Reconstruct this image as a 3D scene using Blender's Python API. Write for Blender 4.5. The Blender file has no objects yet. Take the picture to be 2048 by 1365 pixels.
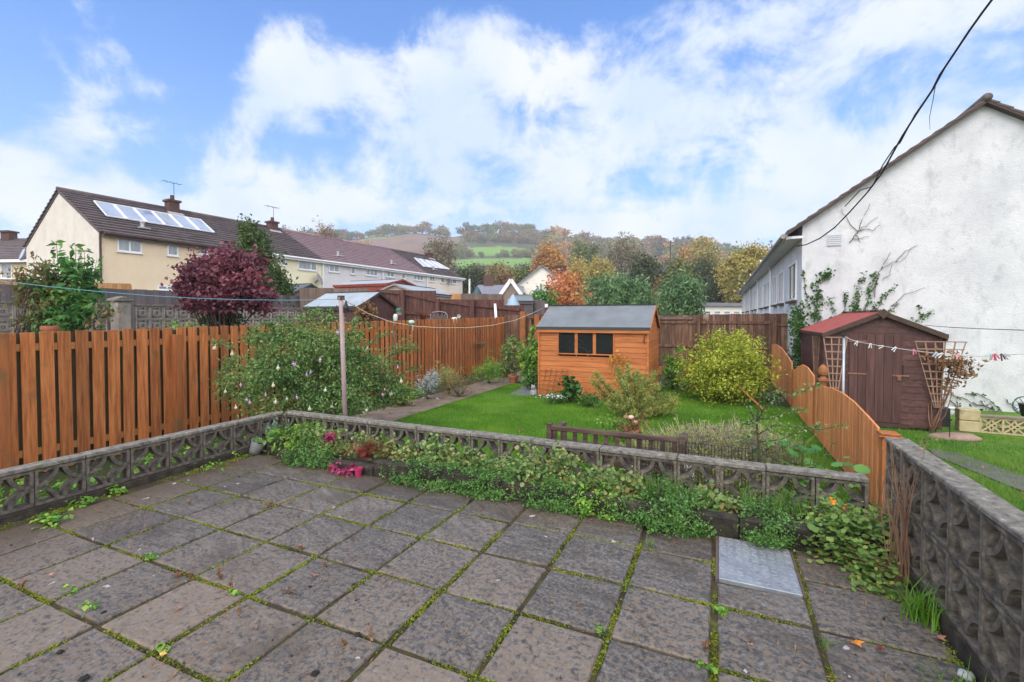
import bpy, math, random
import numpy as np
from mathutils import Vector, Matrix
R=math.radians; PI=math.pi
sc=bpy.context.scene; COL=sc.collection
rnd=random.Random(7); nr=np.random.RandomState(11)
# ---------------- camera model (used to place things at measured points) -------------
FX=930.0; YAW=R(24); TAU=R(1.3); V0=636+FX*math.tan(TAU); HC=1.5
CF=Vector((-math.sin(YAW)*math.cos(TAU),math.cos(YAW)*math.cos(TAU),-math.sin(TAU)))
CR=Vector((math.cos(YAW),math.sin(YAW),0)); CU=CR.cross(CF)
CAM=Vector((0,0,HC))
def ray(u,v): return CF*FX+CR*(u-1024)-CU*(v-V0)
def W(u,v,d):                       # point at horizontal depth d
    r=ray(u,v); h=-math.sin(YAW)*r.x+math.cos(YAW)*r.y
    return CAM+r*(d/h)
def G(u,v,z=0.):                    # point on the level z
    r=ray(u,v); return CAM+r*((z-HC)/r.z)
def PL(u,v,A,n):                    # point on a plane
    r=ray(u,v); n=Vector(n); return CAM+r*((Vector(A)-CAM).dot(n)/r.dot(n))
def PY(u,v,y): return PL(u,v,(0,y,0),(0,1,0))
def PX(u,v,x): return PL(u,v,(x,0,0),(1,0,0))
cam=bpy.data.cameras.new('camera'); co=bpy.data.objects.new('camera',cam); COL.objects.link(co)
co.location=CAM; co.rotation_euler=Matrix((CR,CU,-CF)).transposed().to_euler()
cam.sensor_width=36; cam.lens=FX/2048*36; cam.clip_start=.05; cam.clip_end=6000
cam.shift_y=-(682.5-V0)/2048
sc.camera=co
# ---------------- object helpers ------------------
def tag(o,label=None,cat=None,group=None,kind=None):
    if label: o['label']=label
    if cat: o['category']=cat
    if group: o['group']=group
    if kind: o['kind']=kind
    return o
def empty(name,label,cat,loc=(0,0,0),rz=0,group=None,rot=None):
    o=bpy.data.objects.new(name,None); COL.objects.link(o); o.location=loc
    o.rotation_euler=rot if rot else (0,0,rz); o.empty_display_size=.1
    return tag(o,label,cat,group)
def copy_tree(o,parent=None):
    c=o.copy(); COL.objects.link(c); c.parent=parent
    for ch in list(o.children): copy_tree(ch,c)
    return c
class MB:
    def __init__(s): s.v=[]; s.f=[]
    def add(s,vs,fs):
        n=len(s.v); s.v+= [tuple(v) for v in vs]; s.f+=[tuple(i+n for i in f) for f in fs]; return s
    def box(s,x0,x1,y0,y1,z0,z1,M=None):
        vs=[Vector(p) for p in ((x0,y0,z0),(x1,y0,z0),(x1,y1,z0),(x0,y1,z0),(x0,y0,z1),(x1,y0,z1),(x1,y1,z1),(x0,y1,z1))]
        if M: vs=[M@v for v in vs]
        return s.add(vs,[(0,3,2,1),(4,5,6,7),(0,1,5,4),(1,2,6,5),(2,3,7,6),(3,0,4,7)])
    def bar(s,a,b,w,h,up=(0,0,1)):     # rectangular bar from a to b
        a=Vector(a); b=Vector(b); d=(b-a).normalized(); u=Vector(up)
        if abs(d.dot(u))>.98: u=Vector((0,1,0))
        x=d.cross(u).normalized(); z=x.cross(d)
        vs=[]
        for p in (a,b):
            for sx,sz in((-1,-1),(1,-1),(1,1),(-1,1)): vs.append(p+x*sx*w/2+z*sz*h/2)
        return s.add(vs,[(3,2,1,0),(4,5,6,7),(0,1,5,4),(1,2,6,5),(2,3,7,6),(3,0,4,7)])
    def prism(s,poly,y0,y1,ax='y'):    # poly in (x,z) extruded along y (or (y,z) along x, (x,y) along z)
        n=len(poly)
        def P(a,b,t): return (a,t,b) if ax=='y' else ((t,a,b) if ax=='x' else (a,b,t))
        vs=[P(a,b,y0) for a,b in poly]+[P(a,b,y1) for a,b in poly]
        fs=[tuple(range(n)),tuple(range(2*n-1,n-1,-1))]+[((i+1)%n,i,n+i,n+(i+1)%n) for i in range(n)]
        return s.add(vs,fs)
    def ring(s,cx,cz,r0,r1,a0,a1,n,y0,y1):
        for i in range(n):
            a=a0+(a1-a0)*i/n; b=a0+(a1-a0)*(i+1)/n
            if i==0: last=None
        vs=[];fs=[]
        for i in range(n+1):
            a=a0+(a1-a0)*i/n; c,q=math.cos(a),math.sin(a)
            vs+=[(cx+r0*c,y0,cz+r0*q),(cx+r1*c,y0,cz+r1*q),(cx+r1*c,y1,cz+r1*q),(cx+r0*c,y1,cz+r0*q)]
        for i in range(n):
            k=4*i
            for j in range(4): fs.append((k+j,k+(j+1)%4,k+4+(j+1)%4,k+4+j))
        return s.add(vs,fs)
    def tube(s,pts,r,n=6,r2=None):
        pts=[Vector(p) for p in pts]; m=len(pts); vs=[];fs=[]
        up=Vector((.13,.21,.97))
        for i,p in enumerate(pts):
            d=(pts[min(i+1,m-1)]-pts[max(i-1,0)])
            d=d.normalized() if d.length>1e-9 else Vector((0,0,1))
            u=up if abs(d.dot(up))<.95 else Vector((1,0,0))
            x=d.cross(u).normalized(); y=x.cross(d)
            rr=(r[i] if isinstance(r,(list,tuple)) else (r+(r2-r)*i/(m-1) if r2 is not None else r))
            for k in range(n):
                a=2*PI*k/n; vs.append(p+x*math.cos(a)*rr+y*math.sin(a)*rr)
        for i in range(m-1):
            for k in range(n): fs.append((i*n+k,i*n+(k+1)%n,(i+1)*n+(k+1)%n,(i+1)*n+k))
        fs.append(tuple(range(n-1,-1,-1))); fs.append(tuple((m-1)*n+k for k in range(n)))
        return s.add(vs,fs)
    def lathe(s,prof,n=16,c=(0,0,0),M=None):
        vs=[];fs=[]
        for r_,z in prof:
            for k in range(n):
                a=2*PI*k/n; v=Vector((r_*math.cos(a),r_*math.sin(a),z))
                vs.append((M@v if M else v)+Vector(c))
        for i in range(len(prof)-1):
            for k in range(n): fs.append((i*n+k,i*n+(k+1)%n,(i+1)*n+(k+1)%n,(i+1)*n+k))
        if prof[0][0]>1e-4: fs.append(tuple(range(n-1,-1,-1)))
        if prof[-1][0]>1e-4: fs.append(tuple((len(prof)-1)*n+k for k in range(n)))
        return s.add(vs,fs)
    def quad(s,a,b,c,d): return s.add([a,b,c,d],[(0,1,2,3)])
    def slab(s,a,b,c,d,t):             # quad a..d thickened by t along -normal
        a,b,c,d=map(Vector,(a,b,c,d)); n=(b-a).cross(d-a).normalized()*t
        return s.add([a,b,c,d,a-n,b-n,c-n,d-n],[(0,1,2,3),(7,6,5,4),(0,4,5,1),(1,5,6,2),(2,6,7,3),(3,7,4,0)])
    def mesh(s,name,mt,off=None,smooth=False):
        me=bpy.data.meshes.new(name)
        vs=s.v if off is None else [(x-off[0],y-off[1],z-off[2]) for x,y,z in s.v]
        me.from_pydata(vs,[],s.f); me.materials.append(mt)
        if smooth: me.polygons.foreach_set('use_smooth',[True]*len(me.polygons))
        me.update(); return me
    def build(s,name,mt,parent=None,off=None,smooth=False,bevel=0,label=None,cat=None,group=None,kind=None):
        o=bpy.data.objects.new(name,s.mesh(name,mt,off,smooth)); COL.objects.link(o)
        if parent: o.parent=parent
        if bevel:
            b=o.modifiers.new('b','BEVEL'); b.width=bevel; b.segments=1; b.limit_method='ANGLE'; b.angle_limit=R(40)
        return tag(o,label,cat,group,kind)
    def at(s,name,mt,label,cat,loc,**k):   # a one-mesh thing, verts given in the world
        o=s.build(name,mt,None,off=loc,label=label,cat=cat,**k); o.location=loc; return o
def np_mesh(name,V,F,mt):
    me=bpy.data.meshes.new(name); n=len(F); k=F.shape[1]
    me.vertices.add(len(V)); me.vertices.foreach_set('co',V.astype(np.float32).ravel())
    me.loops.add(n*k); me.loops.foreach_set('vertex_index',F.astype(np.int32).ravel())
    me.polygons.add(n); me.polygons.foreach_set('loop_start',np.arange(0,n*k,k,dtype=np.int32))
    me.polygons.foreach_set('loop_total',np.full(n,k,dtype=np.int32))
    me.materials.append(mt); me.update(calc_edges=True); return me
def np_obj(name,V,F,mt,parent=None,loc=None,**k):
    o=bpy.data.objects.new(name,np_mesh(name,V,F,mt)); COL.objects.link(o)
    if parent: o.parent=parent
    if loc is not None: o.location=loc
    return tag(o,**k)
# ---------------- foliage -----------------
def unit(n):
    a=nr.normal(size=(n,3)); return a/np.linalg.norm(a,axis=1,keepdims=True)
def leaves(C,size,aspect=.5,up=.5,droop=0.,out=None,jit=.35):
    n=len(C); nrm=unit(n); nrm[:,2]+=up
    if out is not None: nrm+=out*.6
    nrm/=np.linalg.norm(nrm,axis=1,keepdims=True)
    a=unit(n); a[:,2]-=droop; a-=nrm*(a*nrm).sum(1,keepdims=True); a/=np.linalg.norm(a,axis=1,keepdims=True)+1e-9
    b=np.cross(nrm,a); s=(size*(1+jit*nr.normal(size=n))).clip(size*.4,size*2)[:,None]
    V=np.empty((n,4,3)); V[:,0]=C-a*s*.5; V[:,1]=C+b*s*.5*aspect+nrm*s*.1; V[:,2]=C+a*s*.5-nrm*s*.12; V[:,3]=C-b*s*.5*aspect+nrm*s*.1
    return V.reshape(-1,3),np.arange(4*n).reshape(n,4)
def discs(C,size,up=1.,k=6,jit=.3):
    n=len(C); nrm=unit(n); nrm[:,2]+=up; nrm/=np.linalg.norm(nrm,axis=1,keepdims=True); a=unit(n); a-=nrm*(a*nrm).sum(1,keepdims=True); a/=np.linalg.norm(a,axis=1,keepdims=True)+1e-9
    b=np.cross(nrm,a); s=(size*(1+jit*nr.normal(size=n))).clip(size*.4,size*2)[:,None]*.5; V=np.empty((n,k,3))
    for i in range(k):
        t=2*PI*i/k; r_=1 if i else .72; V[:,i]=C+a*s*math.cos(t)*r_+b*s*math.sin(t)*r_+nrm*s*(.12 if i%2 else -.08)
    return V.reshape(-1,3),np.arange(k*n).reshape(n,k)
def cloud(ells,nc,per,spread,shell=.5,lump=.18,bottom=None):
    """clumps of points through the volume of some ellipsoids -> points, clump centres"""
    E=np.array(ells,float); w=E[:,3]*E[:,4]*E[:,5]; w=w**.8; w/=w.sum()
    idx=nr.choice(len(E),nc,p=w); d=unit(nc)
    r=(shell+(1-shell)*nr.rand(nc)**.6)*(1+lump*nr.normal(size=nc))
    c=E[idx,:3]+d*r[:,None]*E[idx,3:6]
    if bottom is not None: c[:,2]=np.maximum(c[:,2],bottom+nr.rand(nc)*.3*E[idx,5])
    k=nr.poisson(per,nc).clip(1); P=np.repeat(c,k,axis=0)
    sp=spread*(.6+.8*nr.rand(nc)); P=P+nr.normal(size=P.shape)*np.repeat(sp,k)[:,None]
    O=np.repeat(d,k,axis=0)
    return P,c,O
def limbs(base,C,n,r,mt=None,mb=None,trunk=None,seg=4,sides=5):
    mb=mb or MB(); base=Vector(base); top=base+Vector((0,0,trunk)) if trunk else base
    if trunk: mb.tube([base,(base+top)/2+Vector((r*.3,-r*.2,0)),top],[r*1.15,r,r*.85],8)
    for i in range(n):
        q=Vector(C[rnd.randrange(len(C))]); p=top+Vector((rnd.uniform(-1,1)*r*.5,rnd.uniform(-1,1)*r*.5,-rnd.random()*(trunk or 0)*.2))
        pts=[]; L=(q-p).length; bend=Vector((rnd.uniform(-1,1),rnd.uniform(-1,1),rnd.uniform(-.2,1)))*L*.12
        for k in range(seg+1):
            t=k/seg; pts.append(p.lerp(q,t)+bend*4*t*(1-t)+Vector((rnd.uniform(-1,1),rnd.uniform(-1,1),rnd.uniform(-1,1)))*L*.02)
        r0=r*(.55 if trunk else 1)
        mb.tube(pts,r0,sides,r0*.2)
    return mb
def plant(name,label,cat,loc,ells,mt,smt,nc=60,per=25,size=.04,aspect=.5,spread=.06,stems=8,sr=.008,shell=.45,
          trunk=None,group=None,up=.5,droop=0,lump=.18,bottom=None,parts=('foliage','stem')):
    root=empty(name,label,cat,loc,group=group)
    P,c,O=cloud(ells,nc,per,spread,shell,lump,bottom); V,F=discs(P,size,up) if aspect>.82 else leaves(P,size,aspect,up,droop,O)
    np_obj(parts[0],V,F,mt,root)
    if stems or trunk: limbs((0,0,0),[tuple(x) for x in c],stems,sr,trunk=trunk).build(parts[1],smt,root,smooth=True)
    return root
def blades(P,h,w,lean=.5,curl=.3):
    n=len(P); a=nr.rand(n)*2*PI; d=np.stack([np.cos(a),np.sin(a),np.zeros(n)],1); b=np.stack([-np.sin(a),np.cos(a),np.zeros(n)],1)
    hh=(h*(.55+.6*nr.rand(n)))[:,None]; le=(lean*nr.rand(n))[:,None]*hh
    V=np.empty((n,3,3)); V[:,0]=P-b*w/2; V[:,1]=P+b*w/2; V[:,2]=P+d*le; V[:,2,2]+=hh[:,0]
    return V.reshape(-1,3),np.arange(3*n).reshape(n,3)
def inpoly(x,y,poly):
    c=np.zeros(len(x),bool); j=len(poly)-1
    for i in range(len(poly)):
        xi,yi=poly[i][:2]; xj,yj=poly[j][:2]
        c^=((yi>y)!=(yj>y))&(x<(xj-xi)*(y-yi)/((yj-yi) or 1e-9)+xi); j=i
    return c
# ---------------- materials ---------------
def nodes(name):
    m=bpy.data.materials.new(name); m.use_nodes=True; nt=m.node_tree; nt.nodes.clear()
    out=nt.nodes.new('ShaderNodeOutputMaterial'); b=nt.nodes.new('ShaderNodeBsdfPrincipled'); nt.links.new(b.outputs[0],out.inputs[0])
    return m,nt,b,out
def nd(nt,t,ins={},**at):
    n=nt.nodes.new('ShaderNode'+t)
    for k,v in at.items(): setattr(n,k,v)
    for k,v in ins.items():
        if hasattr(v,'is_linked') or isinstance(v,bpy.types.NodeSocket): nt.links.new(v,n.inputs[k])
        else: n.inputs[k].default_value=v
    return n
def ramp(nt,fac,stops,interp='LINEAR'):
    n=nt.nodes.new('ShaderNodeValToRGB'); cr=n.color_ramp; cr.interpolation=interp
    while len(cr.elements)<len(stops): cr.elements.new(.5)
    for e,(p,c) in zip(cr.elements,stops): e.position=p; e.color=(*c,1) if len(c)==3 else c
    nt.links.new(fac,n.inputs[0]); return n.outputs[0]
def ev(n): return [(i/(len(n)-1) if len(n)>1 else 0,c) for i,c in enumerate(n)]
def math_(nt,op,a,b=None,c=None,clamp=False):
    n=nt.nodes.new('ShaderNodeMath'); n.operation=op; n.use_clamp=clamp
    for i,v in enumerate((a,b,c)):
        if v is None: continue
        if isinstance(v,(int,float)): n.inputs[i].default_value=v
        else: nt.links.new(v,n.inputs[i])
    return n.outputs[0]
def mixc(nt,f,a,b,mode='MIX'):
    n=nt.nodes.new('ShaderNodeMix'); n.data_type='RGBA'; n.blend_type=mode
    for s,v in ((n.inputs[0],f),(n.inputs[6],a),(n.inputs[7],b)):
        if isinstance(v,(int,float)): s.default_value=v
        elif isinstance(v,tuple): s.default_value=(*v,1) if len(v)==3 else v
        else: nt.links.new(v,s)
    return n.outputs[2]
def coords(nt,island=0,scale=(1,1,1),rot=(0,0,0)):
    tc=nt.nodes.new('ShaderNodeTexCoord').outputs['Object']
    if island:
        g=nt.nodes.new('ShaderNodeNewGeometry').outputs['Random Per Island']
        v=nd(nt,'CombineXYZ',{0:math_(nt,'MULTIPLY',g,37.),1:math_(nt,'MULTIPLY',g,71.),2:math_(nt,'MULTIPLY',g,23.)}).outputs[0]
        tc=nd(nt,'VectorMath',{0:tc,1:v},operation='ADD').outputs[0]
    return nd(nt,'Mapping',{'Vector':tc,'Scale':scale,'Rotation':rot}).outputs[0]
def mat(name,cols,scale=6,stretch=(1,1,1),rough=.75,bump=.15,bscale=None,island=0.,detail=8,spec=.35,metal=0,dist=.01,rrange=0,contrast=None,stain=None):
    """cols: list of colours over a noise. island: how much each loose piece differs in tone.
    stain: (colour, scale, threshold, amount)"""
    m,nt,b,out=nodes(name); vec=coords(nt,1 if island else 0,stretch)
    nz=nd(nt,'TexNoise',{'Vector':vec,'Scale':scale,'Detail':detail,'Roughness':.62}).outputs[0]
    lo,hi=contrast or (.3,.7)
    f=nd(nt,'MapRange',{0:nz,1:lo,2:hi}).outputs[0]
    c=ramp(nt,f,ev(cols))
    if stain:
        sv=nd(nt,'TexNoise',{'Vector':coords(nt,1 if island else 0,(1,1,1)),'Scale':stain[1],'Detail':6,'Roughness':.65}).outputs[0]
        sf=nd(nt,'MapRange',{0:sv,1:stain[2],2:stain[2]+.12,4:stain[3]}).outputs[0]
        c=mixc(nt,sf,c,stain[0])
    if island:
        g=nt.nodes.new('ShaderNodeNewGeometry').outputs['Random Per Island']
        k=nd(nt,'MapRange',{0:g,3:1-island,4:1+island}).outputs[0]
        c=nd(nt,'VectorMath',{0:c,'Scale':k},operation='SCALE').outputs[0]
    nt.links.new(c,b.inputs['Base Color'])
    b.inputs['Roughness'].default_value=rough; b.inputs['Specular IOR Level'].default_value=spec; b.inputs['Metallic'].default_value=metal
    if rrange:
        nt.links.new(nd(nt,'MapRange',{0:nz,1:.3,2:.7,3:rough-rrange,4:rough+rrange}).outputs[0],b.inputs['Roughness'])
    if bump:
        z2=nd(nt,'TexNoise',{'Vector':vec,'Scale':bscale or scale*3,'Detail':8,'Roughness':.7}).outputs[0]
        bp=nd(nt,'Bump',{'Height':z2,'Strength':min(1,bump*2),'Distance':dist}).outputs[0]; nt.links.new(bp,b.inputs['Normal'])
    return m
def leafmat(name,cols,scale=3,trans=.3,rough=.5,clump=.4,spec=.3):
    m,nt,b,out=nodes(name)
    g=nt.nodes.new('ShaderNodeNewGeometry').outputs['Random Per Island']
    tc=nt.nodes.new('ShaderNodeTexCoord').outputs['Object']
    nz=nd(nt,'TexNoise',{'Vector':tc,'Scale':scale,'Detail':3}).outputs[0]
    nz=nd(nt,'MapRange',{0:nz,1:.32,2:.68}).outputs[0]
    f=math_(nt,'ADD',math_(nt,'MULTIPLY',g,1-clump),math_(nt,'MULTIPLY',nz,clump))
    c=ramp(nt,f,ev(cols)); nt.links.new(c,b.inputs['Base Color'])
    b.inputs['Roughness'].default_value=rough; b.inputs['Specular IOR Level'].default_value=spec
    t=nd(nt,'BsdfTranslucent',{'Color':c}); mx=nd(nt,'MixShader',{0:trans,1:b.outputs[0],2:t.outputs[0]})
    nt.links.new(mx.outputs[0],out.inputs[0]); return m
def plain(name,c,rough=.5,metal=0,spec=.4,trans=None,emit=None):
    m,nt,b,out=nodes(name); b.inputs['Base Color'].default_value=(*c,1); b.inputs['Roughness'].default_value=rough
    b.inputs['Metallic'].default_value=metal; b.inputs['Specular IOR Level'].default_value=spec
    return m
M={}
M['orange']=mat('orange_stained_wood',[(.20,.060,.017),(.39,.128,.034),(.51,.20,.065)],5,(7,7,.45),.68,.45,18,.26,stain=((.17,.09,.03),2.2,.58,.7))
M['orange_bright']=mat('lifted_orange_stain',[(.42,.14,.045),(.58,.22,.075),(.66,.29,.11)],4,(6,6,.5),.65,.3,16,.14,stain=((.30,.13,.05),2,.6,.5))  # colour lifted to offset the shade on the dividing fence
M['orange_post']=mat('orange_post_wood',[(.22,.07,.02),(.36,.12,.032)],4,(6,6,.5),.66,.3,12,.12,stain=((.12,.08,.03),2,.5,.7))
M['shed_orange']=mat('shed_orange_wood',[(.30,.088,.022),(.44,.140,.036),(.51,.18,.055)],4,(.5,6,6),.6,.25,18,.12,stain=((.75,.42,.22),1.4,.68,.5))
M['rail_dark']=mat('rail_wood',[(.30,.13,.035),(.42,.19,.06)],5,(1,6,6),.7,.2,12,.1)
M['brownfence']=mat('old_brown_fence_wood',[(.055,.026,.015),(.12,.058,.033),(.22,.13,.09)],3,(5,5,.5),.75,.3,14,.35,stain=((.27,.21,.18),1.3,.60,.8))
M['darkfence']=mat('dark_brown_fence_wood',[(.05,.017,.012),(.085,.032,.023),(.16,.075,.055)],3,(5,5,.5),.7,.25,14,.25)
M['greyfence']=mat('grey_purple_fence',[(.095,.078,.078),(.14,.115,.115)],3,(5,5,.5),.75,.2,14,.15)
M['tanfence']=mat('tan_fence',[(.42,.20,.07),(.58,.31,.13)],3,(5,5,.5),.75,.2,14,.15)
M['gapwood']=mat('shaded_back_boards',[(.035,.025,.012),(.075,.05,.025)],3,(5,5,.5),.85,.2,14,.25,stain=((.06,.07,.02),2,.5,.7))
M['greybrownfence']=mat('weathered_fence',[(.09,.06,.045),(.2,.14,.11)],3,(5,5,.5),.75,.2,14,.2)
M['shed_brown']=mat('brown_shed_wood',[(.055,.022,.018),(.085,.036,.03),(.12,.055,.045)],3,(1,4,6),.55,.2,16,.12,stain=((.14,.085,.075),5,.66,.6))
M['door_brown']=mat('brown_door_wood',[(.05,.022,.018),(.082,.036,.031),(.115,.055,.048)],3,(6,6,.5),.5,.2,16,.14)
M['trim_brown']=mat('brown_trim',[(.04,.022,.015),(.085,.05,.035)],5,(1,1,1),.5,.1)
M['red_felt']=mat('red_roof_felt',[(.27,.05,.042),(.36,.085,.07)],5,(1,1,1),.8,.2,90,stain=((.22,.09,.075),2,.6,.7))
M['grey_felt']=mat('grey_roof_felt',[(.13,.145,.152),(.185,.205,.215)],2.5,(1,1,1),.7,.25,120,stain=((.13,.15,.14),3,.62,.5))
M['grey_felt_light']=mat('pale_roof_felt',[(.27,.31,.34),(.36,.40,.43)],2,(1,1,1),.6,.15,60)
M['felt_edge']=plain('dark_felt_edge',(.035,.042,.045),.6)
M['old_wood']=mat('bleached_wood',[(.14,.10,.09),(.30,.24,.21),(.38,.32,.29)],3,(1,1,8),.8,.2,14,.2)
M['redwood']=mat('red_brown_paint',[(.20,.035,.02),(.28,.06,.035)],3,(1,4,4),.6,.1)
M['block']=mat('weathered_concrete_block',[(.040,.035,.030),(.092,.080,.065),(.145,.125,.098),(.28,.245,.19)],20,(1,1,1),.85,.55,60,.12,dist=.01,contrast=(.32,.72),stain=((.20,.175,.13),14,.62,.75))
M['coping']=mat('weathered_concrete_coping',[(.075,.068,.058),(.15,.138,.118),(.20,.185,.155),(.32,.30,.25)],26,(1,1,1),.85,.6,60,.1,dist=.01,contrast=(.33,.70),stain=((.10,.10,.035),7,.56,.7))
M['screen']=mat('pale_screen_block',[(.22,.195,.16),(.38,.34,.285)],5,(1,1,1),.85,.3,40,.25,stain=((.08,.07,.05),3,.52,.65))
M['yellowblock']=mat('yellow_concrete_block',[(.36,.29,.15),(.50,.42,.25)],6,(1,1,1),.85,.3,40,.1,stain=((.16,.13,.08),4,.6,.7))
M['kerb']=mat('dark_kerb_stone',[(.012,.010,.008),(.035,.028,.020),(.07,.056,.042)],14,(1,1,1),.8,.5,50,.2,dist=.012,stain=((.05,.06,.015),6,.58,.6))
M['soil']=mat('dark_soil',[(.012,.009,.006),(.035,.025,.017),(.06,.045,.03)],20,(1,1,1),.95,.8,60,dist=.03)
M['white_plastic']=plain('white_upvc',(.78,.79,.8),.35)
M['grey_metal']=mat('galvanised_metal',[(.30,.33,.35),(.42,.45,.47)],12,(1,1,1),.4,.05,metal=.6)
M['black']=plain('black_rubber',(.012,.012,.013),.5)
M['brick_dark']=mat('dark_chimney_brick',[(.06,.03,.025),(.12,.06,.045)],8,(1,1,3),.85,.3,20)
M['bark']=mat('bark',[(.04,.028,.02),(.10,.075,.055)],12,(1,1,.3),.9,.5,30)
M['twig']=mat('dry_twig',[(.16,.085,.05),(.33,.20,.12)],12,(1,1,.3),.8,.2)
M['greenstem']=mat('green_stem',[(.06,.08,.025),(.11,.10,.04)],8,(1,1,1),.7,.1)
M['deadwood']=mat('dead_wood',[(.05,.035,.03),(.12,.09,.075)],12,(1,1,.3),.9,.3)
M['terracotta']=mat('terracotta',[(.30,.09,.045),(.42,.15,.08)],8,(1,1,1),.7,.1)
# ---------------- special materials -------------
def slabmat():
    m,nt,b,out=nodes('riven_concrete_slab')
    g=nt.nodes.new('ShaderNodeNewGeometry').outputs['Random Per Island']
    tc=nt.nodes.new('ShaderNodeTexCoord').outputs['Object']
    off=nd(nt,'CombineXYZ',{0:math_(nt,'MULTIPLY',g,31.),1:math_(nt,'MULTIPLY',g,57.),2:0.}).outputs[0]
    p=nd(nt,'VectorMath',{0:tc,1:off},operation='ADD').outputs[0]
    ang=math_(nt,'ADD',math_(nt,'MULTIPLY',g,.9),-.15)
    pr=nd(nt,'VectorRotate',{'Vector':p,'Angle':ang},rotation_type='Z_AXIS').outputs[0]
    st=nd(nt,'Mapping',{'Vector':pr,'Scale':(2.2,11,1)}).outputs[0]
    n1=nd(nt,'TexNoise',{'Vector':st,'Scale':1.6,'Detail':9,'Roughness':.68}).outputs[0]
    n2=nd(nt,'TexNoise',{'Vector':p,'Scale':48.,'Detail':8,'Roughness':.75}).outputs[0]
    c=ramp(nt,nd(nt,'MapRange',{0:math_(nt,'ADD',math_(nt,'MULTIPLY',n1,.33),math_(nt,'MULTIPLY',n2,.67)),1:.37,2:.63}).outputs[0],
           [(0,(.024,.021,.018)),(.5,(.094,.086,.078)),(1,(.24,.22,.195))])
    # brown worn blotches, more on some slabs, more towards the house
    n3=nd(nt,'TexNoise',{'Vector':p,'Scale':30.,'Detail':9,'Roughness':.74}).outputs[0]
    y=nd(nt,'SeparateXYZ',{0:tc}).outputs[1]
    near=nd(nt,'MapRange',{0:y,1:3.1,2:1.6,3:-.05,4:.045}).outputs[0]
    g2=math_(nt,'FRACT',math_(nt,'MULTIPLY',g,17.3))
    th=math_(nt,'ADD',math_(nt,'ADD',n3,near),nd(nt,'MapRange',{0:g2,3:-.035,4:.05}).outputs[0])
    bf=nd(nt,'MapRange',{0:th,1:.515,2:.555,4:.85}).outputs[0]
    c=mixc(nt,bf,c,mixc(nt,n2,(.11,.084,.060),(.25,.195,.145)))
    # dark damp dirt
    n4=nd(nt,'TexNoise',{'Vector':tc,'Scale':2.3,'Detail':5,'Roughness':.6}).outputs[0]
    c=mixc(nt,nd(nt,'MapRange',{0:n4,1:.52,2:.66,4:.5}).outputs[0],c,(.055,.046,.034))
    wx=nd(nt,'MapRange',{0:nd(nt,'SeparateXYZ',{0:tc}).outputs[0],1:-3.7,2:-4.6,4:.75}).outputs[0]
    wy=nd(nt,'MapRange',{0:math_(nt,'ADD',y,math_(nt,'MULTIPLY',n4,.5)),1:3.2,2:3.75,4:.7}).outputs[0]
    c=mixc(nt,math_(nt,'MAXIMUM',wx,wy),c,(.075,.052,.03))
    # pale lichen spots
    vo=nd(nt,'TexVoronoi',{'Vector':nd(nt,'VectorMath',{0:p,1:nd(nt,'VectorMath',{0:nd(nt,'TexNoise',{'Vector':p,'Scale':30.}).outputs[1],'Scale':.06},operation='SCALE').outputs[0]},operation='ADD').outputs[0],'Scale':5.5},feature='F1')
    gate=nd(nt,'SeparateColor',{0:vo.outputs['Color']}).outputs[0]
    sp=math_(nt,'MULTIPLY',math_(nt,'LESS_THAN',vo.outputs['Distance'],math_(nt,'MULTIPLY',gate,.10)),math_(nt,'GREATER_THAN',gate,.38))
    c=mixc(nt,math_(nt,'MULTIPLY',sp,.75),c,(.50,.48,.44))
    k=nd(nt,'MapRange',{0:g2,3:.86,4:1.10}).outputs[0]
    c=nd(nt,'VectorMath',{0:c,'Scale':k},operation='SCALE').outputs[0]
    nt.links.new(c,b.inputs['Base Color'])
    nt.links.new(nd(nt,'MapRange',{0:n2,1:.35,2:.65,3:.40,4:.72}).outputs[0],b.inputs['Roughness'])
    b.inputs['Specular IOR Level'].default_value=.32
    h=math_(nt,'ADD',math_(nt,'MULTIPLY',n1,1.),math_(nt,'MULTIPLY',n2,.35))
    nt.links.new(nd(nt,'Bump',{'Height':h,'Strength':.55,'Distance':.009}).outputs[0],b.inputs['Normal'])
    return m
M['slab']=slabmat()
M['moss_bed']=mat('mossy_joint',[(.022,.017,.011),(.055,.042,.024),(.075,.065,.02),(.14,.16,.02)],5,(1,1,1),.95,.8,60,dist=.02,contrast=(.3,.66))
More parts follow.
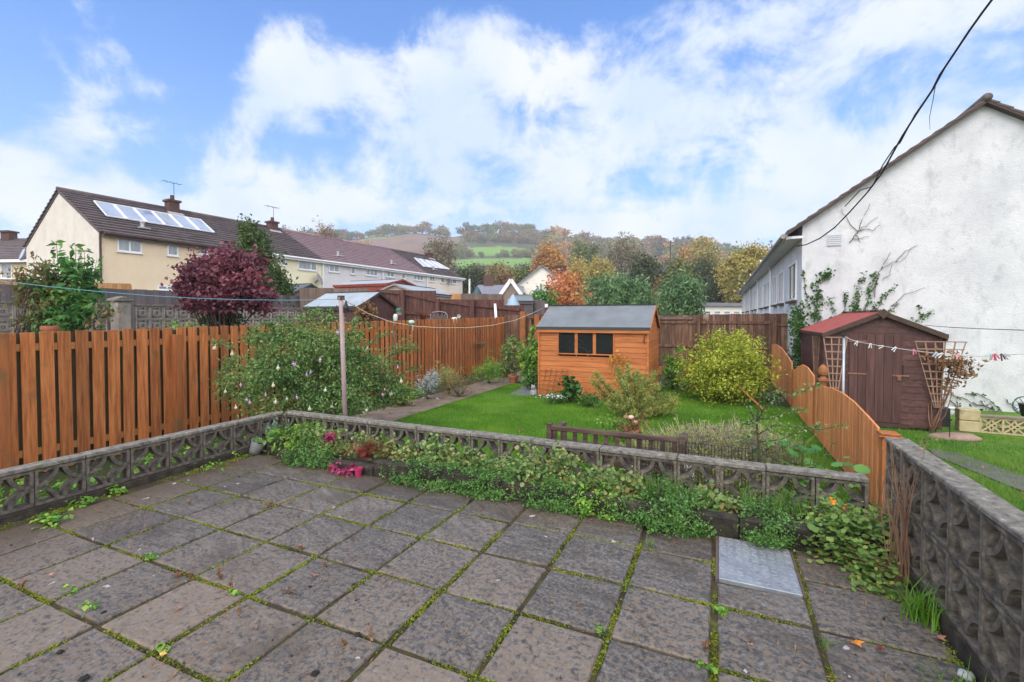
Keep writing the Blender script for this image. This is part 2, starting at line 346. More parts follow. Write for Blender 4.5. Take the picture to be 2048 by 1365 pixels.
def rendermat(name,c0,c1,stain,sscale=.7,streak=.5,bsc=70,bstr=.5,dots=None):
    m,nt,b,out=nodes(name)
    tc=nt.nodes.new('ShaderNodeTexCoord').outputs['Object']
    n1=nd(nt,'TexNoise',{'Vector':tc,'Scale':1.1,'Detail':8,'Roughness':.65}).outputs[0]
    c=ramp(nt,nd(nt,'MapRange',{0:n1,1:.3,2:.7}).outputs[0],[(0,c0),(1,c1)])
    v=nd(nt,'Mapping',{'Vector':tc,'Scale':(1.6,1.6,.9)}).outputs[0]
    n2=nd(nt,'TexNoise',{'Vector':v,'Scale':sscale*2,'Detail':9,'Roughness':.72}).outputs[0]
    c=mixc(nt,nd(nt,'MapRange',{0:n2,1:.52,2:.75,4:streak}).outputs[0],c,stain)
    n3=nd(nt,'TexNoise',{'Vector':tc,'Scale':7.,'Detail':9,'Roughness':.75}).outputs[0]
    c=mixc(nt,nd(nt,'MapRange',{0:n3,1:.60,2:.70,4:streak*.9}).outputs[0],c,tuple(x*.8 for x in stain))
    nt.links.new(c,b.inputs['Base Color']); b.inputs['Roughness'].default_value=.9; b.inputs['Specular IOR Level'].default_value=.2
    n4=nd(nt,'TexNoise',{'Vector':tc,'Scale':bsc,'Detail':4,'Roughness':.6}).outputs[0]
    n5=nd(nt,'TexNoise',{'Vector':tc,'Scale':bsc*.12,'Detail':4,'Roughness':.6}).outputs[0]
    nt.links.new(nd(nt,'Bump',{'Height':math_(nt,'ADD',n4,n5),'Strength':bstr,'Distance':.02}).outputs[0],b.inputs['Normal'])
    return m
M['white_render']=rendermat('white_painted_roughcast',(.52,.53,.55),(.71,.715,.72),(.33,.34,.36),1.1,.8,38,.7)
M['white_facade']=rendermat('white_painted_facade',(.70,.71,.73),(.80,.81,.82),(.5,.48,.45),.7,.3)
M['cream_render']=rendermat('cream_render',(.76,.60,.41),(.82,.67,.47),(.68,.50,.32),.7,.2)
M['pale_yellow_render']=rendermat('pale_yellow_render',(.80,.73,.50),(.84,.78,.56),(.55,.47,.30),.7,.2)
M['gable_render']=rendermat('stained_gable_render',(.62,.56,.49),(.72,.66,.58),(.40,.34,.28),.5,.5)
M['grey_render']=rendermat('grey_white_render',(.64,.62,.61),(.72,.70,.69),(.52,.5,.48),.7,.3)
M['pink_render']=rendermat('pinkish_cream_render',(.76,.67,.57),(.80,.72,.62),(.5,.4,.33),.7,.25)
M['cream_house']=rendermat('cream_house_wall',(.74,.70,.60),(.80,.76,.66),(.6,.55,.45),.7,.2)
M['brownwall']=rendermat('brown_pebbledash',(.20,.15,.12),(.27,.21,.17),(.13,.1,.08),.7,.3)
def roofmat(name,c,d,moss):
    m,nt,b,out=nodes(name); tc=nt.nodes.new('ShaderNodeTexCoord').outputs['Object']
    sx=nd(nt,'SeparateXYZ',{0:tc})
    n=nd(nt,'TexNoise',{'Vector':tc,'Scale':2.2,'Detail':8,'Roughness':.7}).outputs[0]
    w=math_(nt,'PINGPONG',sx.outputs[0],.15)
    br=nd(nt,'TexWhiteNoise',{'Vector':nd(nt,'CombineXYZ',{0:math_(nt,'FLOOR',math_(nt,'MULTIPLY',sx.outputs[0],3.33)),1:0.,2:math_(nt,'FLOOR',math_(nt,'MULTIPLY',sx.outputs[2],6.))}).outputs[0]},noise_dimensions='3D').outputs[0]
    f=math_(nt,'ADD',math_(nt,'MULTIPLY',nd(nt,'MapRange',{0:n,1:.3,2:.7}).outputs[0],.6),math_(nt,'MULTIPLY',br,.4))
    col=ramp(nt,f,[(0,d),(1,c)])
    n2=nd(nt,'TexNoise',{'Vector':tc,'Scale':6.,'Detail':6,'Roughness':.7}).outputs[0]
    col=mixc(nt,nd(nt,'MapRange',{0:n2,1:.58,2:.68,4:.6}).outputs[0],col,moss)
    nt.links.new(col,b.inputs['Base Color']); b.inputs['Roughness'].default_value=.65; b.inputs['Specular IOR Level'].default_value=.4
    nt.links.new(nd(nt,'Bump',{'Height':w,'Strength':.35,'Distance':.2}).outputs[0],b.inputs['Normal'])
    return m
M['roof_dark']=roofmat('dark_brown_roof_tiles',(.15,.115,.11),(.06,.045,.043),(.15,.115,.085))
M['roof_purple']=roofmat('purple_brown_roof_tiles',(.31,.22,.23),(.20,.13,.138),(.19,.145,.13))
M['roof_slate']=roofmat('grey_slate_roof',(.22,.22,.25),(.16,.16,.185),(.2,.2,.22))
M['solar']=mat('solar_panel_glass',[(.07,.09,.17),(.33,.36,.41),(.38,.41,.46),(.42,.45,.50)],.45,(1,1,1),.12,0,spec=.8)  # dark patches in the colour stand in for reflections
M['winglass']=mat('window_glass_with_curtains',[(.16,.20,.22),(.34,.37,.38)],2.2,(3,3,.4),.12,0,spec=.7)
M['winglass_dark']=mat('dark_window_glass',[(.03,.04,.045),(.10,.12,.13)],2,(1,1,1),.08,0,spec=.7)
def glassmat():
    m,nt,b,out=nodes('thin_dusty_glass'); t=nd(nt,'BsdfTransparent',{'Color':(.62,.66,.66,1)})
    b.inputs['Base Color'].default_value=(.03,.035,.035,1); b.inputs['Roughness'].default_value=.08; b.inputs['Specular IOR Level'].default_value=.6
    mx=nd(nt,'MixShader',{0:.45,1:t.outputs[0],2:b.outputs[0]}); nt.links.new(mx.outputs[0],out.inputs[0]); return m
M['glass']=glassmat()
M['lawn']=mat('lawn_green',[(.06,.15,.010),(.10,.23,.015),(.15,.28,.03)],2.2,(1,1,1),.85,.6,90,dist=.03)
M['grass']=leafmat('grass_blades',[(.06,.15,.01),(.10,.25,.015),(.16,.34,.025),(.26,.38,.05)],1.3,.35,.6,.6)
M['grass2']=leafmat('olive_grass_blades',[(.060,.156,.014),(.096,.240,.024),(.180,.288,.042),(.264,.228,.060)],1.1,.35,.6,.6)
M['path']=mat('damp_concrete_path',[(.10,.075,.052),(.17,.13,.095),(.22,.18,.135)],4,(1,1,1),.7,.3,60,contrast=(.3,.7),stain=((.09,.07,.035),2.3,.55,.6))
M['pathdark']=mat('dark_paving',[(.07,.068,.066),(.13,.125,.12)],5,(1,1,1),.6,.3,50)
M['stone']=mat('grey_stone',[(.11,.11,.115),(.2,.2,.2)],6,(1,1,1),.7,.4,40)
M['greenground']=mat('weedy_ground',[(.018,.020,.008),(.035,.05,.012),(.07,.085,.02)],12,(1,1,1),.95,.6,60,dist=.03)
# leaves
L={}
L['fuchsia']=leafmat('fuchsia_leaf',[(.039,.085,.026),(.091,.182,.052),(.169,.299,.085),(.260,.390,.130),(.351,.325,.104)],1.6)
L['laurel']=leafmat('laurel_leaf',[(.028,.098,.021),(.063,.196,.042),(.126,.308,.070),(.308,.336,.056)],2.5)
L['bronze']=leafmat('bronze_leaf',[(.07,.14,.035),(.12,.20,.05),(.24,.17,.07),(.32,.20,.11),(.10,.20,.045)],3)
L['maroon']=leafmat('maroon_leaf',[(.05,.015,.025),(.11,.03,.045),(.19,.055,.08),(.26,.09,.12),(.48,.09,.07)],1.0,.25,.5,.5)
L['holly']=leafmat('dark_tree_leaf',[(.022,.045,.014),(.050,.099,.022),(.099,.169,.040),(.169,.198,.060)],1.4)
L['cypress']=leafmat('cypress_frond',[(.049,.111,.039),(.098,.195,.072),(.163,.286,.111),(.260,.377,.156)],.8,.2)
L['redtree']=leafmat('red_autumn_leaf',[(.42,.09,.05),(.62,.16,.08),(.70,.28,.10),(.60,.36,.14),(.20,.22,.06)],.8,.35,.5,.5)
L['yellowshrub']=leafmat('yellow_variegated_leaf',[(.08,.13,.015),(.24,.32,.03),(.52,.56,.06),(.66,.68,.14)],2.2,.35,.5,.3)
L['euph']=leafmat('feathery_leaf',[(.102,.131,.032),(.232,.275,.065),(.392,.435,.109),(.362,.246,.102)],2.5)
L['silver']=leafmat('silver_leaf',[(.22,.26,.24),(.36,.41,.39),(.5,.54,.52)],4,.2)
L['mat']=leafmat('creeping_mat_leaf',[(.037,.100,.020),(.075,.188,.037),(.138,.288,.062),(.213,.362,.100)],5,.3,.5,.35)
L['geranium']=leafmat('geranium_leaf',[(.05,.11,.025),(.11,.20,.05),(.18,.29,.08),(.26,.35,.12),(.36,.30,.09),(.30,.16,.06)],3.5)
L['weed']=leafmat('weed_leaf',[(.049,.140,.020),(.112,.280,.035),(.238,.420,.056),(.420,.476,.070)],4)
L['nast']=leafmat('nasturtium_leaf',[(.07,.14,.03),(.13,.24,.05),(.22,.33,.07),(.36,.37,.09)],4)
L['brown']=leafmat('brown_dry_leaf',[(.117,.058,.033),(.221,.117,.058),(.364,.208,.091),(.195,.169,.052)],4)
L['lav']=leafmat('lavender_stalk',[(.170,.221,.085),(.289,.323,.102),(.408,.408,.136),(.204,.153,.187)],2.5)
L['pink']=leafmat('pink_sedum_leaf',[(.20,.02,.06),(.36,.04,.12),(.52,.13,.24)],8)
L['ivy']=leafmat('ivy_leaf',[(.019,.065,.016),(.052,.143,.026),(.117,.234,.052)],6)
L['white']=leafmat('white_petal',[(.6,.6,.58),(.8,.8,.78)],6)
L['creamp']=leafmat('cream_petal',[(.66,.62,.42),(.8,.78,.62)],6)
L['purplep']=leafmat('purple_petal',[(.38,.16,.48),(.60,.32,.62),(.72,.50,.62)],6)
L['greygreen']=leafmat('grey_green_succulent',[(.14,.24,.19),(.22,.33,.27)],6)
L['moss']=leafmat('moss_tuft',[(.081,.081,.016),(.149,.189,.019),(.270,.324,.027),(.162,.121,.041)],2.5,.3,.9,.6)
L['rust']=leafmat('rusty_stem',[(.13,.035,.018),(.22,.07,.03)],6)

L['broad']=leafmat('broad_green_leaf',[(.04,.12,.025),(.08,.20,.04),(.14,.28,.06)],4)
# ---------------- world, sun ----------------
SUN_EL=R(45); SUN_AZ=R(-92)      # direction towards the sun, in world x,y
def world():
    w=bpy.data.worlds.new('World'); sc.world=w; w.use_nodes=True; nt=w.node_tree; nt.nodes.clear()
    out=nt.nodes.new('ShaderNodeOutputWorld'); bg=nt.nodes.new('ShaderNodeBackground'); nt.links.new(bg.outputs[0],out.inputs[0])
    sky=nt.nodes.new('ShaderNodeTexSky'); sky.sky_type='NISHITA'; sky.sun_disc=False; sky.sun_elevation=SUN_EL
    sky.sun_rotation=PI/2-SUN_AZ; sky.air_density=1.0; sky.dust_density=.3; sky.ozone_density=3.
    d=nt.nodes.new('ShaderNodeTexCoord').outputs['Generated']
    s=nd(nt,'SeparateXYZ',{0:d}); z=math_(nt,'MAXIMUM',s.outputs[2],0.)
    k=math_(nt,'DIVIDE',1.,math_(nt,'ADD',z,.16))
    p=nd(nt,'CombineXYZ',{0:math_(nt,'MULTIPLY',s.outputs[0],k),1:math_(nt,'MULTIPLY',s.outputs[1],k),2:0.}).outputs[0]
    pr=nd(nt,'VectorRotate',{'Vector':p,'Angle':-YAW},rotation_type='Z_AXIS').outputs[0]
    ps=nd(nt,'Mapping',{'Vector':pr,'Scale':(.85,1.15,1),'Location':(3.1,1.7,0)}).outputs[0]
    n1=nd(nt,'TexNoise',{'Vector':ps,'Scale':1.7,'Detail':10,'Roughness':.56,'Distortion':.25}).outputs[0]
    n2=nd(nt,'TexNoise',{'Vector':d,'Scale':6.5,'Detail':11,'Roughness':.64,'Distortion':.3}).outputs[0]
    # coverage: soft banks of cloud placed by direction
    banks=[(600,110,.12,.20),(640,130,.1,.14),(930,200,.16,.16),(1010,280,.24,.20),(560,330,.18,.09),(330,370,.2,.08),(860,380,.33,.17),(1200,400,.30,.08),
           (1480,300,.28,.19),(1750,130,.30,.13),(1950,80,.4,.15),(1650,330,.3,.18),(880,10,.12,.10),(160,170,.09,.13),(280,190,.07,.10),(40,370,.12,.12),(210,20,.07,.08),(1350,190,.17,.06),(2200,200,.7,.10),(760,260,.13,.09)]
    cov=None
    for u,v,rad,a in banks:
        q=ray(u,v).normalized(); dt=nd(nt,'VectorMath',{0:d,1:q},operation='DOT_PRODUCT').outputs[1]
        f=nd(nt,'MapRange',{0:dt,1:math.cos(rad*1.25),2:math.cos(rad*.15),3:0.,4:a},interpolation_type='SMOOTHSTEP').outputs[0]
        cov=f if cov is None else math_(nt,'ADD',cov,f)
    hz=nd(nt,'MapRange',{0:s.outputs[2],1:.36,2:.02,3:0.,4:.29},interpolation_type='SMOOTHSTEP').outputs[0]
    top=nd(nt,'MapRange',{0:s.outputs[2],1:.36,2:.62,3:0.,4:-.16}).outputs[0]
    cov=math_(nt,'ADD',cov,top)
    cov=math_(nt,'MINIMUM',math_(nt,'ADD',cov,hz),.34)
    nn=math_(nt,'ADD',math_(nt,'MULTIPLY',n1,.7),math_(nt,'SUBTRACT',math_(nt,'MULTIPLY',n2,1.0),.35))
    f=nd(nt,'MapRange',{0:math_(nt,'ADD',nn,cov),1:.625,2:.89,4:.93},interpolation_type='SMOOTHSTEP').outputs[0]
    # cloud tone: white with soft blue-grey bellies
    n3=nd(nt,'TexNoise',{'Vector':nd(nt,'VectorMath',{0:d,1:(.02,.02,.05)},operation='ADD').outputs[0],'Scale':4.2,'Detail':7,'Roughness':.55}).outputs[0]
    cc=ramp(nt,nd(nt,'MapRange',{0:n3,1:.35,2:.65}).outputs[0],[(0,(.45,.54,.70)),(.5,(.55,.60,.69)),(1,(.63,.65,.68))])
    # the sky texture is physically bright: 0.1 of it, as the clear air between the clouds
    sk=nd(nt,'VectorMath',{0:sky.outputs[0],'Scale':.1},operation='SCALE').outputs[0]
    hs=nd(nt,'HueSaturation',{'Color':sk,'Saturation':1.3,'Value':SKYV}).outputs[0]
    hs=mixc(nt,1.,hs,(.78,.90,1.08),'MULTIPLY')
    hs=mixc(nt,.22,hs,(.20,.36,.74))
    hz2=nd(nt,'MapRange',{0:s.outputs[2],1:.55,2:.0,3:0.,4:.6},interpolation_type='SMOOTHSTEP').outputs[0]
    hs=mixc(nt,hz2,hs,(.27,.43,.74))
    c=mixc(nt,f,hs,cc)
    # unseen sky overhead and behind the camera: added fill, brighter and warmer
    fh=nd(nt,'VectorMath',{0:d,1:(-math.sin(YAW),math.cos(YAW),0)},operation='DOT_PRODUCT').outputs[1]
    br=nd(nt,'MapRange',{0:fh,1:.55,2:-.1,3:1.,4:REAR_FILL},interpolation_type='SMOOTHSTEP').outputs[0]
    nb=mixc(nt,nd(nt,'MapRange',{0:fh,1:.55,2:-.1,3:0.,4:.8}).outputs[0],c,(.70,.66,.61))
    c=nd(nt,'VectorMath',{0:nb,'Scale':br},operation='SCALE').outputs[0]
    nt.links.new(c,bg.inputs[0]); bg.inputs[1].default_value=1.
SKYV=1.5; REAR_FILL=2.45
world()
sun=bpy.data.lights.new('sun','SUN'); sun.energy=1.1; sun.angle=R(35); sun.color=(1,.93,.82)
so=bpy.data.objects.new('sun',sun); COL.objects.link(so)
sd=Vector((math.cos(SUN_AZ)*math.cos(SUN_EL),math.sin(SUN_AZ)*math.cos(SUN_EL),math.sin(SUN_EL)))
so.rotation_euler=sd.to_track_quat('Z','Y').to_euler()
sc.view_settings.view_transform='Standard'; sc.view_settings.look='None'; sc.view_settings.exposure=.68
sc.cycles.use_denoising=True; sc.cycles.max_bounces=6; sc.cycles.transparent_max_bounces=12; sc.cycles.volume_bounces=1
sc.cycles.diffuse_bounces=3
# ---------------- terrain ----------------
ZL=-.28; ZR=-.45; ZN=-.2
# skyline of the hill: image column -> elevation row of the land, read at 450 m
SK=[(-1400,560),(-400,500),(0,488),(560,480),(620,478),(700,478),(760,472),(830,466),(900,474),(960,466),(1040,466),(1100,476),(1180,486),(1300,492),(1400,494),(1460,502),(1540,520),(1700,540),(2400,580),(4000,600)]
def skyv(u):
    for (a,va),(b,vb) in zip(SK,SK[1:]):
        if u<=b: 
            t=(u-a)/(b-a); t=t*t*(3-2*t); return va+(vb-va)*max(0,t)
    return 600
def hz_(r,phi):
    """height of the land at distance r, angle phi to the view axis"""
    phi=max(-1.15,min(1.15,phi)); u=1024+FX*math.tan(phi)
    S=1.5+(636-skyv(u))/FX*math.cos(phi)*450
    base=.6 if phi<-.1 else (0. if phi>.15 else .6-.6*(phi+.1)/.25)
    base*=min(1,max(0,(r-16)/20)); 
    if r<26: base-=.9*(1-max(0,(r-16)/10) if r>16 else 1)
    t=(r-150)/300
    if t<=0: return base+max(0,(r-60)/90)*1.5
    if t<1: return base+1.5+(S-base-1.5)*(t**1.12)
    return S-(r-450)*.02+6*math.sin(r*.01)
def land(p):
    x=p.x*math.cos(-YAW)-p.y*math.sin(-YAW); y=p.x*math.sin(-YAW)+p.y*math.cos(-YAW)
    return hz_(math.hypot(x,y),math.atan2(x,y))
def onhill(u,v):                    # where the sight line through (u,v) meets the hill
    phi=math.atan((u-1024)/FX); e=(636-v)/FX*math.cos(phi); lo=150;
    r=150
    while r<448:
        if (hz_(r,phi)-1.5)/r>=e: break
        r+=2
    a=phi; q=Vector((r*math.sin(a),r*math.cos(a),0)); q.rotate(Matrix.Rotation(YAW,3,'Z')); q.z=hz_(r,a); return q
def terrain():
    rs=[3,8,14,18,22,26,32,40,50,62,78,95,115,135,150]+[150+6*i for i in range(1,51)]+[470,500,550,620]
    na=200; V=[];
    for r in rs:
        for k in range(na+1):
            a=-PI+2*PI*k/na
            a=a*.35+ (a**3)/(PI**2)*.65   # finer around the view
            q=Vector((r*math.sin(a),r*math.cos(a),0)); q.rotate(Matrix.Rotation(YAW,3,'Z'))
            V.append((q.x,q.y,hz_(r,a)))
    F=[];mi=[]
    heath=[(575,478),(700,474),(880,466),(925,476),(905,500),(860,516),(740,510),(600,520),(560,520)]
    f1=[(925,496),(1000,494),(1075,500),(1066,514),(960,512),(920,508)]
    f2=[(880,519),(960,519),(1068,516),(1072,532),(1000,544),(870,556),(560,560),(520,530)]
    f3=[(600,474),(760,471),(830,470),(760,478),(620,482)]
    for i in range(len(rs)-1):
        for k in range(na):
            F.append((i*(na+1)+k,i*(na+1)+k+1,(i+1)*(na+1)+k+1,(i+1)*(na+1)+k))
            q=[Vector(V[j]) for j in F[-1]]; c=sum(q,Vector())/4-CAM
            x=c.dot(CR); y=c.dot(Vector((-math.sin(YAW),math.cos(YAW),0)))
            m=0
            if y>100 and rs[i]<452:
                u=1024+FX*x/y; v=636-FX*c.z/y; U=np.array([u]);VV=np.array([v])
                if inpoly(U,VV,f1)[0] or inpoly(U,VV,f2)[0] or inpoly(U,VV,f3)[0]: m=1
                elif inpoly(U,VV,heath)[0]: m=2
            mi.append(m)
    me=bpy.data.meshes.new('hills'); me.from_pydata(V,[],F)
    for mt in (mat('woodland_floor',[(.03,.035,.015),(.06,.065,.025),(.09,.075,.035)],.05,(1,1,1),.95,0),
               mat('pasture',[(.10,.20,.03),(.15,.27,.045)],.02,(1,1,1),.95,0,stain=((.12,.15,.04),.03,.55,.5)),
               mat('bracken_heath',[(.10,.055,.045),(.17,.095,.075),(.13,.11,.05)],.04,(1,1,1),.95,0)): me.materials.append(mt)
    me.polygons.foreach_set('material_index',mi); me.polygons.foreach_set('use_smooth',[True]*len(F)); me.update()
    o=bpy.data.objects.new('hills',me); COL.objects.link(o); tag(o,kind='structure')
terrain()
def sheet(name,poly,z,mt,th=.3,kind='structure'):
    b=MB(); b.prism([(p[0],p[1]) for p in poly],z-th,z,'z'); o=b.build(name,mt,kind=kind)
    return o
# lawn, paths and neighbouring ground, each a few mm over the one below
sheet('garden_ground',[(-7.2,-3),(1.4,-3),(1.4,15.6),(-7.2,15.6)],ZL-.012,M['greenground'])
sheet('neighbour_ground',[(-12.4,-3),(-7.21,-3),(-7.21,15.6),(-12.4,15.6)],ZN,M['greenground'],.6)
sheet('neighbour_upper_ground',[(-30,-3),(-12.41,-3),(-12.41,21),(-30,24)],.75,M['greenground'],1.5)
sheet('neighbour_lawn',[(1.41,-3),(9,-3),(9,13),(1.41,13)],ZR,M['lawn'],.5)
LAWN=[(-5.03,4.2),(1.25,4.2),(1.3,10.2),(.9,10.7),(.6,14.6),(-1.1,14.6),(-1.3,9.85),(-3.75,9.8),(-4.3,10.1),(-4.6,11.2),(-5.03,11.6)]
sheet('lawn',LAWN,ZL,M['lawn'],.1)
sheet('garden_path',[(-6.0,3.2),(-5.08,3.2),(-5.08,11.8),(-4.7,12.6),(-4.4,14.6),(-6.0,14.6)],ZL+.012,M['path'],.1)
NP=[G(u,v,ZR+.004) for u,v in ((1858,900),(1915,908),(2048,955),(2200,1010),(2200,1055),(2048,986),(1930,938),(1868,912))]
sheet('neighbour_path',[(p.x,p.y) for p in NP],ZR+.02,M['pathdark'],.1)
def scatter(name,poly,z,n,h,w,mt,lean=.6,noise=.0,z0=None):
    xs=[p[0] for p in poly]; ys=[p[1] for p in poly]
    x=nr.uniform(min(xs),max(xs),n*2); y=nr.uniform(min(ys),max(ys),n*2)
    # denser near the camera, where single blades show
    keep=inpoly(x,y,poly)&(nr.rand(n*2)<np.clip(6.5/np.hypot(x,y),.35,1.)); x=x[keep][:n]; y=y[keep][:n]
    hh=h*(1+.35*np.sin(x*3.1+np.cos(y*2.3))*np.cos(y*2.7)); P=np.stack([x,y,np.full(len(x),z)],1)
    V,F=blades(P,1,w,lean); V=V.reshape(-1,3,3); V[:,2,2]=z+(V[:,2,2]-z)*hh; V[:,2,:2]=V[:,0,:2]+(V[:,2,:2]-V[:,0,:2])*h
    return np_obj(name,V.reshape(-1,3),F,mt,kind='stuff')
LAWN2=[(x+(.04 if x>-1 else -.05),y+(.05 if y>8 else -.03)) for x,y in LAWN]
scatter('lawn_grass',LAWN2,ZL,190000,.045,.007,M['grass'])
scatter('neighbour_grass',[(1.6,5.0),(9,3),(9,10.0),(1.6,10.2)],ZR,90000,.05,.008,M['grass2'])
# ---------------- patio -----------------
def patio():
    b=MB(); ys=[3.5,3.085,2.62,2.15,1.685,1.22,.75,.28,-.19]; P=.46
    xs=[.985,.445]+[-P*k-.005 for k in range(0,11)]
    for i in range(len(ys)-1):
        for j in range(len(xs)-1):
            x1,x0=xs[j],max(xs[j+1],-4.74); y1,y0=ys[i],ys[i+1]
            if x1-x0<.06: continue
            if j==1 and i==0: continue
            if j==1 and i==1: y1=2.875
            g=[.010+.008*rnd.random() for _ in range(4)]
            if j==2: g[1]+=.01
            X0,X1,Y0,Y1=x0+g[0],x1-g[1],y0+g[2],y1-g[3]
            # slightly uneven, worn edges
            n=7; zt=[rnd.uniform(-.006,.006) for _ in range(4)]
            def zz(s,t): return (zt[0]*(1-s)+zt[1]*s)*(1-t)+(zt[2]*(1-s)+zt[3]*s)*t
            rim=[]
            for k in range(n): rim.append((k/n,0))
            for k in range(n): rim.append((1,k/n))
            for k in range(n): rim.append((1-k/n,1))
            for k in range(n): rim.append((0,1-k/n))
            def pt(s,t,ins,dz,j_=0):
                x=X0+(X1-X0)*s; y=Y0+(Y1-Y0)*t; cx=(X0+X1)/2; cy=(Y0+Y1)/2
                x+=math.copysign(min(ins,abs(x-cx)),cx-x); y+=math.copysign(min(ins,abs(y-cy)),cy-y)
                return (x+rnd.uniform(-1,1)*j_,y+rnd.uniform(-1,1)*j_,zz(s,t)+dz)
            top=[pt(s,t,.007,0,.002) for s,t in rim]; mid=[pt(s,t,0,-.008,.0022) for s,t in rim]; bot=[(p[0],p[1],-.04) for p in mid]
            N=len(rim); vs=top+mid+bot; fs=[tuple(range(N))]
            for k in range(N):
                fs.append((k,N+k,N+(k+1)%N,(k+1)%N)); fs.append((N+k,2*N+k,2*N+(k+1)%N,N+(k+1)%N))
            b.add(vs,fs)
    o=b.build('patio',M['slab'],kind='structure')
    b=MB(); b.box(-4.93,1.12,-1.,4.11,-.6,-.014); b.build('patio_base',M['moss_bed'],kind='structure')
    # moss and small growth standing in the joints
    pts=[]
    def run(a0,a1,fix,ax,dens,wid):
        n=int(abs(a1-a0)*dens)
        for _ in range(n):
            t=rnd.uniform(a0,a1); k=math.sin(t*5.3+fix*9)*math.sin(t*2.1+fix*4)+.35*math.sin(t*17+fix)
            if rnd.random()>.30+.75*k: continue
            f=fix+rnd.gauss(0,wid); pts.append((t,f) if ax=='x' else (f,t))
    for y in ys[1:]: run(-4.7,.98,y,'x',1500,.009)
    for x in xs[1:-1]: run(-.1,3.45,x,'y',1600 if x<0 else 1100,.009)
    run(-.1,3.45,-.0,'y',1500,.010); run(-.1,3.2,.445,'y',900,.012)
    run(0,3.5,-4.72,'y',2500,.05); run(0,3.3,.97,'y',2200,.03)
    P=np.array([(x,y,-.012+abs(rnd.gauss(0,.006))) for x,y in pts]); V,F=leaves(P,.011,.6,.6,0)
    np_obj('joint_moss',V,F,L['moss'],kind='stuff')
patio()
# fallen needles, crumbs and little dead sprigs: too many to count
def litter():
    b=[]; 
    C=[(-3.9,1.9),(-2.4,1.6),(-2.2,1.3),(-1.9,2.2),(-.5,2.4),(-.35,1.55),(-.5,1.35),(.2,1.4),(-1.8,1.1),(-3.2,2.6),(-1.2,.95),(.6,2.0),(.7,3.0),(.8,2.3)]
    P=[]
    for cx,cy in C:
        n=rnd.randint(50,120)
        for _ in range(n): P.append((rnd.gauss(cx,.22),rnd.gauss(cy,.10),.006))
    for _ in range(800): P.append((rnd.uniform(-4.6,.95),rnd.uniform(.6,3.4),.006))
    P=np.array(P); P=P[(P[:,0]>-4.7)&(P[:,0]<.95)&(P[:,1]<3.42)]
    V,F=leaves(P,.034,.13,3.,0); np_obj('dry_litter',V,F,L['brown'],kind='stuff')
    P=np.array([(rnd.uniform(-4.5,.9),rnd.uniform(.6,3.4),.006) for _ in range(150)]); V,F=leaves(P,.012,.8,2.)
    np_obj('soil_crumbs',V,F,M['soil'],kind='stuff')
litter()
def lawn_leaves():
    P=np.array([(rnd.uniform(-5,1.2),4.3+rnd.random()*6,ZL+.035) for _ in range(90)]+[(rnd.uniform(1.6,6),5+rnd.random()*4.5,ZR+.04) for _ in range(50)]); V,F=leaves(P,.05,.7,1.5); np_obj('lawn_litter',V,F,L['brown'],kind='stuff')
lawn_leaves()
# ---------------- pierced block walls -------------------
def block_mesh(w,h,dep,mt,kind='fan',rt=.029,t=.024):
    b=MB(); g=.003
    b.box(g,w-g,0,dep,0+g,t); b.box(g,w-g,0,dep,h-t,h-g); b.box(g,t,0,dep,t,h-t); b.box(w-t,w-g,0,dep,t,h-t)
    if kind=='fan':
        for cx,cz,a in ((.004,.004,0),(w-.004,.004,90),(w-.004,h-.004,180),(.004,h-.004,270)):
            r=min(w,h)*.5+.004
            b.ring(cx,cz,r-rt,r,R(a+6),R(a+84),9,.004,dep-.004)
    elif kind=='square':
        q=w*.25; s=.042
        for (x0,x1,z0,z1) in ((q,w-q,q,q+s),(q,w-q,h-q-s,h-q),(q,q+s,q+s,h-q-s),(w-q-s,w-q,q+s,h-q-s),
                              (t,q,h*.62,h*.62+s),(w-q,w-t,h*.30,h*.30+s),(w*.30,w*.30+s,t,q),(w*.62,w*.62+s,h-q,h-t)):
            b.box(x0,x1,.006,dep-.006,z0,z1)
        b.box(q+.06,w-q-.06,.008,dep-.008,h*.47,h*.53)
    else:
        for cx,cz,a in ((0,0,0),(w,0,90),(w,h,180),(0,h,270)):
            b.ring(cx,cz,w*.5-.012,w*.5+.012,R(a+6),R(a+84),7,.006,dep-.006)
        b.bar((t*.6,dep/2,t*.6),(w-t*.6,dep/2,h-t*.6),dep-.02,.022,(0,0,1)); b.bar((t*.6,dep/2,h-t*.6),(w-t*.6,dep/2,t*.6),dep-.024,.022,(0,0,1))
    return b.mesh('block',mt)
def block_wall(root,x0,n,w,z0,h,rows,dep,me,mt_c,cop,copov=.01,start=0,cop_n=2,zcop=None):
    """blocks along local x"""
    for r_ in range(rows):
        for i in range(n):
            o=bpy.data.objects.new('block',me); COL.objects.link(o); o.parent=root
            o.location=(x0+i*w+rnd.uniform(-.001,.001),rnd.uniform(-.002,.002),z0+r_*h)
            o.rotation_euler=(rnd.uniform(-.004,.004),0,rnd.uniform(-.003,.003))
    L_=n*w; k=max(1,round(L_/(w*cop_n))); cl=L_/k; z=zcop or z0+rows*h
    for i in range(k):
        b=MB(); b.box(x0+i*cl+.003,x0+(i+1)*cl-.003,-copov,dep+copov,z+.001,z+cop)
        # worn uneven edge
        o=b.build('coping',mt_c,root,bevel=.005); o.location.z=rnd.uniform(-.002,.002)
bl=block_mesh(.32,.285,.1,M['block'])
fw=empty('garden_wall','low weathered screen-block wall with quarter-circle piercings along the front of the planted bed','garden wall',(-4.8,4.0,0))
block_wall(fw,.01,18,.3205,.045,.285,1,.1,bl,M['coping'],.034)
b=MB(); b.box(0,5.8,-.012,.112,-.5,.044); b.build('footing',M['kerb'],fw)
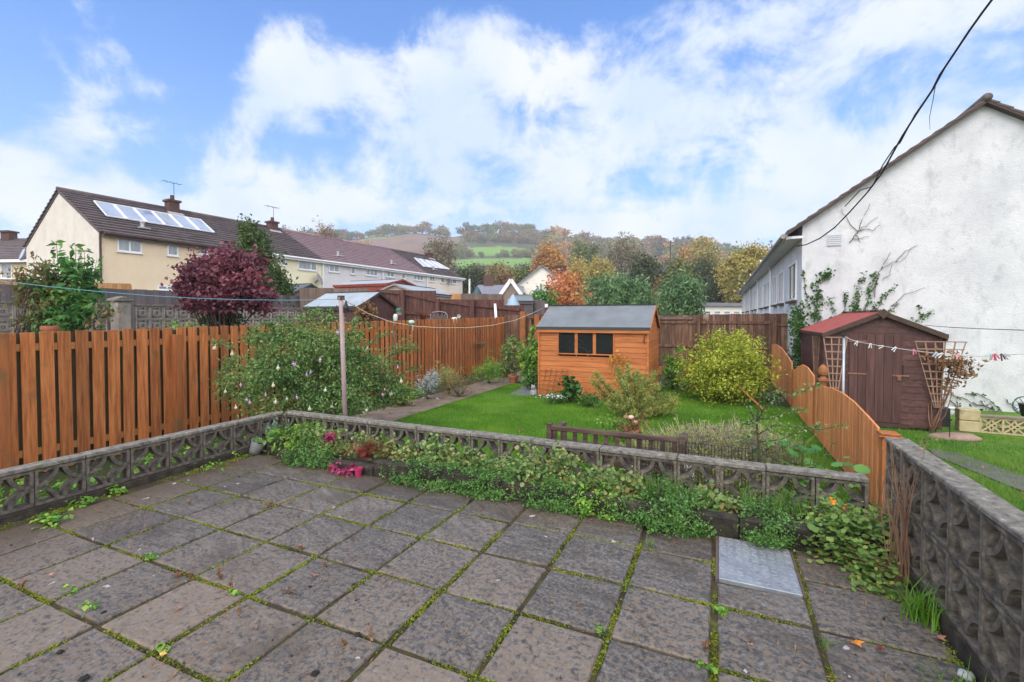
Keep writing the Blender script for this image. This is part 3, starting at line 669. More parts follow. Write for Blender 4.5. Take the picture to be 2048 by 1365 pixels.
lw=empty('garden_wall','low weathered screen-block wall along the left side of the patio by the orange fence','garden wall',(-4.8,3.99,0),R(-90))
block_wall(lw,.0,14,.3205,.045,.285,1,.1,bl,M['coping'],.034)
b=MB(); b.box(0,4.5,.1,-.03,-.5,.044); 
b=MB(); b.box(0,4.5,-.105,.045-.0,-.5,.043); b.build('footing',M['kerb'],lw)
for c in lw.children:
    if c.name.startswith(('block','coping')): c.location.y-=.1
br_=block_mesh(.303,.308,.11,M['block'],'fan',.026,.020)
rw=empty('garden_wall','taller two-course screen-block wall closing the right side of the patio','garden wall',(1.0,3.74,0),R(-90))
block_wall(rw,.0,14,.304,.08,.308,2,.11,br_,M['coping'],.028)
b=MB(); b.box(0,4.3,-.012,.122,-.5,.079); b.build('footing',M['kerb'],rw)
# local +y of a wall rotated -90 points to +x: right for the right wall
# ---------------- planted bed along the front wall ----------
b=MB(); x=-4.3
i=0
while x<.93:
    w=.44+rnd.uniform(-.02,.02); x1=min(x+w,.96)
    b.box(x+.004,x1-.004,3.46+rnd.uniform(-.008,.008),3.56,-.012,(.14 if x>-3.4 else .085)+rnd.uniform(-.01,.008)); x=x1
b.build('stone_edging',M['kerb'],bevel=.008,label='dark damp stone edging along the foot of the planted bed',cat='edging')
b=MB(); b.box(-4.7,.985,3.562,3.985,-.013,.10); b.build('bed_soil',M['soil'],kind='structure')
def BX(u,y=3.7): return PY(u,900,y).x
def mound(u0,u1,y0,y1,z0,z1,mt,name,label,cat,size,n,aspect=.6,spread=.02,up=.8,stems=4,group=None,shell=.6,lump=.12,droop=0):
    xa=BX(u0,(y0+y1)/2); xb=BX(u1,(y0+y1)/2); cx=(xa+xb)/2; cy=(y0+y1)/2; rx=(xb-xa)/2; ry=(y1-y0)/2
    rz=z1-z0; k=max(20,n//30)
    return plant(name,label,cat,(cx,cy,z0),[(0,0,rz*.12,rx,ry,rz*.88),(rx*.3,.02,rz*.15,rx*.6,ry*.8,rz*.8),(-rx*.4,0,rz*.1,rx*.5,ry*.9,rz*.7)],mt,M['greenstem'],nc=k,per=n/k,size=size,aspect=aspect,
          spread=spread,stems=stems,sr=.003,shell=shell,up=up,lump=lump,bottom=0,group=group,droop=droop)
mound(575,672,3.30,3.62,.0,.24,L['mat'],'creeping_plant','dark green creeping cushion plant just left of the pink pot','plant',.017,5200)
mound(768,960,3.32,3.66,.0,.26,L['mat'],'creeping_plant','dark green creeping cushion right of the pink pot on the bed edge','plant',.017,6500)
mound(900,1060,3.34,3.7,.0,.25,L['mat'],'creeping_plant','dark green creeping cushion spilling over the kerb left of the bench','plant',.017,6000)
mound(1040,1185,3.33,3.68,.0,.25,L['mat'],'creeping_plant','rounded dark green cushion plant in the middle of the bed','plant',.017,6500)
mound(1150,1240,3.36,3.66,.0,.23,L['weed'],'weed','bright green leafy weed between two dark cushions','plant',.024,2200)
mound(1270,1430,3.28,3.75,.0,.28,L['mat'],'creeping_plant','largest dark green cushion hanging over the kerb beside the metal cover','plant',.018,8000)
mound(1478,1602,3.34,3.72,.02,.26,L['mat'],'creeping_plant','small neat green cushion over the stone edging behind the metal cover','plant',.016,5200)
for (u0,u1,y0,y1,z1,lab,n) in ((575,720,3.5,3.95,.34,'pale green geranium clump at the left end of the bed',1300),
      (700,840,3.6,3.96,.33,'geranium clump behind the red pot with yellowing leaves',1200),(830,960,3.6,3.97,.30,'low geranium clump turning yellow and orange against the wall',1000),
      (930,1060,3.6,3.95,.27,'yellow-green leafy clump left of the tall grey-green geranium',900),
      (1010,1185,3.5,3.9,.37,'tallest grey-green geranium clump in the middle of the bed',2400),(1170,1300,3.5,3.92,.28,'mixed leafy clump in front of the bench',1500),
      (1380,1500,3.6,3.92,.22,'low leafy clump with pink buds between the two right cushions',900)):
    mound(u0,u1,y0,y1,.05,z1,L['geranium'],'geranium',lab,'plant',.030,int(n*1.7),.85,.035,up=1.,stems=14,shell=.35,lump=.2)
mound(1590,1790,3.35,3.9,.0,.30,L['nast'],'nasturtium','round-leaved yellow-green nasturtium patch in the right corner of the bed','plant',.033,3000,.95,.05,up=1.6,stems=16,shell=.3)
mound(1700,1800,3.05,3.45,.0,.12,L['nast'],'nasturtium','low trailing nasturtium leaves on the slabs under the dry stems','plant',.028,420,.95,.05,up=1.6,stems=6,shell=.3)
mound(545,640,3.45,3.9,.05,.33,L['weed'],'weed','yellow-green grassy weed clump beside the tin bucket','plant',.05,900,.35,.04,up=.2,stems=6)
mound(925,1010,3.34,3.6,.0,.17,L['mat'],'creeping_plant','low dark green trailing patch between the geraniums and the kerb','plant',.017,3200)
mound(1175,1290,3.38,3.62,.0,.17,L['mat'],'creeping_plant','flat green trailing patch just left of the largest cushion','plant',.017,2600)
def tuft(name,label,p,n,h,w,mt,spread=.04,lean=.9,group=None):
    P=np.array([(rnd.gauss(0,spread),rnd.gauss(0,spread),0) for _ in range(n)])
    # arching strips of three segments
    Vs=[];Fs=[]
    for q in P:
        a=rnd.uniform(0,2*PI); d=np.array([math.cos(a),math.sin(a),0]); bb=np.array([-d[1],d[0],0]); hh=h*rnd.uniform(.5,1.15); le=lean*rnd.random()*hh
        k=len(Vs)*1; pts=[]
        for t in (0,.4,.75,1):
            c=q+d*le*t*t+np.array([0,0,hh*(t-.25*lean*t*t)]); ww=w*(1-t*.9)
            pts+= [c-bb*ww/2,c+bb*ww/2]
        n0=len(Vs); Vs+=pts; Fs+=[(n0,n0+1,n0+3,n0+2),(n0+2,n0+3,n0+5,n0+4),(n0+4,n0+5,n0+7,n0+6)]
    return np_obj(name,np.array(Vs),np.array(Fs),mt,loc=p,label=label,cat='grass',group=group)
for (u,y,lab,n,h) in ((640,3.8,'thin grass tuft near the left end of the bed',40,.22),(860,3.85,'thin grass tuft against the wall left of the bench',35,.2),(1300,3.8,'upright grass tuft under the bench',90,.20),(1345,3.82,'grass tuft below the right end of the bench',90,.22),
                      (1420,3.75,'grass tuft beside the black wire mesh',60,.18),(1350,3.4,'loose grass blades over the large cushion plant',45,.16),(1500,3.85,'grass tuft behind the small neat cushion',60,.2),(1560,3.85,'wispy grass tuft left of the orange flowers',60,.22),(1600,3.82,'wispy grass tuft beside the orange flowers',50,.24),(980,3.85,'grass tuft against the middle of the wall',40,.2)):
    tuft('grass_tuft',lab,(BX(u,y),y,.09),n,h,.006,M['grass2'])
g=G(1858,1250); tuft('grass_tuft','bright green grass tuft at the foot of the two-course wall',(.93,G(1850,1240).y,0),110,.24,.007,M['grass'],.045,1.3)
tuft('grass_tuft','thin grass at the foot of the right wall near the pebble',(.92,2.35,0),50,.16,.006,M['grass'],.06,1.3)
for (u,v,lab) in ((1300,1090,'small grass tuft in the paving joint near the metal cover'),(1440,1225,'grass tuft in the joint below the metal cover'),(1255,1180,'grass tuft at a joint in the middle of the patio'),(1652,1290,'grass tuft in the joint near the orange leaf')):
    p=G(u,v); tuft('grass_tuft',lab,(p.x,p.y,-.01),26,.07,.004,M['grass2'],.02,1.4)
for k,(u,v) in enumerate(((700,1240),(60,1060),(560,1100),(790,930))): pass
# leafy weeds on the patio
for (u,v,n,s,sp,lab,mt) in ((318,948,10,.11,.03,'broad-leaved bright green weed at the foot of the left wall','weed'),(100,1045,130,.035,.11,'flat patch of round-leaved weed beside the left wall','weed'),(165,1010,90,.03,.08,'yellow-green weed growing by the left wall footing','weed'),(230,985,110,.035,.07,'feathery green weed at the left end of the long joint','weed'),
         (420,935,80,.028,.16,'string of small weeds along the left wall','weed'),(480,910,60,.028,.10,'small weeds near the tin bucket','weed'),(300,1115,40,.022,.04,'small green weed at a joint crossing on the left','weed'),(180,1215,50,.02,.05,'weed in the joint in the left foreground','weed'),(145,1185,35,.02,.035,'tiny rosette weed on a left foreground slab','weed'),
         (470,1190,24,.028,.02,'small weed beside upright dead stalks','weed'),(330,1300,14,.035,.02,'two round weed leaves in the lower left joint','nast'),(1208,1272,28,.025,.03,'pale weed at a joint crossing in the lower middle','nast'),(1730,1170,60,.035,.07,'small leafy weeds at the foot of the dry stems','geranium'),(1830,1150,70,.045,.06,'yellow-green leaves among the dry stems','nast'),(1780,1195,30,.05,.04,'yellow leaves lying below the dry stems','nast'),
         (1440,1225,12,.03,.02,'weed in the joint beneath the metal cover','weed'),(1420,1345,20,.025,.03,'weed at the lower right joint','weed')):
    p=G(u,v); plant('patio_weed',lab,'weed',(p.x,p.y,0),[(0,0,.01,sp*1.4,sp,.035)],L[mt],M['greenstem'],nc=max(5,n//4),per=4,size=s,aspect=.8,spread=sp*.2,stems=3,sr=.002,shell=.1,up=1.8,bottom=0)
# upright dead stalks in the joints
def stalks(u,v,h,n,lab,group=None):
    p=G(u,v); root=empty('dead_stalks',lab,'dead weed',(p.x,p.y,-.01)); b=MB(); pts=[]
    for _ in range(n):
        a=rnd.uniform(0,6.28); hh=h*rnd.uniform(.5,1); le=rnd.uniform(.05,.45)*hh; q=[(0,0,0),(math.cos(a)*le*.4,math.sin(a)*le*.4,hh*.5),(math.cos(a)*le,math.sin(a)*le,hh)]
        b.tube(q,.0018,4,.0008)
        for _ in range(14): t=rnd.uniform(.35,1); pts.append((q[2][0]*t+rnd.gauss(0,.006),q[2][1]*t+rnd.gauss(0,.006),hh*t))
    b.build('stalk',M['twig'],root); V,F=leaves(np.array(pts),.014,.5,0); np_obj('seed_head',V,F,L['brown'],root)
for u,v,h,n,lab in ((466,1180,.10,2,'upright rusty dead stalk beside a small weed'),(745,1282,.09,2,'reddish dead sprig standing in the lower middle joint'),(385,1160,.08,3,'dead sprigs in the long joint left of centre'),(440,1160,.09,4,'cluster of dead sprigs in the left middle of the patio'),
       (602,1100,.07,2,'dead sprig at a joint crossing in the upper patio'),(540,1015,.06,3,'dead sprigs on the slabs below the tin bucket'),(380,1010,.06,2,'dead sprig in the upper left of the patio'),(480,930,.12,2,'reddish dead sprig near the tin bucket'),
       (690,1290,.05,3,'dark sprig left of the reddish one'),(480,1235,.12,2,'leaning dead sprig in the left foreground'),(355,1160,.07,2,'low dead sprigs on the left long joint'),(40,1180,.07,4,'brown dead tuft at the left edge of the patio'),(650,1135,.06,2,'dead sprig right of the joint crossing'),(1410,1300,.08,3,'dry sprigs in the lower right joint'),(1500,1290,.07,1,'single dry stalk on a lower right slab')):
    stalks(u,v,h,n,lab)
# lumps and leaves lying on the slabs
def lump(u,v,r,mt,name,label,cat,fl=.45,group=None):
    r=r*.6 if name=='moss_lump' else r
    p=G(u,v); b=MB(); prof=[(r*.7,0),(r*1.0,r*fl*.4),(r*.75,r*fl*.85),(0,r*fl)]
    b.lathe(prof,9); b.v=[(x*(1+.25*math.sin(5*y/r+r)),y*(1+.2*math.cos(4*x/r)),z) for x,y,z in b.v]
    o=b.build(name,mt,smooth=True,label=label,cat=cat,group=group); o.location=(p.x,p.y,.004); o.rotation_euler.z=rnd.random()*6
M['dung']=mat('dark_moss_lump',[(.008,.007,.006),(.03,.025,.02)],40,bump=.8,bscale=90)
for u,v,r,lab in ((207,1227,.022,'dark moss lump in the left foreground'),(120,1307,.026,'dark moss lump near the lower left edge'),(168,1360,.034,'largest dark moss lump at the bottom edge'),(538,1068,.014,'small dark moss lump on an upper slab'),(630,1350,.03,'dark moss smear at the bottom middle'),(620,1175,.016,'dark moss lump below the centre-left joint'),(707,1171,.018,'dark moss lump near the middle of the patio'),(712,1203,.012,'tiny dark crumb in the middle of the patio'),(715,1272,.026,'dark moss lump in the lower joint'),(22,1092,.012,'dark crumb at the far left')):
    lump(u,v,r,M['dung'],'moss_lump',lab,'moss lump')
lump(1932,1358,.03,mat('pale_pebble',[(.35,.36,.36),(.5,.5,.5)],20),'pebble','smooth pale grey pebble at the foot of the right wall','stone',.9)
def leaf(u,v,s,c,lab,rz=0,z=.012,name='fallen_leaf'):
    s=s*.62; p=G(u,v,z); b=MB(); n=10; vs=[(0,0,0)]
    for k in range(n):
        a=2*PI*k/n; r_=s*(.5+.18*math.cos(5*a)); vs.append((r_*math.cos(a)*1.3,r_*math.sin(a)*.8,.25*s*math.cos(a)**2+.1*s*math.sin(2*a)))
    b.add(vs,[(0,k+1,(k+1)%n+1) for k in range(n)]); o=b.build(name,mat('leaf_'+str(int(u)),[tuple(x*.7 for x in c),c],30,rough=.5,bump=.1),label=lab,cat='fallen leaf'); o.location=p; o.rotation_euler=(0,0,rz)
    m=o.modifiers.new('s','SOLIDIFY'); m.thickness=.0012
for a in ((1712,1287,.07,(.62,.22,.02),'bright orange curled leaf on a slab joint at the lower right',.3),(1760,1297,.05,(.16,.03,.02),'dark red leaf in the joint right of the orange leaf',1),(1690,1115,.07,(.55,.28,.15),'pinkish tan leaf below the nasturtiums',2),(1655,1118,.05,(.25,.07,.05),'brownish red leaf below the nasturtiums',.6),
          (1563,1088,.07,(.45,.16,.06),'orange brown leaf against the stone edging at the metal cover',1),(325,1310,.05,(.62,.42,.08),'yellow round leaf at the lower left joint',2.2),(806,965,.06,(.75,.33,.05),'orange leaf at the foot of the bed in the middle',.2),(577,1183,.07,(.13,.05,.03),'curled brown leaf on a middle slab',.4),(355,1150,.06,(.20,.06,.03),'rusty leaf among the dead sprigs',.9),
          (630,1150,.05,(.33,.13,.09),'pinkish brown leaf on a middle slab',.1),(355,1217,.05,(.30,.14,.11),'dull pink leaf in the left middle',.5),(1880,1277,.06,(.42,.20,.13),'dead tan leaf on the moss by the right wall',.5),(100,1150,.04,(.45,.25,.12),'small tan leaf at a left joint',1.5),(240,985,.04,(.55,.2,.04),'small orange leaf beside the left wall weeds',.4)): leaf(*a)
b=MB(); p=G(577,1183); b.tube([(0,0,.008),(.05,-.012,.012),(.10,-.01,.008)],.007,5,.004)
b.build('twig',M['deadwood'],label='short brown bark twig on a middle slab',cat='twig').location=(p.x,p.y,.004)
# metal inspection cover
def cover():
    root=empty('inspection_cover','galvanised steel drain cover with raised tread marks set in the slabs','drain cover',(.0,2.885,0))
    b=MB(); b.box(.012,.425,.0,.555,-.03,.010); b.build('plate',COV,root,bevel=.002)
    b=MB(); b.box(-.006,.010,-.008,.57,-.03,.006); b.box(.427,.441,-.008,.57,-.03,.006); b.box(.010,.427,.557,.57,-.03,.006)
    b.build('frame',plain('rusty_frame',(.13,.09,.07),.7,.3),root)
    b=MB()
    for i in range(9):
        for j in range(13):
            x=.035+i*.046; y=.03+j*.042; s=1 if (i+j)%2 else -1
            b.bar((x-.014,y-.010*s,.0105),(x+.014,y+.010*s,.0105),.010,.006)
    b.build('tread_surface',mat('worn_tread',[(.30,.32,.34),(.46,.49,.51)],8,(1,1,1),.35,.1,metal=.4,stain=((.20,.13,.10),5,.52,.8)),root)
    b=MB(); b.ring(.215,.28,.028,.036,0,2*PI,16,0,.003); b.v=[(x,z,y+.0105) for x,y,z in b.v]; b.build('key_ring',COV,root)
def covmat():
    m=mat('galvanised_cover',[(.22,.24,.26),(.31,.335,.36),(.40,.43,.455)],9,(1,1,1),.36,.15,60,metal=.4,contrast=(.3,.7),stain=((.30,.20,.15),9,.60,.7)); return m
COV=covmat(); cover()
# dry stems in the corner
def drystems():
    p=G(1815,1165); root=empty('dry_plant','clump of tall bare brown plant stems in the corner by the two-course wall','dead plant',(p.x-.02,p.y,0))
    b=MB()
    tops=[(1765,905),(1778,880),(1790,935),(1800,950),(1775,960),(1855,890),(1848,905),(1838,930),(1880,900),(1812,985),(1780,990),(1770,935),(1830,960),(1842,880),(1760,960),(1800,1000),(1845,985),(1790,1010)]
    heads=[]
    for k,(u,v) in enumerate(tops+tops[:9]):
        q=W(u+rnd.uniform(-6,6),v+rnd.uniform(-8,8),2.55+rnd.uniform(-.12,.12)); q=q-root.location
        if q.x+root.location.x>.97: q.x=.97-root.location.x if q.z<.74 else q.x
        a=Vector((rnd.gauss(0,.03),rnd.gauss(0,.03),0)); m_=a.lerp(q,.5)+Vector((rnd.gauss(0,.02),rnd.gauss(0,.02),0))
        m_.x=min(m_.x,.97-root.location.x)
        b.tube([a,a.lerp(m_,.5)+Vector((rnd.gauss(0,.008),0,0)),m_,m_.lerp(q,.5)+Vector((rnd.gauss(0,.012),0,0)),q],.0035,5,.0015)
        heads.append(q)
    for _ in range(26):
        a=rnd.uniform(0,6.28); L_=rnd.uniform(.12,.4); q=Vector((-abs(math.cos(a))*L_,math.sin(a)*L_*.6,rnd.uniform(.01,.16)))
        b.tube([(0,0,.02),q*.5+Vector((0,0,.03)),q],.0025,4,.001)
    b.build('stem',M['twig'],root)
    P=np.array([tuple(h+Vector((rnd.gauss(0,.012),rnd.gauss(0,.012),rnd.gauss(0,.012)))) for h in heads[:18] for _ in range(2)]); V,F=leaves(P,.012,.7,0)
    np_obj('seed_head',V,F,L['brown'],root)
drystems()
def darkheads():
    root=empty('seed_heads','thin stalks with dark round seed heads before the far end of the right wall','dead plant',(.93,3.8,0)); b=MB(); hd=MB()
    for u,v in ((1802,884),(1818,886),(1834,893),(1850,885),(1856,905),(1812,905),(1825,915),(1860,878),(1790,890),(1842,912)):
        q=W(u,v,2.95)-root.location; b.tube([(0,-.1,.0),q*.5+Vector((-.02,0,.1)),q],.0015,4,.001); hd.lathe([(0,-.009),(.008,-.003),(.008,.004),(0,.010)],6,q)
    b.build('stalk',M['twig'],root); hd.build('seed_head',M['deadwood'],root)
darkheads()
# bucket
def bucket():
    p=G(520,905); M_=Matrix.Rotation(R(18),4,'Z')@Matrix.Rotation(R(22),4,'Y')
    root=empty('tin_bucket','small tin bucket tipped over on the slabs at the corner of the low wall','bucket',(p.x,p.y-.05,.045),rot=(0,R(24),R(20)))
    b=MB(); b.lathe([(.052,-.04),(.058,-.038),(.070,.055),(.075,.095),(.078,.099),(.076,.101),(.072,.097),(.068,.055),(.055,-.03),(0,-.03)],24)
    b.build('pail',mat('tin',[(.45,.47,.48),(.7,.72,.73)],5,(1,1,6),.3,.03,metal=.6),root,smooth=True)
    P=np.array([(rnd.gauss(0,.03),rnd.gauss(0,.03),.10+rnd.random()*.03) for _ in range(60)]); V,F=leaves(P,.03,.6); np_obj('soil_plant',V,F,L['weed'],root)
    q=(p.x+.12,p.y+.06,.02)
    r2=empty('blue_succulent','blue-grey leafy stems leaning against the wall corner above the tin bucket','plant',q); bb=MB(); pts=[]
    for dx,dy,h in ((-.10,.0,.30),(.02,.03,.38),(.16,.10,.34),(-.02,0,.26),(.05,0,.33)):
        bb.tube([(0,0,0),(dx*.5,dy*.5,h*.5),(dx,dy,h)],.004,4,.002)
        for _ in range(34):
            t=rnd.uniform(.4,1); pts.append((dx*t+rnd.gauss(0,.014),dy*t+rnd.gauss(0,.014),h*t))
    bb.build('stem',M['greenstem'],r2); V,F=leaves(np.array(pts),.045,.22,-.5,-1.2); np_obj('foliage',V,F,L['greygreen'],r2)
bucket()
def pots():
    pm=plain('pink_plastic',(.36,.03,.10),.4); p=G(736,945)
    root=empty('pink_pot','small bright pink plastic pot standing at the edge of the bed','plant pot',(p.x,3.395,0)); b=MB()
    b.lathe([(.027,0),(.035,.065),(.041,.065),(.042,.082),(.037,.082),(.034,.062),(.0,.058)],20); b.build('pot',pm,root,smooth=False)
    b=MB(); 
    b.lathe([(.0,.060),(.033,.062)],12); b.build('soil',M['soil'],root)
    p=PY(728,900,3.66); root=empty('terracotta_pot','red-brown pot with dried rusty stems sunk in the bed behind the pink pot','plant pot',(p.x,p.y,.08)); b=MB()
    b.lathe([(.04,0),(.055,.09),(.062,.09),(.062,.11),(.055,.11),(.05,.08),(0,.08)],20); b.build('pot',plain('red_pot',(.20,.022,.018),.5),root)
    P=[]; 
    for _ in range(700): a=rnd.uniform(0,6.28); r_=abs(rnd.gauss(0,.13)); P.append((.08+r_*math.cos(a)*1.1,r_*math.sin(a)*.6,.12+rnd.gauss(0,.035)))
    V,F=leaves(np.array(P),.05,.1,.4); np_obj('dry_foliage',V,F,L['rust'],root)
    b=MB()
    for k in range(6): a=k*1.1; b.tube([(0,0,.09),(-.05+.04*math.cos(a),.03*math.sin(a)-.04,.12),(-.10+.05*math.cos(a),-.07,.05)],.003,5,.002)
    b.build('stem',plain('pink_stem',(.45,.16,.13),.5),root)
    for u,v,s,lab in ((668,945,.06,'pink-purple sedum leaves at the left of the pink pot'),(698,925,.05,'dark pink sedum rosette above the pot rim'),(700,950,.07,'bright pink sedum lying on the slab before the pot'),(722,935,.05,'magenta sedum rosette touching the pink pot'),(684,950,.05,'small purple sedum sprig lying left of centre in the group'),(712,948,.05,'deep pink sedum sprig against the foot of the pot'),(660,885,.06,'crimson upright sedum above the cushion plant')):
        p=G(u,v) if v>900 else W(u,v,4.3); r_=empty('sedum',lab,'plant',(p.x,p.y,p.z+.01 if v<900 else 0)); P=nr.normal(size=(70,3))*np.array([s*.45,s*.35,s*.4])+np.array([0,0,s*.5]); P[:,2]=np.abs(P[:,2])
        V,F=leaves(P,.042,.5,.2); np_obj('foliage',V,F,L['pink'],r_); limbs((0,0,0),[tuple(x) for x in P],5,.003).build('stem',L['rust'],r_)
pots()
# orange nasturtium flowers
fl=MB(); fl.lathe([(0,0),(.012,.006),(.026,.014),(.03,.01)],10)
fm=fl.mesh('nasturtium_flower',mat('orange_petal',[(.75,.18,.01),(.9,.35,.02)],30)); fm.materials[0]
for u,v,lab in ((1663,1003,'orange nasturtium flower by the wall pier, the upper left one'),(1692,1017,'largest orange nasturtium flower'),(1722,1006,'small orange nasturtium flower at the right')):
    o=bpy.data.objects.new('nasturtium_flower',fm); COL.objects.link(o); p=W(u,v,3.35); o.location=p; o.rotation_euler=(R(60),0,R(20)); tag(o,lab,'flower','nasturtium flowers')
# ---------------- orange fence -----------------
XF=-7.1
def fence_run(root,y0,y1,pitch,w,ztop,x,zb,mt,t=.018,nm='panel'):
    b=MB(); n=int(round((y1-y0)/pitch))
    for i in range(n):
        y=y0+i*pitch; z=ztop(y)+rnd.uniform(-.006,.006); a=rnd.uniform(-.004,.004)
        M_=Matrix.Translation((x,y,0))@Matrix.Rotation(a,4,'X')
        b.box(-t,0,0,w+rnd.uniform(-.004,.002),zb,z,M_)
    b.build(nm,mt,root,off=root.location,bevel=.002)
def orange_fence():
    root=empty('orange_fence','long orange stained board fence with gaps, running along the left of the garden','fence',(XF,0,ZL))
    zt=lambda y:1.335+.19*max(0,min(1,(y-2.3)/12.5))
    bays=[(-1.2,.97),(.97,3.14)]+[]
    edges=[-.95,1.22,3.43]; 
    P=.1612; y=XF and 2.34-P*14; posts=[]
    ys=[2.34-P*14+P*13*0]; 
    starts=[0]; 
    y=2.34-P*16
    bay=0
    first=True
    spans=[(2.34-P*16,16),(2.34,11),(2.34+P*11+.02,13)]
    y=2.34+P*11+.02+13*P+.02
    while y<15.0: spans.append((y,min(13,int((15.2-y)/.161)))); y+=13*.161+.03
    for k,(s,n) in enumerate(spans):
        p=P
        fence_run(root,s,s+n*p,p,(.124 if k<3 else .113),zt,XF,ZL,M['orange'],.018 if k<3 else .009)
        e=s+n*p
        for zr in (zt(s)-.17,ZL+.25):
            b=MB(); b.box(XF-.05,XF-.0185,s-.01,e+.01,zr-.04,zr+.04); b.build('rail',M['rail_dark'],root,off=root.location)
        # boards on the back face, so that it is solid wood seen through the gaps
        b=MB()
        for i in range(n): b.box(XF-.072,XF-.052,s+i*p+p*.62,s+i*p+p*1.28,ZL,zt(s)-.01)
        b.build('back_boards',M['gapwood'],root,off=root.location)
        pz=zt(e)-(.10 if k==1 else .0)
        b=MB(); b.box(XF+.001,XF+.09,e-.06,e+.035,ZL,pz) ; b.build('post',M['orange_post'],root,off=root.location,bevel=.004)
orange_fence()
# ---------------- sheds ----------------
def shiplap(b,axis,a0,a1,pos,out,z0,ztop,h=.105,holes=(),o=.012):
    """weatherboards on a wall; ztop is a number or a function of height giving the span (gables)"""
    z=z0
    while z<ztop-1e-4:
        z1=min(z+h,ztop); segs=[(a0,a1)] if not callable(holes) else holes(z,z1)
        if not callable(holes):
            for (h0,h1,hz0,hz1) in holes:
                if z1>hz0+1e-3 and z<hz1-1e-3:
                    ns=[]
                    for s0,s1 in segs:
                        if h0>s0: ns.append((s0,min(h0,s1)))
                        if h1<s1: ns.append((max(h1,s0),s1))
                    segs=ns
        for seg in segs:
            if len(seg)==2: q=(seg[0],seg[1],seg[0],seg[1])
            else: q=seg
            s0,s1,t0,t1=q; p0=pos+out*o; p1=pos+out*.002
            P=lambda s,p,zz:(s,p,zz) if axis=='x' else (p,s,zz)
            vs=[P(s0,p0,z),P(s1,p0,z),P(t1,p1,z1),P(t0,p1,z1),P(s0,pos-out*.012,z),P(s1,pos-out*.012,z),P(t1,pos-out*.012,z1),P(t0,pos-out*.012,z1)]
            b.add(vs,[(0,1,2,3),(7,6,5,4),(0,4,5,1),(3,2,6,7),(0,3,7,4),(1,5,6,2)])
        z+=h
def shed(name,label,loc,rz,Lx,Wy,he,ha,wm,rm,tm,oh=.08,holes=(),edge=None,barge=None,group=None,boards=.105,door=None,floor=True,fin=False):
    """local x along the ridge, y across; gables at x=0 and x=Lx; front long wall at y=0"""
    root=empty(name,label,'shed',loc,rz,group)
    b=MB(); shiplap(b,'x',0,Lx,0,-1,.04,he,boards,holes); shiplap(b,'x',0,Lx,Wy,1,.04,he,boards)
    for px,out in ((0,-1),(Lx,1)):
        def gs(z,z1):
            f=lambda zz:(0,Wy) if zz<=he else ((zz-he)/(ha-he)*Wy/2,Wy-(zz-he)/(ha-he)*Wy/2)
            a=f(z); c=f(z1); return [(a[0],a[1],c[0],c[1])]
        shiplap(b,'y',0,Wy,px,out,.04,ha-.01,boards,gs)
    b.build('wall',wm,root)
    for x,y,sx,sy in ((0,0,-1,-1),(Lx,0,1,-1),(0,Wy,-1,1),(Lx,Wy,1,1)):
        b=MB(); b.box(min(x,x+sx*.014)-.012,max(x,x+sx*.014)+.012,min(y,y+sy*.016)-.02,max(y,y+sy*.016)+.02,.02,he-.01); b.build('corner_trim',tm,root)
    if floor: b=MB(); b.box(.02,Lx-.02,.02,Wy-.02,-.05,.05); b.build('floor',M['deadwood'],root)
    sl=(ha-he)/(Wy/2); oy=.07; dz=.012
    b=MB()
    b.slab((-oh,-oy,he-sl*oy+dz),(Lx+oh,-oy,he-sl*oy+dz),(Lx+oh,Wy/2,ha+dz),(-oh,Wy/2,ha+dz),.022)
    b.slab((Lx+oh,Wy+oy,he-sl*oy+dz),(-oh,Wy+oy,he-sl*oy+dz),(-oh,Wy/2,ha+dz+.001),(Lx+oh,Wy/2,ha+dz+.001),.022)
    rf=b.build('roof',rm,root)
    em=edge or M['felt_edge']; b=MB()
    b.box(-oh-.004,Lx+oh+.004,-oy-.008,-oy-.001,he-sl*oy-.045,he-sl*oy+dz+.004)
    b.box(-oh-.004,Lx+oh+.004,Wy+oy+.001,Wy+oy+.008,he-sl*oy-.045,he-sl*oy+dz+.004)
    b.bar((-oh-.004,Wy/2,ha+dz+.012),(Lx+oh+.004,Wy/2,ha+dz+.012),.09,.012)
    b.build('felt_edge',em,root)
    b=MB(); b.box(-oh+.01,Lx+oh-.01,-oy+.002,-oy+.02,he-sl*oy-.11,he-sl*oy-.012); b.build('fascia',barge or tm,root)
    for x in (-oh-.012,Lx+oh+.0):
        b=MB(); n=Vector((0,-sl,1)).normalized()
        for s in (0,1):
            ya,yb=(-oy,Wy/2) if s==0 else (Wy+oy,Wy/2)
            za,zb=he-sl*oy-.035,ha-.035
            b.add([(x,ya,za-.04),(x+.013,ya,za-.04),(x+.013,ya,za+.045),(x,ya,za+.045),(x,yb,zb-.04),(x+.013,yb,zb-.04),(x+.013,yb,zb+.045),(x,yb,zb+.045)],[(0,1,2,3),(7,6,5,4),(0,4,5,1),(1,5,6,2),(2,6,7,3),(3,7,4,0)])
        b.build('barge_board',barge or tm,root)
    if door:
        side,d0,d1,dh=door     # door on a gable: 'l' x=0, 'r' x=Lx, or front 'f'
        b=MB(); n=6; w=(d1-d0)/n
        for i in range(n):
            a0,a1=d0+i*w+.003,d0+(i+1)*w-.003
            if side=='r': b.box(Lx+.014,Lx+.034,a0,a1,.08,dh)
            elif side=='l': b.box(-.034,-.014,a0,a1,.08,dh)
            else: b.box(a0,a1,-.034,-.014,.08,dh)
        dr=b.build('door',M['door_brown'],root)
        return root,dr
    return root
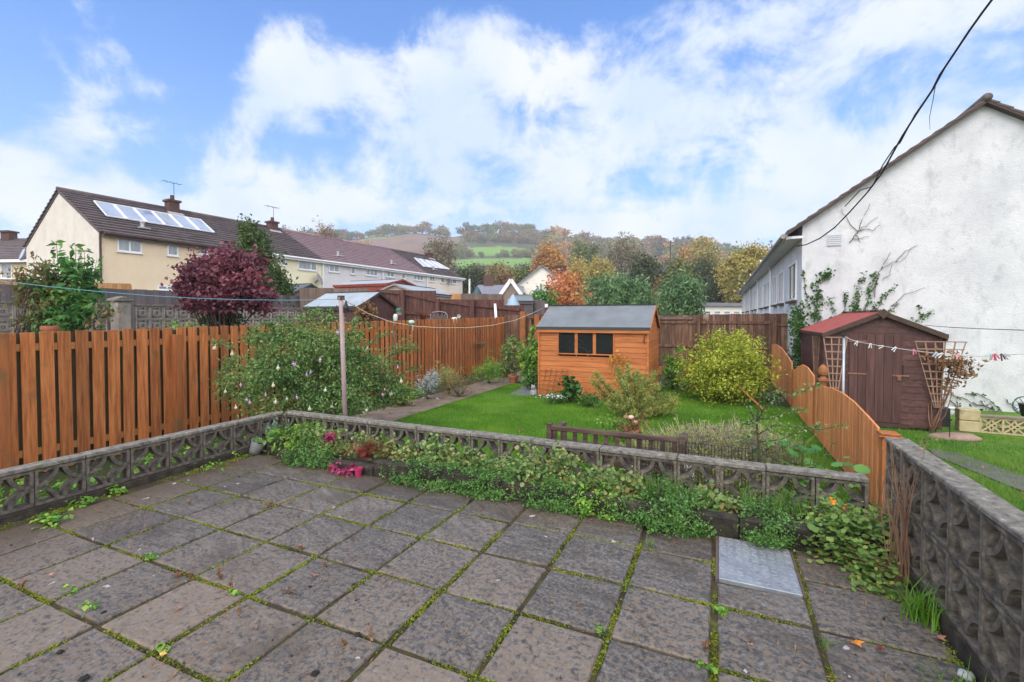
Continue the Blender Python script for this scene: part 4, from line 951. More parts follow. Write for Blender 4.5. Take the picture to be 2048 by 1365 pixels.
# orange shed
a=G(1079,793,ZL); c=G(1296,806,ZL); ANG=math.atan2(c.y-a.y,c.x-a.x)*.2; LS=(c-a).length
HS=[(.455,1.66,1.02,1.52)]
s1=shed('garden_shed','orange stained wooden shed with grey felt roof and three dark window panes on the lawn',(a.x,a.y,ZL),ANG,LS,1.85,1.60,2.06,M['shed_orange'],M['grey_felt'],M['shed_orange'],oh=.055,holes=HS,boards=.112)
def shedwin(root):
    x0,x1,z0,z1=HS[0]; b=MB()
    b.box(x0-.012,x1+.012,-.03,.0,z1,z1+.04); b.box(x0-.022,x0,-.03,.03,z0-.02,z1); b.box(x1,x1+.022,-.03,.03,z0-.02,z1)
    b.box(x0-.03,x1+.04,-.045,.03,z0-.045,z0-.021)
    w=(x1-x0)/3
    for i in (1,2): b.box(x0+i*w-.034,x0+i*w+.034,-.024,.024,z0-.02,z1)
    b.build('window_frame',M['shed_orange'],root,bevel=.002)
    for i in range(3):
        b=MB(); b.box(x0+i*w+(.035 if i else .001),x0+(i+1)*w-(.035 if i<2 else .001),-.004,-.001,z0-.02,z1); b.build('window_pane',M['glass'],root)
    b=MB(); b.box(.03,LS-.03,1.815,1.82,.06,1.6); b.box(.03,LS-.03,.03,1.81,1.58,1.59); b.build('lining',plain('dark_lining',(.045,.032,.022),.9),root)
    fm=plain('pale_handle',(.70,.76,.70),.5)
    rt=empty('garden_fork','pale handled fork standing inside the shed behind the left pane','garden tool',root.matrix_world@Vector((0,0,0)))
    rt.location=Matrix.Translation(root.location)@Matrix.Rotation(ANG,4,'Z')@Vector((.80,.05,.06)); rt.rotation_euler=(R(-6),0,ANG)
    b=MB(); b.tube([(0,0,0),(.02,0,1.02)],.014,8); b.build('shaft',fm,rt)
    b=MB(); b.tube([(.02,0,1.0),(-.045,0,1.15)],.012,6); b.tube([(.02,0,1.0),(.085,0,1.15)],.012,6); b.tube([(-.055,0,1.15),(.095,0,1.15)],.016,6); b.build('handle',fm,rt)
    rt=empty('hose','loop of white hose hanging inside the shed behind the middle pane','hose',Matrix.Translation(root.location)@Matrix.Rotation(ANG,4,'Z')@Vector((1.0,.12,1.0)),ANG)
    b=MB(); b.tube([(-.1,0,.13),(-.02,0,.12),(.05,0,.06),(.08,0,-.06)],.012,6); b.tube([(.08,0,-.05),(.09,0,.02),(.13,.0,.07)],.013,6); b.build('loop',plain('white_hose',(.6,.62,.6),.4),rt)
    rt=empty('broom','pale pole leaning across inside the shed behind the left pane','garden tool',Matrix.Translation(root.location)@Matrix.Rotation(ANG,4,'Z')@Vector((.62,.2,1.5)),ANG)
    b=MB(); b.tube([(0,0,-.02),(.32,.1,-.28)],.01,6); b.build('shaft',fm,rt)
    # small door furniture on the right corner
    b=MB(); b.tube([(LS-.05,-.035,1.42),(LS-.08,-.04,1.30),(LS-.05,-.035,1.25)],.008,5); b.build('latch',M['black'],root)
bpy.context.view_layer.update(); shedwin(s1)
def lap_trellis():
    """small lattice leaning on the shed"""
    o=Matrix.Translation(s1.location)@Matrix.Rotation(ANG,4,'Z')
    root=empty('trellis','small thin diamond trellis leaning on the left of the orange shed','trellis',o@Vector((.05,-.12,.02)),ANG); b=MB(); m_=mat('shed_trellis_wood',[(.16,.06,.02),(.28,.11,.035)],8,(1,1,1),.7)
    for k in range(5): b.bar((.02+k*.12,0,0),(.12+k*.125,.09,.62),.010,.008)
    for k in range(6): b.bar((-.02,.012+.014*k,.06+k*.10),(.56,.012+.014*k,.11+k*.095),.008,.008)
    b.build('lattice',m_,root)
lap_trellis()
# brown shed with red roof in the right-hand garden: gable and door facing the patio
y0=10.15; xl=PY(1650,800,y0).x; xr=PY(1878,800,y0).x; WB=xr-xl
hb=lambda v,u,y:PY(u,v,y).z-ZR
s2,dr=shed('garden_shed','dark brown wooden shed with faded red felt roof against the white house wall',(xr,y0,ZR+.03),R(90),2.55,WB,1.66,2.03,M['shed_brown'],M['red_felt'],M['shed_brown'],oh=.10,barge=M['trim_brown'],edge=M['trim_brown'],door=('l',.52,1.28,1.62),boards=.115)
b=MB(); b.box(-.05,-.035,WB-1.34,WB-.45,.0,.0001)
b=MB(); b.bar((-.12,WB/2,2.06),(-.12,WB/2-.001,1.90),.012,.012); b.prism([(WB/2,2.08),(WB/2-.09,2.0),(WB/2,1.90),(WB/2+.09,2.0)],-.135,-.117,'x'); b.build('finial',M['trim_brown'],s2)
b=MB(); b.box(-.042,-.036,.50,.515,.9,1.1); b.build('hinge',M['black'],dr)
rm=mat('rusty_iron',[(.16,.07,.045),(.28,.14,.09)],20)
for z in (.92,1.50): 
    b=MB(); b.box(-.044,-.036,1.02,1.30,z-.012,z+.012); b.build('strap_hinge',rm,dr)
b=MB(); b.box(-.044,-.036,.42,.66,.90,.925); b.tube([(-.05,.56,.90),(-.05,.56,.83)],.03,8); b.build('hasp',rm,dr)
b=MB(); b.box(-.05,-.02,.40,WB-.45,.0,.07); b.box(-.04,-.01,0,.45,.02,.06); b.build('sill_board',M['trim_brown'],s2)
def fan(name,label,p,h,wb,wt,n,nh,mt,rz=0,tilt=0,group=None):
    root=empty(name,label,'trellis',p,rz,group=group,rot=(tilt,0,rz)); b=MB()
    for k in range(n):
        t=k/(n-1)-.5; b.bar((t*wb,0,0),(t*wt,0,h),.020,.010)
    b.build('upright',mt,root,bevel=.001); b=MB()
    for k in range(nh):
        z=h*(.10+.90*k/(nh-1)); w=wb+(wt-wb)*z/h; b.bar((-w/2-.012,-.011,z),(w/2+.012,-.011,z),.010,.018)
    b.build('crossbar',mt,root); return root
tw=mat('trellis_wood',[(.22,.13,.085),(.36,.23,.16)],6,(1,1,1),.75,.1)
p=PY(1672,760,y0-.09); fan('fan_trellis','fan trellis of pale brown wood standing left of the shed door, behind the grey post',(p.x-.02,p.y,p.z-.25),1.02,.09,.36,4,8,tw)
p=PY(1866,790,y0-.09); fan('fan_trellis','fan trellis carrying a brown climbing rose on the right corner of the dark shed',(p.x+.08,p.y,p.z-.22),1.12,.12,.66,6,9,tw)
p=PX(1632,760,xl-.05); fan('fan_trellis','dark weathered fan trellis on the left side of the brown shed',(xl-.06,p.y,p.z-.3),1.15,.12,.7,4,6,M['twig'],R(90))
# climber on right trellis
p=PY(1868,790,y0-.16)
c0=PY(1862,870,y0-.15)
root=empty('climbing_rose','climbing rose with bronze and brown leaves on the right fan trellis','climber',(c0.x,c0.y,ZR)); E=[]
for u,v,rx,rz in ((1895,725,.20,.22),(1925,730,.2,.2),(1865,712,.12,.1),(1900,765,.14,.18),(1935,745,.12,.12),(1850,740,.1,.07)):
    q=PY(u,v,y0-.2)-root.location; E.append((q.x,q.y,q.z,rx,.12,rz))
P,c,O=cloud(E,60,14,.045,.1); V,F=leaves(P,.05,.55,.3); np_obj('foliage',V,F,L['brown'],root)
limbs((0,0,0),[tuple(x) for x in c],7,.01).build('stem',M['twig'],root,smooth=True)
# ---------------- curved-top fence between the gardens ---------------
XG=1.36
def gate_fence():
    root=empty('picket_fence','orange close-board fence with scalloped convex tops dividing the two gardens','fence',(XG,5.2,ZL))
    prof=[[(5.25,.49),(5.6,.535),(6.1,.59),(6.6,.61),(7.2,.59),(7.8,.53),(8.3,.44)],[(8.42,.60),(9.0,.68),(9.5,.68),(10.0,.60),(10.6,.46)],[(10.8,.60),(11.6,.70),(12.6,.80),(13.6,.82),(14.6,.76)]]
    for pr in prof:
        b=MB(); y=pr[0][0]; e=pr[-1][0]; w=.145
        n=int((e-y)/w)
        for i in range(n):
            f=y+(i+.5)*(e-y)/n; zt=np.interp(f,[q[0] for q in pr],[q[1] for q in pr]); ww=(e-y)/n-.022
            sl=(np.interp(f+.05,[q[0] for q in pr],[q[1] for q in pr])-np.interp(f-.05,[q[0] for q in pr],[q[1] for q in pr]))*10*ww/2
            b.prism([(f-ww/2,ZL),(f+ww/2,ZL),(f+ww/2,zt+sl),(f-ww/2,zt-sl)],XG-.02+rnd.uniform(-.002,.002),XG,'x')
        b.build('panel',M['orange_bright'],root,off=root.location,bevel=.002)
        b=MB()
        for z in (.0,.35): b.box(XG+.001,XG+.04,y,e,z-.04,z+.03)
        b.build('rail',M['orange_post'],root,off=root.location)
        b=MB()
        b.box(XG+.02,XG+.05,y,e,ZL-.15,ZL+.1); b.build('gravel_board',M['deadwood'],root,off=root.location)
        b=MB(); b.box(XG-.03,XG+.055,e+.005,e+.095,ZL,pr[-1][1]+.02); b.build('post',M['orange_post'],root,off=root.location,bevel=.004)
    # near post with flat cap
    b=MB(); b.box(XG-.02,XG+.085,5.10,5.20,ZL,.44); b.build('post',M['orange'],root,off=root.location,bevel=.003)
    b=MB(); b.box(XG-.055,XG+.12,5.065,5.235,.441,.455); b.box(XG-.04,XG+.105,5.08,5.22,.4551,.478); b.build('post_cap',M['orange_post'],root,off=root.location,bevel=.006)
    # acorn post
    q=PY(1641,760,8.15); x=q.x+.03
    b=MB(); b.box(x-.04,x+.04,8.11,8.19,ZL,.565); b.build('post',M['orange_post'],root,off=root.location)
    b=MB(); b.box(x-.065,x+.065,8.085,8.215,.566,.60); b.lathe([(.05,.60),(.03,.63),(.03,.645),(.062,.66),(.068,.70),(.055,.76),(.025,.80),(0,.81)],14,(x,8.15,0)); b.build('acorn_finial',mat('brown_stained_finial',[(.20,.075,.025),(.32,.13,.045)],8),root,off=root.location)
gate_fence()
# loose plank sticking out of the fence
a_=W(1480,775,9.2); b_=W(1555,845,8.6)
r_=empty('loose_board','loose orange board leaning out from the scalloped fence over the lawn','plank',(a_.x,a_.y,ZL)); b=MB(); b.bar(a_-r_.location,b_-r_.location,.16,.02,(0,.3,1)); b.bar(b_-r_.location,(b_.x+.3-a_.x,b_.y-a_.y,b_.z-.5-ZL),.03,.03); b.build('plank',M['orange'],r_)
# ---------------- back fence ----------------
def back_fence():
    YB=15.25; root=empty('back_fence','old brown board fence with rails across the far end of the garden','fence',(-1.6,YB,ZL))
    xa=-7.1; xb=1.75; w=.148; b=MB(); x=xa
    while x<xb: b.box(x,x+w-.003,YB,YB+.02+rnd.uniform(-.003,.003),ZL,1.60+rnd.uniform(-.012,.012)+.02*math.sin(x)); x+=w
    b.build('panel',M['brownfence'],root,off=root.location)
    for z in (1.33,.62):
        x=-2.6
        for L_ in (1.75,2.35,.9):
            b=MB(); zz=z+rnd.uniform(-.05,.05); b.box(x,x+L_,YB-.035,YB-.002,zz-.04,zz+.04); b.build('rail',M['brownfence'],root,off=root.location); x+=L_
    b=MB(); b.box(-2.0,-.75,YB-.06,YB-.036,1.45,1.52); b.build('rail',M['greybrownfence'],root,off=root.location)
    for x in (-6.1,-4.55,-2.6,-.62,1.4): b=MB(); b.box(x,x+.1,YB-.11,YB-.04,ZL,1.52); b.build('post',M['brownfence'],root,off=root.location)
    b=MB(); b.box(-2.6,1.7,YB-.05,YB-.02,ZL,-.02); b.build('gravel_board',M['orange_post'],root,off=root.location)
back_fence()
def corner_posts():
    root=empty('fence_bay','brown posts and short boarded bay where the orange fence meets the back fence','fence',(-6.7,15.05,ZL)); 
    for u,w in ((1045,.2),(1073,.16)):
        p=PY(u,640,15.0); b=MB(); b.box(p.x-w/2,p.x+w/2,15.0,15.1,ZL,1.72 if w>.18 else 1.62); b.build('post',M['orange_post'],root,off=root.location)
    b=MB(); p=PY(1045,640,15.05); q=PY(1085,640,15.05); b.box(p.x,q.x,15.11,15.14,1.48,1.56); b.build('rail',M['brownfence'],root,off=root.location)
corner_posts()
def dark_fence():
    """stepped dark brown fence at the back of the neighbour's garden"""
    A=Vector((-7.15,15.35,0)); B=Vector((-11.9,14.6,0)); d=(B-A).normalized(); n=Vector((-d.y,d.x,0)); n=n if n.y<0 else -n
    Lf=(B-A).length; root=empty('stepped_fence','dark brown board fence stepping down with sloping rails behind the neighbouring garden','fence',(A.x,A.y,ZN))
    def at(u): return (PL(u,620,A,n)-A).dot(d)
    segs=[(1048,1008,611,611),(1008,872,600,599),(872,752,582,580)]
    for (u0,u1,v0,v1) in segs:
        s0=at(u0);s1=at(u1); z0=PL(u0,v0,A,n).z; z1=PL(u1,v1,A,n).z; b=MB(); k=int(abs(s1-s0)/.13); 
        for i in range(k):
            a=s0+(s1-s0)*i/k; c=s0+(s1-s0)*(i+1)/k-.004; z=z0+(z1-z0)*i/k
            p=A+d*a; q=A+d*c; t=n*rnd.uniform(.012,.02)
            vs=[p,q,q-n*.02,p-n*.02]; b.add([Vector((w_.x,w_.y,ZN)) for w_ in vs]+[Vector((w_.x,w_.y,z)) for w_ in vs],[(0,1,2,3),(7,6,5,4),(0,4,5,1),(1,5,6,2),(2,6,7,3),(3,7,4,0)])
        b.build('panel',M['darkfence'],root,off=root.location)
    for (u0,v0,u1,v1) in ((1040,620,953,611),(942,611,880,602),(872,602,811,588),(805,587,760,583),(1040,642,953,638),(942,637,880,634),(872,631,811,625)):
        b=MB(); b.bar(PL(u0,v0,A,n)+n*.03,PL(u1,v1,A,n)+n*.03,.05,.10); b.build('rail',M['darkfence'],root,off=root.location)
    for u,v in ((946,602),(877,598),(807,581)):
        p=PL(u,v,A,n)+n*.06; b=MB(); b.box(p.x-.09,p.x+.09,p.y-.06,p.y+.03,ZN,p.z); b.build('post',M['darkfence'],root,off=root.location)
dark_fence()
# ---------------- things in the left-hand neighbour's garden ---------
sq=block_mesh(.297,.297,.09,M['screen'],'square')
def nscreen():
    XS=-12.45; root=empty('screen_wall','pale screen-block wall with square motifs and a coping, in the neighbouring garden on the left','garden wall',(XS,1.0,.25),R(90))
    block_wall(root,0,16,.3,.62,.3,3,.09,sq,M['coping'],.05,.02,cop_n=2)
    block_wall(root,5.35,16,.3,.62,.3,3,.09,sq,M['coping'],.05,.02,cop_n=2)
    b=MB(); b.box(0,10.2,-.0,.1,-.5,.615); b.build('footing',M['screen'],root)
    for x in (4.95,0-.35): 
        b=MB(); b.box(x,x+.26,-.1,.2,-.4,1.62); b.build('pier',M['screen'],root,bevel=.01)
        b=MB(); b.box(x-.05,x+.31,-.15,.25,1.621,1.68); b.prism([(x-.04,1.68),(x+.30,1.68),(x+.13,1.74)],-.13,.23,'y'); b.build('pier_cap',M['coping'],root,bevel=.01)
nscreen()
def fence_line(name,label,pa,pb,z0,za,zb,mt,w=.13,t=.02,group=None,rail=None):
    A=Vector((pa[0],pa[1],0)); B=Vector((pb[0],pb[1],0)); d=(B-A).normalized(); n=Vector((-d.y,d.x,0)); Lf=(B-A).length
    root=empty(name,label,'fence',(A.x,A.y,z0),math.atan2(d.y,d.x),group); b=MB(); k=max(1,int(Lf/w))
    for i in range(k):
        x=i*Lf/k; z=za+(zb-za)*i/k-z0+rnd.uniform(-.01,.01); o=rnd.uniform(0,.006); b.box(x,x+Lf/k-.004,-t/2+o,t/2+o,0,z)
    b.build('panel',mt,root); 
    for s in (-1,1):
        b=MB()
        for f in (.2,.85): b.box(0,Lf,(-t/2-.036 if s<0 else t/2+.008),(-t/2-.002 if s<0 else t/2+.04),(za-z0)*f-.04,(za-z0)*f+.04)
        if s>0: b.build('rail',rail or mt,root)
    b=MB(); k=max(2,int(Lf/1.9)+1)
    for i in range(k): x=Lf*i/(k-1); b.box(x-.045,x+.045,t/2+.042,t/2+.12,0,za-z0+(zb-za)*i/(k-1)-.05)
    b.build('post',rail or mt,root); return root
p0=W(-300,570,11.5); p1=W(350,577,15.5)
pA=PX(-60,567,-14.5); pB=PX(600,592,-14.5)
fence_line('grey_fence','grey-purple vertical board fence behind the pale screen-block wall',(pA.x,pA.y),(pB.x,pB.y),.75,pA.z,pB.z,M['greyfence'],.15)
pA=PX(-60,556,-16.5); pB=PX(262,568,-16.5)
fence_line('tan_fence','strip of new tan board fence below the cream end house',(pA.x,pA.y),(pB.x,pB.y),.75,pA.z,pB.z,M['tanfence'],.12)
def gshed(name,label,ue,ur,ug,D,wm,rm,tm,ubl,v_e,v_a,v_r,base,**k):
    """shed with its ridge along world x and gable (near corner ue, far corner ur, apex ug) facing +x at x=-D"""
    n=PX(ue,v_e,-D); f=PX(ur,v_r,-D); a=PX(ug,v_a,-D); Wy=f.y-n.y; q=PY(ubl,v_e,n.y)
    Lx=abs(q.x+D); oh=.1
    return shed(name,label,(-D-Lx+oh,n.y+.07,base),0,Lx-2*oh,Wy-.14,(n.z+f.z)/2-base-.0,a.z-base-.02,wm,rm,tm,oh=oh,**k)
r=gshed('garden_shed','dark brown shed with pale grey roof and small door beyond the orange fence',716,799,763.5,10.0,M['shed_brown'],M['grey_felt_light'],M['shed_brown'],606,610,583.5,615,ZN,barge=M['trim_brown'],door=('r',.55,1.2,1.75))
r=gshed('garden_shed','weathered bleached wooden shed with dark roof edges beside the dark green tree',583,661,624,15.0,M['old_wood'],M['grey_felt'],M['old_wood'],520,587,567.5,589,.6,barge=M['felt_edge'])
r=gshed('summer_house','red-brown summer house with wide grey roof in front of the grey-white terraced houses',774,836,811,15.4,M['redwood'],M['grey_felt_light'],M['redwood'],665.5,572.5,559,567.5,.6,barge=M['redwood'],edge=M['redwood'])
# pale roofed shed with its gable toward the patio
A_=W(771,584,22.); B_=W(822,584,21.5)
d_=(W(900,596,25.5)-W(822,584,21.5)); ang=math.atan2(d_.y,d_.x)
q=W(826,584,21.5)
r=shed('garden_shed','shed with long pale blue-grey roof and bleached gable behind the dark stepped fence',(q.x,q.y,.2),ang,4.0,1.9,W(822,582,21.5).z-.2,W(799,567,21.5).z-.2,M['old_wood'],M['grey_felt_light'],M['old_wood'],barge=M['old_wood'])
pA=W(893,588,27); pB=W(927,588,27.5); fence_line('tan_fence','short orange-tan fence below the last terraced house',(pA.x,pA.y),(pB.x,pB.y),0,pA.z,pB.z,M['tanfence'],.15)
pA=W(922,588,27); pB=W(1004,589,26); fence_line('weathered_fence','weathered grey-brown board fence under the slate-roofed bungalow',(pA.x,pA.y),(pB.x,pB.y),0,pA.z,pB.z,M['greybrownfence'],.16)
pA=W(600,576,17.5); pB=W(735,578,17.8); fence_line('weathered_fence','horizontal band of mossy weathered fence below the summer house',(pA.x,pA.y),(pB.x,pB.y),.2,pA.z,pB.z,M['greybrownfence'],.5)
q=W(1035,591,19); r=shed('garden_shed','small dark grey shed beside the folded light blue parasol',(q.x,q.y,0),YAW+.1,.60,.9,W(1035,601,19).z,W(1035,591,19.5).z,M['greyfence'],M['grey_felt'],M['greyfence'],oh=.05)
pA=W(1052,599,19.5); pB=W(1090,602,19); fence_line('grey_fence','short grey fence between the small dark shed and the red tree',(pA.x,pA.y),(pB.x,pB.y),0,pA.z,pB.z,M['greyfence'],.15)
def parasol(u,vt,vb,d,w,c,label):
    t=W(u,vt,d); z0=W(u,vb,d).z; root=empty('parasol',label,'parasol',(t.x,t.y,z0-1.2)); m_=plain('parasol_cover_'+str(int(u)),c,.5); b=MB(); n=16; H=t.z-root.location.z
    vs=[(0,0,H)]; fs=[]
    for j in range(1,6):
        for k in range(n):
            r_=w*(j/5)**.8*(1 if k%2 else .72)/2; a=2*PI*k/n; vs.append((r_*math.cos(a),r_*math.sin(a),H-(t.z-z0+.1)*j/5))
    for k in range(n): fs.append((0,1+k,1+(k+1)%n))
    for j in range(4):
        for k in range(n): fs.append((1+j*n+k,1+(j+1)*n+k,1+(j+1)*n+(k+1)%n,1+j*n+(k+1)%n))
    b.add(vs,fs); b.build('cover',m_,root,smooth=True); b=MB(); b.tube([(0,0,0),(0,0,H)],.025,8); b.build('pole',M['grey_metal'],root)
parasol(1026,588,613,17.5,.66,(.30,.42,.55),'folded parasol under a light blue cover')
parasol(954,572,592,28,.78,(.035,.075,.10),'folded parasol under a dark blue cover beyond the weathered fence')
def pole(u,vt,vb,d,r,mt,name,label,cat='pole',u2=None,zb=None,cap=False):
    t=W(u,vt,d); q=W(u2 or u,vb,d); z=q.z if zb is None else zb; k=(t-q)/(t.z-q.z) if abs(t.z-q.z)>1e-3 else Vector((0,0,1)); b0=q+k*(z-q.z)
    root=empty(name,label,cat,b0); b=MB(); b.tube([(0,0,0),t-b0],r,10); b.build('shaft',mt,root,smooth=True)
    b=MB(); b.lathe([(r*1.15,-.02),(r*1.15,.0),(0,.008)],10,t-b0); b.build('cap',mt,root); return root,t
pole(939,558,592,30,.06,plain('pale_pole',(.5,.5,.48),.5),'lamp_post','thin pale grey pole beyond the fences left of the bungalow',zb=0)
pole(990,608,636,16.35,.045,M['white_plastic'],'vent_pipe','white plastic pipe standing up behind the orange fence','pipe',u2=992,zb=ZN)
# ornaments just beyond the orange fence
def ornaments():
    p=PX(720+100,648,XF+.05)
    root=empty('solar_light','pale green solar light fixed on top of an orange fence post','lamp',(XF+.04,PX(820,645,XF).y,1.30)); b=MB(); g=plain('pale_green_plastic',(.42,.60,.47),.4)
    b.lathe([(.02,.02),(.075,.06),(.085,.10),(.06,.13),(0,.14)],14); b.build('lamp',g,root,smooth=True); b=MB(); b.tube([(0,0,.04),(.04,0,.0),(.05,0,-.12)],.01,5); b.tube([(0,.05,.04),(.03,.05,0)],.01,5); b.build('bracket',g,root)
    q=PX(791,648,XF-.3); b=MB(); b.lathe([(.05,0),(.05,1.66),(.06,1.72),(.045,1.78),(0,1.80)],14); o=b.at('bird_feeder',plain('white_feeder',(.55,.6,.55),.4),'white domed feeder post just beyond the orange fence','bird feeder',(0,0,0),smooth=True); o.location=(q.x,q.y,ZN)
    q=W(918,633,15.2); root=empty('clock_ornament','round pale green garden dial on a stake beyond the orange fence','ornament',(q.x,q.y,ZN)); b=MB(); b.tube([(0,0,0),(0,0,q.z-ZN)],.015,6); b.build('stake',M['grey_metal'],root)
    b=MB(); Mr=Matrix.Translation((0,0,q.z-ZN))@Matrix.Rotation(YAW,4,'Z')@Matrix.Rotation(R(90),4,'X'); b.lathe([(.06,-.02),(.062,.02),(.05,.02),(.045,.0),(0,.0)],16,(0,0,0),Mr); b.build('dial',plain('dial_green',(.35,.5,.45),.4),root,smooth=True)
    q=W(909,637,14.6); b=MB(); b.lathe([(.09,-.2),(.1,0),(.06,.03),(0,.035)],14); o=b.at('lantern','%s' and plain('cream_lamp',(.6,.6,.5),.4),'cream domed cap peeping over the orange fence','lamp',(0,0,0),smooth=True); o.location=(q.x,q.y,q.z)
    # bird house on the brown shed
    q=PX(795,625,-9.9); root=empty('bird_house','small bird house with green roof on the gable of the dark brown shed','bird house',(q.x,q.y,q.z-.1)); b=MB(); b.box(0,.12,-.07,.07,0,.16); b.build('box',M['old_wood'],root); b=MB(); b.prism([(-.1,.15),(.1,.15),(0,.25)],-.02,.15,'x'); b.build('roof',plain('green_roof',(.05,.16,.12),.6),root)
    # garden chair
    q=W(878,634,15.0); root=empty('garden_chair','grey metal garden chair with curved top rail against the dark stepped fence','chair',(q.x,q.y,ZN),R(32)); zt=q.z-ZN
    b=MB(); b.box(-.25,.25,-.02,.02,zt-.28,zt+.03); b.build('backrest',plain('brown_mesh',(.10,.075,.065),.7),root)
    b=MB(); b.box(-.26,.26,.0,.5,zt-.5,zt-.46); b.build('seat',plain('brown_mesh2',(.10,.075,.065),.7),root)
    b=MB()
    for s in (-1,1): b.tube([(s*.27,0,0),(s*.27,0,zt+.06),(s*.2,0,zt+.14),(0,0,zt+.17)],.014,6); b.tube([(s*.27,.45,0),(s*.27,.45,zt-.25),(s*.27,0,zt-.22)],.014,6)
    for k in range(4): b.tube([(-.18+.12*k,0,zt+.04),(-.15+.12*k,0,zt+.10),(-.12+.12*k,0,zt+.04)],.008,5)
    b.build('frame',plain('pale_frame',(.35,.36,.37),.4,.5),root)
ornaments()
# ---------------- white house on the right ----------------
YH=12.95
def window(root,x0,x1,z0,z1,y,name_glass,face=-1,ax='x',sill=True,mull=(.5,),open_=None,trans=0):
    """window proud of a wall; frame parts; ax: wall runs along x or y, face: outward sign of other axis"""
    def bx(b,a0,a1,o0,o1,za,zb):
        o0,o1=y+face*o0,y+face*o1
        if ax=='x': b.box(a0,a1,min(o0,o1),max(o0,o1),za,zb)
        else: b.box(min(o0,o1),max(o0,o1),a0,a1,za,zb)
    b=MB(); bx(b,x0+.05,x1-.05,-.01,.012,z0+.05,z1-.05); g=b.build('window',name_glass,root)
    b=MB(); f=.06; bx(b,x0,x1,.0,.04,z1-f,z1); bx(b,x0,x1,.0,.04,z0,z0+f); bx(b,x0,x0+f,.0,.039,z0+f,z1-f); bx(b,x1-f,x1,.0,.039,z0+f,z1-f)
    for m_ in mull:
        xm=x0+(x1-x0)*m_; bx(b,xm-.035,xm+.035,.0,.038,z0+f,z1-f)
    if trans: bx(b,x0+f,x1-f,.0,.037,z1-trans-.03,z1-trans+.03)
    b.build('frame',M['white_plastic'],g)
    if sill: b=MB(); bx(b,x0-.04,x1+.04,.0,.09,z0-.06,z0-.002); b.build('sill',M['white_plastic'] if name_glass!=M['winglass_dark'] else M['trim_brown'],g)
    return g
